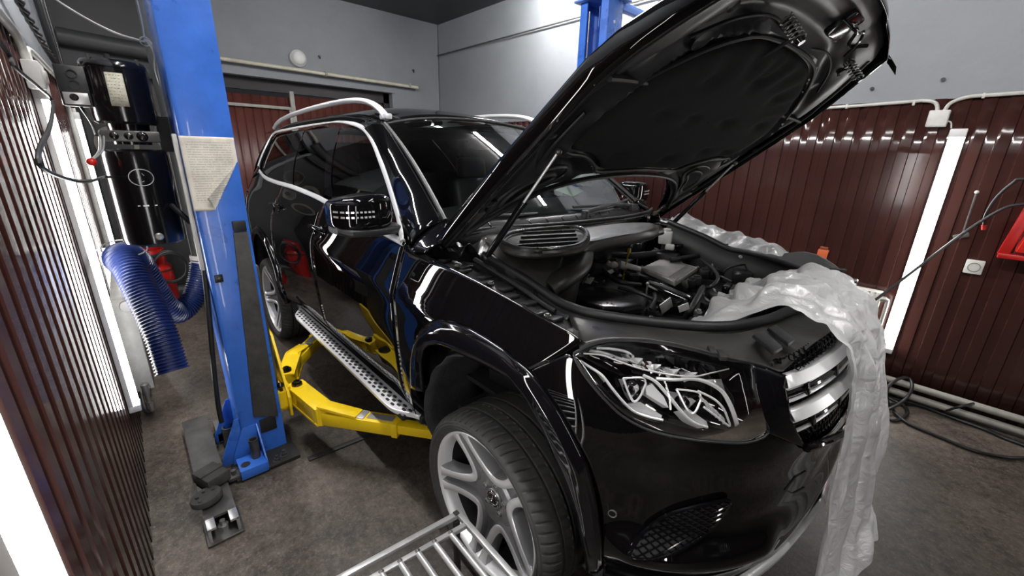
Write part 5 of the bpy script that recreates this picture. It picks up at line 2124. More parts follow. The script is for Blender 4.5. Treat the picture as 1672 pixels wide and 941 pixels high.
# bulkhead trim running across under the windscreen
pts = [V((-.44, -.70, 1.35)), V((-.405, -.51, 1.355)), V((-.315, -.20, 1.357)), V((-.285, .1, 1.357)), V((-.285, .35, 1.357)), V((-.33, .6, 1.355)), V((-.42, .80, 1.35))]
G().tube(cat(pts, 8), .016, 14, flat=.6, up=(0, 0, 1)).build('bulkhead_trim', 'bayplastic', car)
G().tube([p + V((.008, 0, .014)) for p in cat(pts, 8)], .007, 8).build('bulkhead_seal', 'rubber', car)
p = on(858, 366, 'z', 1.372)
G().cyl(p + V((0, 0, -.03)), p + V((0, 0, .005)), .016, .012, 16).ball(p + V((0, 0, .008)), .014).build('washer_jet', 'plastic', car)
# crumpled cover cloth by the near hinge
rows = []
for i in range(14):
    rows.append([V((-.52 + .22 * i / 13, -.80 + .20 * j / 9, 1.30 + .035 * noise.noise(V((i * .5, j * .6, 2))) + .03 * math.sin(j))) for j in range(10)])
G().grid(rows).build('hinge_boot', 'bayplastic', car, recalc=False, solid=.003, sub=1)

M['boxlid'] = mat('black moulded lid', (.012, .012, .0125), .22, spec=.5)
eng = bpy.data.objects.new('engine', None)
C.objects.link(eng)
eng.parent = car
eng.location = V((0, .1, .9)) - V(car.location)
ORG[eng.name] = V((0, .1, .9))
E_ = lambda g, nm, m, **kw: g.build(nm, m, eng, **kw)
# block mass
E_(G().prism([(-.40, -.20), (-.30, -.26), (.30, -.26), (.40, -.12), (.40, .55), (.25, .66), (-.32, .62), (-.42, .4)], .30, (0, 0, .74), (1, 0, 0), (0, 1, 0), bev=.03, top=.92), 'engine_block', 'bayplastic')
# control unit with cooling ribs
zc_ = 1.125
A = [at(u, v, zc_) for u, v in ((1047, 437), (1084, 420.5), (1140, 436.5), (1103, 461))]
q = [(p.x, p.y) for p in A]
area = sum(q[i][0] * q[(i + 1) % 4][1] - q[(i + 1) % 4][0] * q[i][1] for i in range(4))
if area < 0:
    A.reverse()
    q.reverse()
ecu = E_(G().prism(q, .022, (0, 0, zc_ - .022), (1, 0, 0), (0, 1, 0), bev=.003), 'control_unit', 'castalu')
B4 = [at(u, v, zc_ + .004) for u, v in ((1051, 437), (1085, 422.5), (1135, 436.5), (1102, 457.5))]
g = G().prism([(p.x, p.y) for p in (B4 if area > 0 else list(reversed(B4)))], .004, (0, 0, zc_ - .001), (1, 0, 0), (0, 1, 0), bev=.001)
P0_, P1_, P2_, P3_ = [at(u, v, zc_) for u, v in ((1103, 459), (1134, 438), (1122, 434.5), (1091, 454))]
for k in range(17):
    t = .03 + .94 * k / 16
    g.bar(P0_.lerp(P1_, t) + V((0, 0, .005)), P3_.lerp(P2_, t) + V((0, 0, .005)), .0035, .006)
E_(g, 'control_unit_fins', 'castalu', smooth=20)
g = G()
for u, v in ((1048, 436), (1083, 421), (1139, 436.5), (1104, 460), (1062, 444), (1112, 429)):
    g.bolt(at(u, v, zc_ + .001), (0, 0, 1), .006, .006)
E_(g, 'control_unit_screws', 'zinc')
E_(G().box(V(A[0]).lerp(A[2], .5) + V((0, 0, -.06)), (.26, .30, .07), Matrix.Rotation(R_(8), 3, 'Z'), bev=.015), 'manifold_cover', 'bayplastic')
# connector blocks on the unit's right-hand side
for u, v, dx, dy, m in ((1150, 447, .05, .05, 'plastic'), (1137, 459, .045, .045, 'greyplastic'), (1128, 463, .04, .04, 'plastic'), (1155, 440, .03, .05, 'greyplastic')):
    c = at(u, v, 1.10)
    E_(G().box(c, (dx, dy, .045), Matrix.Rotation(R_(20), 3, 'Z'), bev=.006).box(c + V((0, 0, .025)), (dx * .7, dy * .3, .012), Matrix.Rotation(R_(20), 3, 'Z'), bev=.003), 'connector', m)
# front left box (battery / filter cover) with clips
A = [at(u, v, 1.10) for u, v in ((929, 488), (940, 477), (966, 468), (1000, 471), (1061, 489), (1052, 500), (1020, 504), (985, 503))]
A = [(p.x, p.y) for p in A]
ar = sum(A[i][0] * A[(i + 1) % len(A)][1] - A[(i + 1) % len(A)][0] * A[i][1] for i in range(len(A)))
A = A if ar > 0 else list(reversed(A))
ab = E_(G().prism(A, .022, (0, 0, 1.082), (1, 0, 0), (0, 1, 0), bev=.004, top=.94).prism([(a * 1.0, b) for a, b in A], .010, (0, 0, 1.070), (1, 0, 0), (0, 1, 0), bev=.003, top=1.02), 'filter_box_lid', 'boxlid')
E_(G().prism(A, .16, (0, 0, .905), (1, 0, 0), (0, 1, 0), bev=.01), 'filter_box', 'bayplastic')
for u in (993, 1000):
    c = at(u, 502 + (u - 993) * .2, 1.085)
    E_(G().tube(cat([c + V((-.02, .01, .012)), c + V((.0, -.006, .018)), c + V((.012, -.014, 0)), c + V((.014, -.012, -.05))], 4), .004, 6), 'clip', 'zinc')
# oil filler cap
c = at(1032, 447, 1.12)
E_(G().cyl(c + V((0, 0, -.03)), c + V((0, 0, .0)), .034, .036, 24).cyl(c, c + V((0, 0, .012)), .040, .036, 10).bar(c + V((-.03, 0, .014)), c + V((.03, 0, .014)), .014, .014, bev=.003), 'filler_cap', 'plastic')
# metal thermostat neck and white connector at the left
c = at(1010, 433, 1.12)
E_(G().cyl(c, c + V((.05, .10, -.03)), .026, .022, 18).cyl(c + V((.05, .10, -.03)), c + V((.12, .13, -.05)), .022, .03, 18), 'pipe_neck', 'castalu')
E_(G().ball(c + V((-.02, -.02, .0)), .026, (1, 1, .7)).cyl(c + V((-.03, -.03, 0)), c + V((-.045, -.045, .012)), .014, n=14), 'plug', 'whitepl')
# polished bolt rod
c = at(1055, 482, 1.09)
E_(G().cyl(c + V((0, 0, -.02)), c + V((0, 0, .05)), .0045, n=10).ball(c + V((0, 0, .054)), .008), 'ball_stud', 'zinc')
# dipstick
c = at(1027, 412, 1.2)
E_(G().tube(cat([c + V((-.03, .02, -.16)), c + V((-.015, .01, -.06)), c], 5), .004, 8).box(c + V((0, 0, .008)), (.016, .018, .026), bev=.004), 'dipstick', 'yellowtab')
# brake fluid reservoir
c = at(1086, 392, 1.22)
E_(G().box(c + V((0, 0, .015)), (.075, .075, .075), Matrix.Rotation(R_(25), 3, 'Z'), bev=.012).cyl(c + V((0, 0, .05)), c + V((0, 0, .066)), .026, n=20), 'fluid_reservoir', 'whitepl')
E_(G().box(c + V((.05, -.03, -.03)), (.05, .05, .03), Matrix.Rotation(R_(25), 3, 'Z'), bev=.008), 'reservoir_valve', 'whitepl')
# front right: black modules and radiator hose
for (u, v, z), d, m in (((1205, 470, 1.13), (.06, .12, .12), 'plastic'), ((1188, 464, 1.12), (.035, .09, .12), 'gloss'), ((1175, 432, 1.10), (.09, .20, .07), 'bayplastic'), ((1160, 412, 1.13), (.20, .14, .05), 'bayplastic'), ((1130, 405, 1.14), (.12, .16, .06), 'bayplastic'), ((1085, 412, 1.16), (.16, .10, .06), 'bayplastic'), ((1040, 395, 1.18), (.10, .10, .08), 'bayplastic'), ((1215, 440, 1.12), (.10, .10, .08), 'plastic'), ((1195, 425, 1.12), (.08, .10, .05), 'greyplastic')):
    E_(G().box(at(u, v, z) + V((0, 0, -d[2] / 2)), d, Matrix.Rotation(R_(14), 3, 'Z'), bev=.012), 'module', m)
c = at(1172, 430, 1.11)
E_(G().box(c, (.03, .05, .02), Matrix.Rotation(R_(14), 3, 'Z'), bev=.003), 'module_label', 'lightgrey')
hoses = [
    ([(1158, 480, 1.08), (1172, 488, 1.10), (1195, 494, 1.10), (1225, 499, 1.08)], .030, 'rubber', 'radiator_hose'),
    ([(1000, 415, 1.15), (1030, 418, 1.15), (1065, 415, 1.15), (1100, 410, 1.15)], .026, 'rubber', 'intake_hose'),
    ([(1095, 425, 1.14), (1115, 422, 1.15), (1140, 418, 1.15)], .020, 'bayplastic', 'vacuum_pipe'),
    ([(985, 440, 1.13), (1000, 455, 1.13), (1020, 462, 1.13), (1045, 465, 1.10)], .014, 'rubber', 'coolant_hose'),
    ([(1060, 462, 1.13), (1085, 470, 1.13), (1112, 482, 1.12), (1125, 490, 1.10), (1120, 505, 1.06)], .017, 'rubber', 'coolant_hose'),
    ([(1145, 425, 1.15), (1165, 440, 1.16), (1172, 455, 1.15), (1162, 468, 1.13), (1148, 472, 1.1)], .011, 'cable', 'harness'),
    ([(1148, 470, 1.12), (1138, 488, 1.12), (1128, 506, 1.10), (1120, 518, 1.06)], .018, 'cable', 'harness'),
    ([(1180, 445, 1.13), (1195, 436, 1.15), (1225, 432, 1.14), (1242, 445, 1.12), (1236, 465, 1.08)], .007, 'cable', 'harness'),
    ([(1135, 400, 1.18), (1160, 398, 1.19), (1190, 405, 1.18), (1215, 414, 1.17)], .014, 'cable', 'harness'),
    ([(1030, 405, 1.18), (1036, 392, 1.20), (1034, 382, 1.22)], .009, 'cable', 'harness'),
    ([(960, 425, 1.12), (985, 428, 1.12), (1005, 424, 1.13)], .012, 'rubber', 'coolant_hose'),
    ([(1090, 400, 1.18), (1110, 402, 1.18), (1128, 396, 1.18), (1150, 390, 1.18)], .018, 'bayplastic', 'vacuum_pipe'),
    ([(1062, 505, 1.07), (1070, 490, 1.10), (1068, 478, 1.1)], .012, 'rubber', 'coolant_hose'),
    ([(975, 462, 1.08), (955, 455, 1.10), (945, 462, 1.10)], .009, 'cable', 'harness'),
    ([(1092, 498, 1.06), (1112, 494, 1.08), (1128, 486, 1.1)], .008, 'cable', 'harness'),
    ([(1010, 470, 1.1), (1040, 478, 1.1), (1075, 492, 1.09), (1100, 500, 1.06)], .01, 'rubber', 'coolant_hose'),
]
for P, r, m, nm in hoses:
    E_(G().tube(cat([at(*p) for p in P], 7), r * .74, 12), nm, m)
g = G()
for u, v, z in ((1160, 481, 1.08), (1222, 498, 1.08)):
    c = at(u, v, z)
    g.lathe([(.032, -.006), (.0345, -.006), (.0345, .006), (.032, .006)], c, (.3, .9, 0), 24, closed=True)
E_(g, 'hose_clamp', 'zinc')
# ribbed cover in front of the unit
A, Bq = at(1075, 498, 1.06), at(1118, 490, 1.06)
g = G()
for k in range(6):
    d = V((.012, -.012, 0)) * k
    g.bar(A + d, Bq + d, .007, .03, bev=.002)
g.box(A.lerp(Bq, .5) + V((.03, -.03, -.03)), (.16, .14, .03), Matrix.Rotation(R_(30), 3, 'Z'), bev=.006)
E_(g, 'ribbed_cover', 'gloss')
# long angled strut tubes over the manifold
for a, b, r, m in (((1066, 468, 1.12), (1120, 492, 1.13), .009, 'gloss'), ((1078, 464, 1.12), (1128, 486, 1.12), .006, 'zinc'), ((1180, 402, 1.18), (1210, 420, 1.18), .008, 'satin')):
    E_(G().cyl(at(*a), at(*b), r, n=12), 'rail_pipe', m)
# scattered fasteners and small plugs
rnd = random.Random(4)
spots = [(1012, 452), (1065, 425), (1022, 428), (1095, 472), (1145, 480), (1170, 478), (1110, 414), (1075, 408), (1155, 425), (1118, 470), (1178, 420), (1185, 455), (1205, 448), (1050, 408), (990, 448), (962, 458), (1140, 510), (1150, 500), (1200, 485), (1065, 470)]
for k, (u, v) in enumerate(spots):
    c = at(u, v, 1.10 + rnd.uniform(-.02, .03))
    k3 = k % 4
    if k3 == 0:
        E_(G().bolt(c, (rnd.uniform(-.3, .3), rnd.uniform(-.3, .3), 1), .009, .012), 'bolt', 'zinc')
    elif k3 == 1:
        E_(G().box(c, (.03, .022, .028), Matrix.Rotation(rnd.uniform(0, 3), 3, 'Z'), bev=.004), 'plug', 'plastic')
    elif k3 == 2:
        E_(G().cyl(c, c + V((.02, .03, .02)), .014, .01, 14), 'sensor_plug', 'castalu')
    else:
        E_(G().box(c, (.035, .05, .006), Matrix.Rotation(rnd.uniform(0, 3), 3, 'Z') @ Matrix.Rotation(R_(25), 3, 'X'), bev=.002), 'bracket', 'castalu')
rnd = random.Random(9)
for k in range(46):
    u, v = rnd.uniform(960, 1225), rnd.uniform(400, 505)
    if 1040 < u < 1145 and 418 < v < 462 or (u < 1065 and v > 464) or v > 400 + (1260 - u) * .55 + 30:
        continue
    c = at(u, v, 1.07 + rnd.uniform(-.03, .07))
    k4 = k % 5
    Rr = Matrix.Rotation(rnd.uniform(0, 3), 3, 'Z') @ Matrix.Rotation(rnd.uniform(-.5, .5), 3, 'X')
    if k4 == 0:
        E_(G().bolt(c, Rr @ V((0, 0, 1)), rnd.uniform(.005, .008), .012), 'bolt', 'zinc')
    elif k4 == 1:
        E_(G().box(c, (rnd.uniform(.02, .05), .022, .02), Rr, bev=.003).box(c + V((0, 0, .013)), (.014, .014, .01), Rr, bev=.002), 'plug', 'plastic')
    elif k4 == 2:
        a = c + V((rnd.uniform(-.08, .08), rnd.uniform(-.08, .08), rnd.uniform(-.04, .03)))
        m_ = c.lerp(a, .5) + V((rnd.uniform(-.03, .03), rnd.uniform(-.03, .03), .03))
        E_(G().tube(cat([c, m_, a], 7), rnd.uniform(.003, .007), 8), 'harness', 'cable')
    elif k4 == 3:
        E_(G().box(c, (.006, rnd.uniform(.03, .06), rnd.uniform(.02, .05)), Rr, bev=.001), 'bracket', 'castalu' if k % 2 else 'steel')
    else:
        E_(G().cyl(c, c + Rr @ V((0, .04, 0)), .012, .010, 14).cyl(c + Rr @ V((0, .012, 0)), c + Rr @ V((0, .02, 0)), .015, .015, 14), 'sensor_plug', 'boxlid')
# fan shroud / radiator top at the front of the bay
E_(G().box((.53, .12, 1.06), (.05, 1.0, .18), bev=.012), 'radiator_shroud', 'bayplastic')
for k in range(12):
    E_(G().box((.50, -.36 + k * .085, 1.08), (.03, .008, .15), bev=.002), 'shroud_rib', 'plastic')
E_(G().lathe([(.20, 0), (.22, 0), (.22, .05), (.20, .05)], (.44, .15, .92), (1, 0, 0), 40, closed=True), 'fan_ring', 'plastic')
# ================================================================== two-post lift
def make_post(near):
    if near:
        t = thing('lift_post', 'blue two-post lift column standing left of the car with a paper notice on it', 'car lift', (-1.42, -1.45, 0), 'lift columns')
        sg = -1
    else:
        t = thing('lift_post', 'blue lift column behind the car by the right wall, seen above the raised hood', 'car lift', (-1.36, 1.52, 0), 'lift columns')
        sg = 1
    mk = (lambda g: g) if near else (lambda g: g.mirror())
    H = 2.86
    xf, xb, yi, yo = -1.385, -1.665, -1.306, -1.512          # front face, back face, inner (car side), outer
    dy = 0 if near else -.015
    dx = 0 if near else .10
    def put(g, nm, m, par=t, **kw):
        g.v = [p + V((dx, dy, 0)) for p in g.v]
        return mk(g).build(nm, m, par, **kw)
    # C-section: front web, outer web, back web with inward lips, open towards the car
    th = .012
    g = G()
    prof = [(xf, yi), (xf, yo + .02), (xf - .006, yo + .006), (xf - .02, yo), (xb + .02, yo), (xb + .006, yo + .006), (xb, yo + .02), (xb, yi), (xb + .07, yi), (xb + .07, yi - th), (xb + th, yi - th), (xb + th, yo + .03), (xb + .03, yo + th), (xf - .03, yo + th), (xf - th, yo + .03), (xf - th, yi - th), (xf - .07, yi - th), (xf - .07, yi)]
    g.prism([(a, b) for a, b in prof], H - .02, (0, 0, .02), (1, 0, 0), (0, 1, 0))
    put(g, 'column', 'blue', smooth=30)
    put(G().box(((xf + xb) / 2, (yi + yo) / 2, H + .008), (.36, .30, .016), bev=.003), 'top_plate', 'bluepale')
    put(G().box(((-1.232 + xb - .06) / 2, -1.43, .011), (-1.232 - xb + .06, .31, .02), bev=.004), 'base_plate', 'matblack')
    # gussets
    for x, h in ((xf - .01, .26), (xb + .02, .26)):
        put(G().prism([(0, 0), (.11, 0), (.105, .05), (.02, h), (0, h)], .010, (x + .005, yo + .002, .02), (0, -1, 0), (0, 0, 1), bev=.001), 'gusset', 'blue')
    # stack adapter holder on the front foot: socket plate with two round holes and one pipe
    put(G().box((-1.283, -1.500, .066), (.125, .125, .010), bev=.003).box((-1.223, -1.500, .043), (.008, .125, .055), bev=.002), 'adapter_shelf', 'blue')
    put(G().prism([(0, 0), (.155, 0), (.145, .05), (.012, .205), (0, .205)], .008, (xf, -1.432, .02), (1, 0, 0), (0, 0, 1), bev=.001), 'gusset', 'blue')
    put(G().prism([(-.062, 0), (.082, 0), (.082, .205), (.008, .205), (-.05, .06)], .008, (xf + .004, yo, .02), (0, 1, 0), (0, 0, 1), bev=.001), 'gusset', 'blue')
    put(G().lathe([(.0175, .05), (.0225, .05), (.0225, .165), (.0175, .165)], (-1.300, -1.474, .02), (0, 0, 1), 28, closed=True), 'adapter_tube', 'steel')
    put(G().lathe([(.018, 0), (.022, 0), (.022, .003), (.018, .003)], (-1.268, -1.531, .070), (0, 0, 1), 28, closed=True).cyl((-1.268, -1.531, .070), (-1.268, -1.531, .0725), .018, n=24), 'adapter_hole', 'matblack')
    for x, y in ((-1.285, -1.345), (-1.262, -1.385), (xb - .03, yo - .03), (xb - .03, yi + .01), (xf - .1, yo - .04)):
        put(G().lathe([(0, 0), (.022, 0), (.022, .004), (.014, .004), (.014, .02), (.008, .02), (.008, .035), (0, .035)], (x, y, .02), (0, 0, 1), 16), 'anchor_bolt', 'steel')
    put(G().box((-1.27, -1.588, .03), (.06, .06, .02), bev=.003).cyl((-1.27, -1.588, .03), (-1.27, -1.588, .065), .012, n=8), 'anchor_bracket', 'steel')
    # rubber guard strip over the inner edge of the front face with its cap
    put(G().prism([(-1.442, .27), (-1.325, .22), (-1.318, 1.285), (-1.378, 1.285)], .014, (xf - .002, 0, 0), (0, 1, 0), (0, 0, 1), bev=.003), 'guard_strip', mat('grey rubber strip', (.055, .053, .05), .8, vary=.4, vscale=12, bump=.2, bscale=60))
    put(G().box((xf + .006, -1.348, 1.315), (.016, .056, .05), bev=.004), 'guard_cap', 'rubber')
    put(G().box((xf + .002, -1.38, .19), (.010, .08, .085), bev=.002), 'slot_plate', 'matblack')
    if near:
        # rocker switch / plug on the face
        put(G().box((xf + .004, -1.471, 1.069), (.010, .034, .038), bev=.003), 'plug_plate', 'plastic')
        put(G().ball((xf + .010, -1.471, 1.071), .010), 'plug_knob', 'steel')
    # carriage inside the column
    cz = .42
    put(G().box(((xf + xb) / 2, (yi + yo) / 2 + .03, cz + .28), (.22, .18, .80), bev=.008), 'carriage', 'steel')
    # carriage head with arm ears (yellow)
    put(G().box((-1.53, -1.268, .30), (.26, .07, .14), bev=.006), 'carriage_head', 'yellow')
    put(G().prism([(0, 0), (.33, 0), (.33, .12), (.13, .44), (.0, .46)], .014, (-1.68, -1.252, .21), (1, 0, 0), (0, 0, 1), bev=.002), 'carriage_head', 'yellow')
    # arms
    def arm(P_, K_, E2, nm):
        # pivot, knee and far end in plan; knuckle pivot-knee, box beam knee-end
        p, kn, en = V((*P_, 0)), V((*K_, 0)), V((*E2, 0))
        d0_ = (kn - p).normalized()
        d = (en - kn).normalized()
        n_ = V((-d.y, d.x, 0))
        if n_.y > 0:
            n_ = -n_
        Lb = (en - kn).length
        z0, z1 = .25, .345
        zc = .296
        a0, a1 = p - d0_ * .045, kn + d0_ * .03
        zz = lambda z: V((0, 0, z))
        g = G().bar(a0 + zz(z1), a1 + zz(z1), .10, .014, bev=.003)
        g.bar(a0 + zz(z0), a1 + zz(z0), .10, .014, bev=.003)
        g.bar(p + d0_ * .075 + zz((z0 + z1) / 2), a1 + zz((z0 + z1) / 2), .092, z1 - z0, bev=.003)
        g.cyl(p + zz(z0 - .008), p + zz(z1 + .008), .05, n=28)
        g.cyl(kn + zz(z0 - .006), kn + zz(z1 + .004), .048, n=20)
        par = put(g, nm, 'yellow')
        b1 = kn + d * (Lb * .66)
        put(G().bar(kn - d * .03 + zz(zc - .012), b1 + zz(zc - .012), .085, .074, bev=.004), 'beam', 'yellow', par)
        put(G().bar(kn + d * (Lb * .4) + zz(zc - .012), en + zz(zc - .012), .064, .052, bev=.003), 'extension', 'yellow', par)
        put(G().bar(b1 - d * .012 + zz(zc - .012), b1 + d * .022 + zz(zc - .012), .096, .084, bev=.003), 'beam_collar', 'yellow', par)
        q0, q1 = kn + d0_ * .0 + zz(z1 + .010), kn + d * (Lb * .34) + zz(zc + .030)
        put(G().bar(q0, q1, .070, .011, bev=.003), 'brace_plate', 'yellow', par)
        put(G().bar(q0 + n_ * .040, q1 + n_ * .040, .008, .018, bev=.002), 'brace_edge', 'yellow', par)
        put(G().bar(kn + d * (Lb * .30) + zz(zc + .0275), kn + d * (Lb * .40) + zz(zc + .0275), .072, .006, bev=.001), 'worn_strip', 'brushed', par)
        put(G().bar(kn + d * (Lb * .42) + zz(zc + .0265), b1 + zz(zc + .0265), .045, .005), 'worn_strip', 'brushed', par)
        put(G().cyl(p + zz(z1 + .008), p + zz(z1 + .022), .030, .028, 24).cyl(p + zz(z1 + .022), p + zz(z1 + .034), .019, .018, 6), 'pin_cap', 'blacksteel', par)
        e = en - d * .03
        put(G().cyl(e + zz(zc), e + zz(zc + .06), .022, n=18).cyl(e + zz(zc + .06), e + zz(zc + .085), .055, n=28), 'lift_pad', 'steel', par)
        return par
    arm((-1.425, -1.195), (-1.135, -1.155), (-.60, -.755), 'front_arm')
    arm((-1.64, -1.195), (-1.86, -1.10), (-2.28, -.74), 'rear_arm')
    # locking pin with black knob
    put(G().cyl((-1.40, -1.285, .26), (-1.40, -1.285, .36), .026, n=18), 'lock_sleeve', 'yellow')
    put(G().cyl((-1.40, -1.285, .36), (-1.40, -1.285, .385), .010, n=10).ball((-1.40, -1.285, .395), .019), 'lock_knob', 'blacksteel')
    return t


make_post(True)
t2 = make_post(False)
xfar = -1.285
# details seen only on the far column: cable inside, white label, bracket to the wall
G().cyl((-1.50, 1.36, .1), (-1.50, 1.36, 2.80), .007, n=8).build('lift_rope', 'zinc', t2)
G().box((-1.42, 1.43, 2.76), (.004, .09, .14)).build('pulley_plate', 'bluepale', t2)
G().cyl((xfar, 1.41, 2.70), (xfar + .003, 1.41, 2.70), .012, n=14).build('label_dot', 'whitepl', t2)
G().box((-1.33, 1.90, 2.84), (.06, .72, .06), bev=.004).build('wall_brace', 'bluepale', t2)

# paper notice taped to the near column: creased, lower right corner curled
rows = []
for i in range(31):
    z = 1.722 - .325 * i / 30
    row = []
    for j in range(23):
        y = -1.512 + .204 * j / 22
        u = j / 22
        v = i / 30
        bump = .0035 + .006 * noise.noise(V((y * 14, z * 14, 1))) + .002 * noise.noise(V((y * 60, z * 40, 3)))
        c = max(0, (u - .70) + (v - .55) * .9 - .1)
        bump += .10 * c * c + .02 * c
        y2 = y - .25 * c
        z2 = z + .10 * c
        row.append(V((-1.383 + bump, y2, z2)))
    rows.append(row)
mp = mat('aged paper', (.74, .70, .61), .75, vary=.16, vscale=9)
nt = mp.node_tree
tc = nt.nodes.new('ShaderNodeTexCoord')
sep = nt.nodes.new('ShaderNodeSeparateXYZ')
nt.links.new(tc.outputs['Object'], sep.inputs[0])


def mth(op, a, b=None):
    n = nt.nodes.new('ShaderNodeMath')
    n.operation = op
    for k, x in enumerate((a, b)):
        if x is None:
            continue
        if isinstance(x, (int, float)):
            n.inputs[k].default_value = x
        else:
            nt.links.new(x, n.inputs[k])
    return n.outputs[0]


# faint typed lines: thin rows broken into word-like runs
zrow = mth('MULTIPLY', sep.outputs['Z'], 95.)
fr = mth('FRACT', zrow)
ln = mth('LESS_THAN', fr, .42)
fl = mth('FLOOR', zrow)
nz = nt.nodes.new('ShaderNodeTexNoise')
nz.inputs['Scale'].default_value = 1
nz.inputs['Detail'].default_value = 3
cmb = nt.nodes.new('ShaderNodeCombineXYZ')
nt.links.new(mth('MULTIPLY', sep.outputs['Y'], 170.), cmb.inputs[0])
nt.links.new(mth('MULTIPLY', fl, 7.31), cmb.inputs[1])
nt.links.new(cmb.outputs[0], nz.inputs['Vector'])
wd = mth('GREATER_THAN', nz.outputs['Fac'], .43)
inm = mth('MULTIPLY', mth('GREATER_THAN', sep.outputs['Y'], -.083), mth('LESS_THAN', sep.outputs['Y'], .085))
inz = mth('MULTIPLY', mth('GREATER_THAN', sep.outputs['Z'], .045), mth('LESS_THAN', sep.outputs['Z'], .315))
fac = mth('MULTIPLY', mth('MULTIPLY', mth('MULTIPLY', ln, wd), mth('MULTIPLY', inm, inz)), .34)
b = nt.nodes['Principled BSDF']
old = b.inputs['Base Color'].links[0].from_socket
mx = nt.nodes.new('ShaderNodeMixRGB')
mx.inputs[2].default_value = (.10, .095, .09, 1)
nt.links.new(fac, mx.inputs[0])
nt.links.new(old, mx.inputs[1])
nt.links.new(mx.outputs[0], b.inputs['Base Color'])
g = G().grid(rows)
single(g, 'paper_notice', mp, 'creased typed paper notice with a curled corner taped to the blue column', 'paper', loc=(-1.383, -1.41, 1.39), recalc=False, solid=.0008, soff=0)

# ================================================================== pump unit on the near column
t = thing('hydraulic_pump', 'black hydraulic power unit hung beside the blue column with motor above and tank below', 'pump', (-1.66, -1.665, 1.23))
mc = V((-1.665, -1.660, 0))
G().lathe([(0, 1.765), (.098, 1.765), (.110, 1.775), (.112, 1.80), (.112, 1.985), (.114, 1.987), (.114, 2.005), (.105, 2.018), (.03, 2.022), (0, 2.022)], mc, (0, 0, 1), 48).build('motor', 'blacksteel', t)
for k in range(4):
    a = PI / 4 + k * PI / 2
    G().cyl(mc + V((.108 * math.cos(a), .108 * math.sin(a), 1.985)), mc + V((.108 * math.cos(a), .108 * math.sin(a), 2.03)), .006, n=8).build('motor_bolt', 'steel', t)
# rating plate wrapped on the motor
d0 = math.atan2(CAM.y - mc.y, CAM.x - mc.x)
rows = [[mc + V((.1128 * math.cos(d0 + a), .1128 * math.sin(d0 + a), z)) for a in [-.34 + .52 * k / 10 for k in range(11)]] for z in (1.835, 1.90, 1.965)]
ml = mat('rating plate', (.66, .63, .50), .45, vary=.2, vscale=60)
G().grid(rows).build('rating_plate', ml, t, recalc=False, solid=.001, soff=0)
g = G()
rnd = random.Random(11)
for r in range(9):
    z = 1.955 - r * .0125
    a = -.30
    while a < .10:
        w = rnd.uniform(.015, .07)
        p, q = [mc + V((.1136 * math.cos(d0 + x), .1136 * math.sin(d0 + x), z)) for x in (a, min(.14, a + w))]
        g.bar(p, q, .0008, .0014)
        a += w + rnd.uniform(.02, .06)
g.build('rating_print', 'cable', t, smooth=0)
# valve block
c = mc + V((0, 0, 1.715))
yb = V((math.cos(d0), math.sin(d0), 0))
xb_ = V((-yb.y, yb.x, 0))
G().cyl(mc + V((0, 0, 1.68)), mc + V((0, 0, 1.77)), .07, .075, 28).build('valve_body', 'blacksteel', t)
RB = Matrix((xb_, yb, V((0, 0, 1)))).transposed()
G().box(c + yb * .06, (.20, .07, .046), RB, bev=.005).build('valve_block', 'steel', t)
for k, (o, r) in enumerate(((-.055, .014), (-.008, .014), (.038, .018))):
    p = c + yb * .096 + xb_ * o
    G().lathe([(r * .3, .006), (r * .6, .005), (r, .003), (r * 1.15, 0), (r * 1.15, -.004)], p, yb, 24).build('port_plug', 'blacksteel', t)
# tank
tc_ = mc + V((.0, -.002, 0))
G().lathe([(0, 1.225), (.100, 1.225), (.117, 1.235), (.120, 1.255), (.120, 1.63), (.117, 1.65), (.100, 1.66), (0, 1.66)], tc_, (0, 0, 1), 48).build('oil_tank', 'blacksteel', t)
ptt = lambda a, z, r=.1205: tc_ + V((r * math.cos(d0 + a), r * math.sin(d0 + a), z))
g = G().tube([ptt(.02 + .36 * math.cos(x), 1.54 + .036 * math.sin(x), .1212) for x in [2 * PI * k / 36 for k in range(36)]], .0016, 5, closed=True)
for k in range(3):
    g.tube([ptt(.02 + .10 * math.cos(x), 1.54 + .02 * math.sin(x), .1212) for x in (k * 2.1 + .4, k * 2.1 + 1.2)], .0014, 5)
g.build('tank_emblem', 'lightgrey', t)
g = G().bar(ptt(-.28, 1.415), ptt(.30, 1.415), .003, .004).bar(ptt(-.12, 1.415, .122), ptt(.05, 1.415, .122), .003, .006)
g.build('level_mark', 'lightgrey', t)
p = ptt(.12, 1.27)
n = (p - tc_)
n.z = 0
n.normalize()
G().lathe([(.017, -.002), (.017, .004), (.012, .008), (.007, .008), (.007, .003), (0, .003)], p, n, 24).build('drain_plug', 'zinc', t)
# control box left of the motor
bc = mc + xb_ * -.138 + V((0, 0, 1.905)) + yb * .02
G().box(bc, (.10, .07, .155), RB, bev=.005).build('control_box', 'plastic', t)
for dz, r, m in ((.045, .017, 'matblack'), (.005, .018, 'plastic')):
    G().lathe([(r * .8, .004), (r, .004), (r, -.002)], bc + yb * .038 + V((0, 0, dz)), yb, 28).build('knockout', m, t)
G().box(bc + yb * .038 + V((0, 0, -.048)) + xb_ * -.004, (.075, .004, .045), RB, bev=.001).build('switch_plate', 'brushed', t)
G().lathe([(0, .006), (.010, .006), (.014, .002), (.014, 0)], bc + yb * .040 + V((0, 0, -.044)) + xb_ * -.010, yb, 24).build('push_button', 'blacksteel', t)
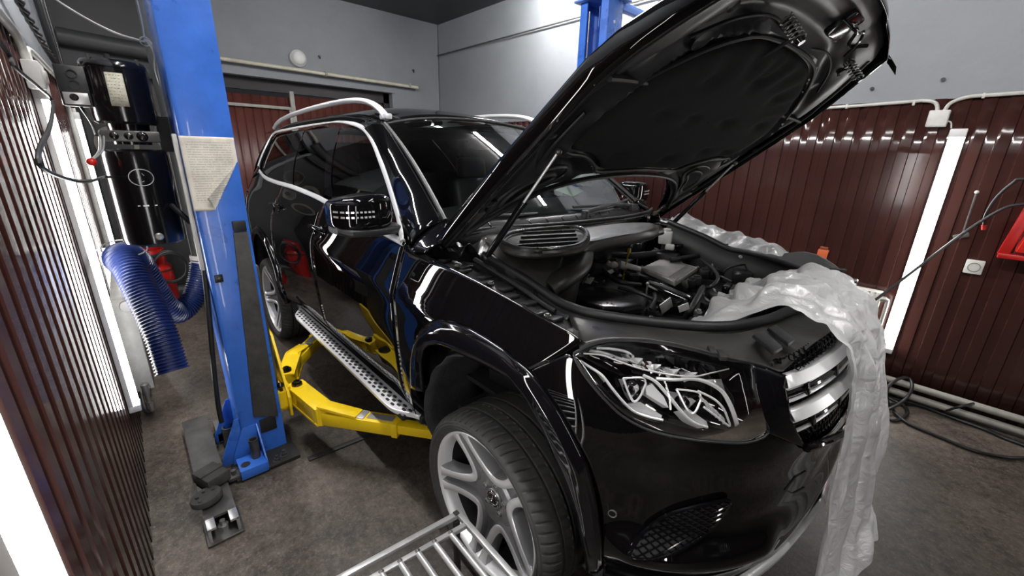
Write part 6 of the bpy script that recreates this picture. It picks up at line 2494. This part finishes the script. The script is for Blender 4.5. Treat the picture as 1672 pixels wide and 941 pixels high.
# release lever with red knob
l0 = c + yb * .09 + xb_ * -.10
l1 = l0 + V((0, 0, -.06)) + xb_ * -.012 + yb * .03
l2 = on(149, 262, 'y', -1.80)
l2 = CAM + (l2 - CAM).normalized() * ((l1 - CAM).length * .985)
for s in (0, 1):
    G().tube(cat([l0 + xb_ * .012 * s, l1 + xb_ * .01 * s, l2 + xb_ * .004 * s], 6), .0045, 8).build('release_lever', 'zinc', t)
G().ball(l2 + V((0, 0, -.006)), .017).build('lever_knob', 'redpl', t)
# bracket to the column
G().box((-1.70, -1.535, 1.73), (.06, .05, .16), bev=.004).build('bracket', 'matblack', t)
G().tube(cat([bc + V((0, 0, -.078)), bc + V((.01, .02, -.14)), l0 + xb_ * -.01 + V((0, 0, .0))], 6), .006, 8).build('motor_lead', 'cable', t)

# black hydraulic hose down the column side
pts = [ptt(.9, 1.40, .118), on(283, 338, 'x', -1.56), on(305, 358, 'x', -1.50), on(322, 378, 'x', -1.45), on(332, 430, 'x', -1.43), on(342, 520, 'x', -1.42), on(349, 600, 'x', -1.42), on(356, 660, 'x', -1.42), on(362, 690, 'x', -1.42)]
g = G().tube(cat(pts, 6), .012, 12)
o = single(g, 'hydraulic_hose', 'rubber', 'black hydraulic hose running down behind the near blue column', 'hose')
# pale conduit strip along the outer back edge of the column
g = G().bar(on(290, 230, 'x', -1.42) + V((0, -.03, 0)), V((-1.42, -1.600, .95)), .016, .03, bev=.003)
pa = V((-1.45, -1.588, 1.02))
g = G().box((-1.43, -1.522, 1.42), (.03, .018, .62), bev=.004)
single(g, 'cable_trunking', 'dirtywhite', 'pale cable trunking strip along the outer side of the near blue column', 'trunking')

# ================================================================== blue extraction hose
def corr_tube(pts, r, pitch, amp, n=28, per=4):
    C_ = cat(pts, 30)
    # resample by arc length
    Q = resamp([tuple(p) for p in C_], max(8, int(sum((b - a).length for a, b in zip(C_, C_[1:])) / (pitch / per))))
    Q = [V(q) for q in Q]
    rs = [r + amp * (1 if k % per in (0, 1) else -1) * (.5 if k % per == 1 else 1) for k in range(len(Q))]
    return G().tube(Q, rs, n, caps=False)


t = thing('extraction_hose', 'blue corrugated exhaust hose looped from a wall ring to a floor duct', 'hose', (-1.75, -1.73, .56))
h1 = [on(282, 606, 'x', -1.50), on(262, 545, 'x', -1.58), on(235, 485, 'x', -1.70), on(212, 440, 'x', -1.82), on(197, 425, 'x', -1.92) + V((0, .0, .01)), on(200, 418, 'x', -2.06) + V((0, .02, 0)), on(226, 430, 'x', -2.14), on(250, 470, 'x', -2.18), on(272, 502, 'x', -2.22), on(292, 510, 'x', -2.28), on(314, 490, 'x', -2.34), on(327, 455, 'x', -2.38), on(331, 425, 'x', -2.40)]
g = corr_tube(h1, .066, .0165, .0045)
g.build('hose', 'bluehose', t, smooth=50, recalc=False, solid=.003)
e1 = h1[-1]
G().cyl(e1 + V((0, 0, -.01)), e1 + V((0, 0, .04)), .068, .066, 32).build('collar', 'dirtywhite', t)
G().cyl(e1 + V((0, 0, .03)), (e1.x, e1.y, 2.5), .055, .055, 28).build('riser', 'darkpipe', t)
# wire ring holding the hose on the wall
rc = on(205, 412, 'x', -1.93)
ringp = [rc + V((.0, .09 * math.cos(a), .045 * math.sin(a))) + V((.03 * math.cos(a), 0, .02)) for a in [2 * PI * k / 36 for k in range(36)]]
g = G().tube(ringp, .004, 6, closed=True).tube([ringp[18], ringp[18] + V((0, -.05, 0)), V((ringp[18].x, YL + .02, ringp[18].z))], .004, 6)
single(g, 'hose_hanger', 'zinc', 'wire ring on the left wall holding the blue hose', 'hook')

# red gas cylinder in the far left corner
gc = V((-4.82, -1.66, 0))
t = thing('gas_cylinder', 'red gas cylinder standing in the far left corner with a hose coiled on it', 'gas cylinder', tuple(gc))
G().lathe([(0, .02), (.12, .02), (.145, .04), (.15, .08), (.15, .37), (.145, .41), (.11, .455), (.05, .475), (.03, .48)], gc, (0, 0, 1), 48).build('body', 'red', t)
G().lathe([(.13, 0), (.14, 0), (.14, .06), (.13, .06)], gc, (0, 0, 1), 40, closed=True).build('foot_ring', 'red', t)
G().lathe([(.105, .44), (.112, .44), (.108, .61), (.10, .61)], gc, (0, 0, 1), 40, closed=True).build('collar', 'red', t)
for k in range(3):
    a = d0 + 2 * PI * k / 3
    G().box(gc + V((.104 * math.cos(a), .104 * math.sin(a), .555)), (.02, .09, .035), Matrix.Rotation(a, 3, 'Z'), bev=.01).build('hand_hole', 'matblack', t)
G().cyl(gc + V((0, 0, .47)), gc + V((0, 0, .58)), .02, n=16).build('valve', 'zinc', t)
G().lathe([(.151, .37), (.153, .37), (.153, .39), (.151, .39)], gc, (0, 0, 1), 48, closed=True).build('band', mat('dark band', (.05, .02, .02), .5), t)
pts = []
for k in range(90):
    a = k / 90 * 2 * PI * 3.6
    pts.append(gc + V((.20, .12 + (.14 + .012 * math.sin(k * .3)) * math.cos(a), .42 + .16 * math.sin(a))) + V((.02 * math.sin(a * .5), 0, .01 * k / 30)))
g = G().tube(pts, .011, 8)
single(g, 'gas_hose', 'cable', 'dark hose coil hanging against the red gas cylinder', 'hose')

# ================================================================== left wall and upper left clutter
# wall switch box with round button, conduit from above
p = on(52, 112, 'y', YL + .05)
t = thing('switch_box', 'white wall switch box with a round button on the left wall', 'switch', (p.x, YL + .02, p.z - .06))
bx = -1.70
G().box((bx, YL + .043, 1.935), (.17, .05, .105), bev=.006).build('box', 'whitepl', t)
G().lathe([(0, .010), (.022, .010), (.028, .004), (.028, 0)], (bx + .01, YL + .068, 1.935), (0, 1, 0), 28).build('button', 'dirtywhite', t)
G().tube(cat([V((bx, YL + .03, 1.99)), V((bx + .02, YL + .03, 2.04)), V((bx + .12, YL + .03, 2.075)), V((bx + .5, YL + .03, 2.085))], 6), .015, 12).build('conduit', 'dirtywhite', t)
# conduit along the top of the left sheets
g = G().tube(cat([V((bx - .1, YL + .03, 2.0)), V((bx - .2, YL + .03, 2.06)), V((-2.6, YL + .03, 2.075)), V((-4.0, YL + .03, 2.075)), V((-4.1, YL + .03, 2.0)), V((-4.1, YL + .03, 1.7))], 6), .013, 10)
single(g, 'cable_conduit', 'dirtywhite', 'pale conduit along the top of the left maroon sheets', 'conduit')
# white conduit by the rearmost wall lamp
p0, p1 = V((-3.5, YL + .03, 1.99)), V((-3.5, YL + .03, .9))
g = G().tube(cat([V((-3.7, YL + .03, 2.05)), V((-3.55, YL + .03, 2.03)), p0, p1], 6), .015, 10)
single(g, 'cable_conduit', 'dirtywhite', 'pale upright conduit beside the rearmost left lamp', 'conduit')
# cables: thick twisted black lines sweeping down the left wall
g = G()
A = [V((-.6, YL + .03, 2.62)), V((-1.3, YL + .03, 2.45)), V((-1.9, YL + .03, 2.32)), V((-2.6, YL + .04, 2.21)), V((-3.4, YL + .04, 2.17))]
C_ = cat(A, 24)
for ph in (0, PI):
    g.tube([p + V((0, .008 * math.cos(k * .9 + ph), .008 * math.sin(k * .9 + ph))) for k, p in enumerate(C_)], .009, 8)
single(g, 'twisted_cable', 'cable', 'twisted black cable sloping across the grey upper left wall', 'cable')
for k, (zo, lab) in enumerate(((0, 'first black cable of the bundle dropping along the left wall top'), (.06, 'second black cable of the bundle dropping along the left wall top'), (.13, 'third black cable of the bundle dropping along the left wall top'))):
    A = [V((-2.9 - .5 * k, YL + .035, 3.4)), V((-3.0 - .4 * k, YL + .04, 2.9 + zo)), V((-3.1 - .3 * k, YL + .045, 2.45 + zo)), V((-3.2 - .22 * k, YL + .05, 2.2)), V((-3.3 - .1 * k, YL + .05, 2.03)), V((-3.35, YL + .06, 1.92))]
    g = G().tube(cat(A, 8), .016, 8)
    single(g, 'wall_cable', 'cable', 'black cables hanging in a bundle from the left wall top', 'cable', group='bundle of black wall cables')
# loose lead looping over the lamps to the pump
pts = [V((-.55, YL + .05, 2.0)), V((-1.0, YL + .05, 1.93)), on(25, 110, 'y', YL + .06), on(60, 140, 'y', YL + .07), on(85, 165, 'y', YL + .08), on(82, 205, 'y', YL + .09), on(64, 245, 'y', YL + .09), on(70, 275, 'y', YL + .09), on(110, 292, 'y', YL + .10), on(145, 296, 'y', YL + .14), on(172, 288, 'x', -1.75)]
pts = [p for p in pts]
g = G().tube(cat(pts, 8), .006, 8)
single(g, 'loose_lead', 'cable', 'thin black lead looping over the left wall lamps to the pump', 'cable')
# black horizontal duct and dark bracket at the back left
g = G().cyl((XB + .12, YL + .02, 2.62), (XB + .12, -1.0, 2.57), .075, n=28)
single(g, 'vent_duct', 'darkpipe', 'dark grey horizontal pipe crossing the back left corner', 'pipe')
g = G().box((XB + .115, -1.55, 2.35), (.10, .74, .05), bev=.005).box((XB + .115, -1.62, 2.42), (.05, .04, .20), bev=.003)
single(g, 'steel_bracket', 'matblack', 'black bracket below the dark pipe in the back left corner', 'bracket')
# round ring (belt reel) behind the pump
g = G().lathe([(.125, 0), (.165, 0), (.165, .06), (.125, .06)], on(190, 235, 'x', -4.9), (1, .1, 0), 40, closed=True)
t_ = single(g, 'hose_ring', mat('khaki ring', (.12, .11, .085), .6, vary=.2), 'olive grey ring hanging behind the black pump motor', 'ring')
# coiled thin wires hanging behind the column
g = G()
c = on(270, 205, 'x', -4.6)
for k in range(5):
    rr = .15 + .010 * k
    g.tube([c + V((.02 * k, rr * .55 * math.cos(a), rr * math.sin(a) * .7 - .1)) for a in [2 * PI * j / 30 for j in range(30)]], .006, 5, closed=True)
single(g, 'wire_coil', 'steel', 'coil of thin wire hanging on the dark corner wall behind the column', 'wire coil')
# safety line: thin steel rope from the ceiling to the column
k0 = on(237, 68, 'x', -1.72)
g = G().tube(cat([on(75, -15, 'x', -1.76), on(100, 5, 'x', -1.75), on(150, 35, 'x', -1.74), on(195, 56, 'x', -1.73), k0], 8), .004, 6)
single(g, 'steel_rope', 'zinc', 'thin steel rope slung from the left wall top to the column knot', 'rope')
g = G().tube([k0, on(232, 35, 'x', -1.72), on(224, 0, 'x', -1.72), on(210, -60, 'x', -1.72)], .003, 6)
for k in range(4):
    g.tube(cat([k0 + V((0, .004 * k, .012)), k0 + V((.012, .02 + .006 * k, -.04)), k0 + V((.005 * k, .012 + .01 * k, -.12 - .03 * k)), k0 + V((.01, .02 + .008 * k, -.24 - .05 * k))], 6), .0022, 5)
g.tube([k0 + V((0, .018 * math.cos(a), .018 * math.sin(a))) for a in [2 * PI * j / 16 for j in range(16)]], .003, 6, closed=True)
single(g, 'steel_rope', 'zinc', 'upright steel rope with a frayed knot beside the near blue column', 'rope')

# ================================================================== floor: channel cover and pads
t = thing('floor_channel', 'long grey steel channel lying on the floor at the foot of the near column', 'channel', (-1.38, -1.68, 0))
x0, x1, y0, y1, zt = -1.90, -.875, -1.745, -1.625, .082
def chan(xa, xb, ya, yb, zt):
    return G().prism([(ya, 0), (ya, zt), (yb, zt), (yb, 0), (yb - .012, 0), (yb - .012, zt - .012), (ya + .012, zt - .012), (ya + .012, 0)], xb - xa, (xa, 0, .004), (0, 1, 0), (0, 0, 1))
chan(x0, -.965, y0, y1, zt).build('channel', 'steel', t, smooth=20)
for ya_, yb_ in ((y0, y0 + .034), (y1 - .034, y1)):
    G().box((-.935, (ya_ + yb_) / 2, zt - .002), (.08, yb_ - ya_, .012), bev=.002).box((-.935, ya_ + .006 if ya_ == y0 else yb_ - .006, zt / 2 + .002), (.08, .012, zt), bev=.002).build('fork', 'brushed', t)
G().box((-.965, (y0 + y1) / 2, .008), (.17, y1 - y0 + .02, .010), bev=.002).build('foot_plate', 'steel', t)
G().lathe([(0, 0), (.022, 0), (.022, .02), (.012, .02), (.012, .045), (0, .045)], (-.955, (y0 + y1) / 2, .012), (0, 0, 1), 6).build('anchor_bolt', 'zinc', t)
G().box((-1.72, -1.56, .05), (.16, .09, .06), bev=.004).lathe([(.026, 0), (.034, 0), (.034, .10), (.026, .10)], (-1.62, -1.545, .02), (0, 0, 1), 24, closed=True).build('end_bracket', 'steel', t)
mp2 = mat('dusty rubber pad', (.042, .040, .036), .85, vary=.35, vscale=14, bump=.3, bscale=40)
t = thing('rubber_block', 'rectangular grooved rubber block resting on the steel channel', 'rubber block', (-1.19, -1.68, .09))
Rz = Matrix.Rotation(R_(21), 3, 'Z') @ Matrix.Rotation(R_(-3), 3, 'Y')
G().box((-1.216, -1.680, .121), (.145, .105, .058), Rz, bev=.009).build('block', mp2, t)
G().box((-1.216, -1.680, .151), (.035, .108, .010), Rz, bev=.003).build('strap', mp2, t)
t = thing('rubber_pad', 'round rubber lifting pad tilted on the near end of the steel channel', 'rubber pad', (-1.08, -1.715, .09))
Rp = Matrix.Rotation(R_(5), 3, 'X') @ Matrix.Rotation(R_(-5), 3, 'Y')
g = G().lathe([(0, 0), (.058, 0), (.063, .006), (.064, .024), (.060, .031), (.046, .028), (.02, .028), (0, .026)], (0, 0, 0), (0, 0, 1), 48)
g.xf(Matrix.Translation((-1.083, -1.717, .094)) @ Rp.to_4x4()).build('disc', mp2, t)
g = G()
for k in range(6):
    a = k * PI / 3 + .2
    g.cyl((-1.083 + .038 * math.cos(a), -1.717 + .038 * math.sin(a), .118), (-1.083 + .038 * math.cos(a), -1.717 + .038 * math.sin(a), .127), .007, n=12)
g.build('studs', mp2, t)
# thin cable duct line on the floor from the column under the car
g = G().bar((-1.18, -1.25, .006), (-1.05, 1.2, .006), .035, .008, bev=.002)
single(g, 'floor_strip', 'matblack', 'narrow dark floor strip running from the near column under the car', 'strip')

# ================================================================== chrome rack in the foreground
t = thing('metal_rack', 'bare square-tube steel rack with round rungs standing in front of the front wheel', 'rack', (-.1, -1.33, 0))
zr = .40
c0 = at(745, 842, zr)
dL = (at(560, 943, zr) - c0)
dL.z = 0
LL = dL.normalized()
dW = at(832, 945, zr) - at(757, 858, zr)
WW = dW.normalized()
LLn, WWn = 1.05, .46
q = .020
cA, cB, cC, cD = c0, c0 + LL * LLn, c0 + WW * WWn + LL * LLn, c0 + WW * WWn
for a, b in ((cA, cB), (cD, cC), (cA - LL * q / 2, cD - LL * q / 2), (cB, cC)):
    G().bar(a, b, q, q, bev=.0025).build('frame_tube', 'brushed', t)
i0 = WW * .058
G().bar(cA + i0, cB + i0, q * .9, q * .9, bev=.0025).build('frame_tube', 'brushed', t)
i1 = WW * (WWn - .058)
G().bar(cA + i1, cB + i1, q * .9, q * .9, bev=.0025).build('frame_tube', 'brushed', t)
k = 0
d = .060
while d < LLn - .03:
    a, b = cA + LL * d + i0, cA + LL * d + i1
    G().cyl(a + V((0, 0, .002)), b + V((0, 0, .002)), .0100, n=16).build('rung', 'brushed', t)
    G().ball(a + V((0, 0, .006)), .0095, u=12, w=8).build('weld', 'steel', t)
    d += .062
    k += 1
for a in (cA, cB, cC, cD):
    p = a + V((0, 0, -.01))
    G().box((p.x, p.y, zr / 2 - .012), (q, q, zr - .02), bev=.002).build('leg', 'matblack', t)
for a, b in ((cA, cD), (cB, cC)):
    G().bar(V((a.x, a.y, .10)), V((b.x, b.y, .10)), q * .9, q * .9, bev=.002).build('stretcher', 'matblack', t)
G().box(cA + V((0, 0, .012)), (.018, .018, .004)).build('end_plug', 'rubber', t)

# ================================================================== masking film sheets
def film(name, label, rows, loc):
    g = G().grid(rows)
    o = single(g, name, 'film', label, 'plastic sheet', loc=loc, smooth=60, recalc=False, sub=1)
    return o


def fbm(p, s):
    return noise.noise(V(p) * s) + .5 * noise.noise(V(p) * s * 2.1 + V((5, 1, 2))) + .25 * noise.noise(V(p) * s * 4.3)


# main sheet: from inside the bay, over the front panel and the grille, down to the floor
path = cat([(.40, 1.09), (.50, 1.145), (.60, 1.21), (.68, 1.235), (.76, 1.215), (.828, 1.17), (.868, 1.08), (.888, .95), (.902, .8), (.915, .62), (.932, .45), (.952, .28), (.978, .12)], 9)
NP = len(path)
NC = 60
rows = []
for i, q in enumerate(path):
    f = i / (NP - 1)
    row = []
    tx = path[min(i + 1, NP - 1)] - path[max(0, i - 1)]
    n2 = V((-tx.y, tx.x))
    n2 = V((tx.y, -tx.x)) * -1
    ln = math.hypot(n2.x, n2.y)
    nx, nz_ = n2.x / ln, n2.y / ln
    if nz_ < 0 and nx < 0:
        nx, nz_ = -nx, -nz_
    # left edge (photo side) and right edge in y, narrowing as it hangs
    ya = lut([0, .06, .13, .20, .28, .42, .60, .80, 1.0], [-.30, -.43, -.46, -.34, -.29, -.27, -.265, -.25, -.33], f)
    yb_ = lut([0, .18, .30, .42, .60, .80, 1.0], [.40, .40, .36, .30, .26, .24, .20], f)
    for j in range(NC + 1):
        u = j / NC
        y = ya + (yb_ - ya) * u
        hang = sstep(.38, .62, f)
        fold = .030 * math.sin(u * 19 + 3.0 * noise.noise(V((u * 2.2, f * 2.5, 4))) + .8 * f) * (.25 + .9 * hang)
        fold += .016 * math.sin(u * 41 + 2.2 * f + 2 * noise.noise(V((u * 4, f * 3, 9)))) * (.3 + .7 * hang)
        wr = .030 * fbm((u * 1.6, f * 5., 1.5), 2.2) * (1 - hang * .55)
        cr = .020 * (1 - abs(noise.noise(V((u * 5 + 1.3 * noise.noise(V((u * 3, f * 6, 8))), f * 11, 6.5)))) ** .5) + .012 * (1 - abs(noise.noise(V((u * 11, f * 19, 3.5)))) ** .5)
        lift = fold + wr + .012 + cr * (1 - .45 * hang)
        if f < .25:
            lift += (.085 * abs(noise.noise(V((u * 5, f * 12, 7)))) + .03 * abs(noise.noise(V((u * 13, f * 25, 2))))) * sstep(.27, .1, f)
        near = sstep(.34, .0, u) * sstep(.30, .16, f)
        lift = lift * (1 - .75 * near)
        lift = max(lift, -.004)
        y2 = y + .02 * noise.noise(V((u * 3, f * 4, 3))) + .012 * math.sin(f * 14 + u * 3) * hang
        if f < .12:
            y2 += (.5 - u) * .05 * math.sin(f * 60)
        zcut = 0
        if u > .55:
            zcut = sstep(.55, .75, u) * .16 * sstep(.80, 1.0, f)
        row.append(V((q.x + nx * lift * (1 - .35 * hang) - .20 * (y2 - .02) ** 2 + .075 * u ** 1.5 * sstep(.48, .75, f), y2, max(.02, q.y - .035 * near + nz_ * lift + zcut + (.02 * noise.noise(V((u * 6, 1, 1))) if f > .97 else 0)))))
    rows.append(row)
film('masking_sheet', 'crumpled translucent plastic sheet draped over the grille and hanging to the floor', rows, (.8, 0, .1))
# second sheet on the far fender edge
A = [(-.30, .87, 1.285), (-.24, .88, 1.325), (-.14, .88, 1.285), (.0, .87, 1.262), (.14, .86, 1.245), (.28, .85, 1.225), (.39, .82, 1.20)]
A = cat(A, 8)
rows = []
for i in range(15):
    v = i / 14
    row = []
    for j, p in enumerate(A):
        w = .045 + .045 * sstep(.0, .3, j / len(A)) + .018 * math.sin(j * .55) + .02 * noise.noise(V((j * .35, 7, 1)))
        y = p.y + .05 - (w + .09) * v
        z = p.z + .018 - .16 * max(0, v - .40) ** 1.3 + .018 * noise.noise(V((j * .28, v * 4, 2))) + .008 * math.sin(j * .9 + v * 5)
        row.append(V((p.x, y, z)))
    rows.append(row)
film('masking_sheet', 'narrow plastic film tucked along the far fender edge of the engine bay', rows, (0, .85, 1.2))
# ================================================================== ceiling tubes, camera, exposure
def ceil_lamp(x, y, L, along, label, glow='ledceil'):
    t = thing('ceiling_lamp', label, 'lamp', (x, y, ZC), 'ceiling tube lamps')
    d = (L, .075, .03) if along == 'x' else (.075, L, .03)
    G().box((x, y, ZC - .015), d, bev=.004).build('housing', 'lampbody', t)
    a = V((L / 2 - .03, 0, 0)) if along == 'x' else V((0, L / 2 - .03, 0))
    c = V((x, y, ZC - .045))
    G().cyl(c - a, c + a, .028, n=16).build('tube', glow, t)
    for s in (-1, 1):
        G().cyl(c + a * s * .99, c + a * s * 1.02, .031, n=16).build('end_cap', 'lampbody', t)


ceil_lamp(-1.95, 1.74, 2.0, 'x', 'ceiling tube lamp over the right side of the car, mirrored in the windshield')
ceil_lamp(1.6, 0, 2.0, 'x', 'unseen ceiling tube added in front of the car nose as fill light', 'ledfill')  # unseen tube added to brighten the sheet, engine bay and near post
for x, L_ in ((-1.95, 1.6), (.35, 1.5)):
    ceil_lamp(x, -1.2, L_, 'x', 'ceiling tube lamp in the row along the left wall')

w = bpy.data.worlds.new('World')
bpy.context.scene.world = w
w.use_nodes = True
w.node_tree.nodes['Background'].inputs[0].default_value = (.05, .05, .055, 1)
w.node_tree.nodes['Background'].inputs[1].default_value = .3

cd = bpy.data.cameras.new('camera')
co = bpy.data.objects.new('camera', cd)
C.objects.link(co)
cd.sensor_fit = 'HORIZONTAL'
cd.sensor_width = 36
cd.lens = FPX * 36 / 1672
cd.clip_start = .02
cd.clip_end = 60
mt = Matrix((( ROT[0][0], -ROT[1][0], -ROT[2][0]), (ROT[0][1], -ROT[1][1], -ROT[2][1]), (ROT[0][2], -ROT[1][2], -ROT[2][2])))
co.matrix_world = Matrix.Translation(CAM) @ mt.to_4x4()
sc = bpy.context.scene
sc.camera = co
sc.view_settings.view_transform = 'Standard'
sc.view_settings.look = 'None'
sc.view_settings.gamma = 1
sc.view_settings.use_curve_mapping = False
sc.view_settings.exposure = .35
sc.cycles.max_bounces = 10
sc.cycles.diffuse_bounces = 3
sc.cycles.glossy_bounces = 5
sc.cycles.transmission_bounces = 8
sc.cycles.transparent_max_bounces = 16
sc.cycles.sample_clamp_indirect = 6
sc.cycles.caustics_reflective = False
sc.cycles.use_denoising = True
try:
    sc.cycles.denoiser = 'OPENIMAGEDENOISE'
except Exception:
    pass
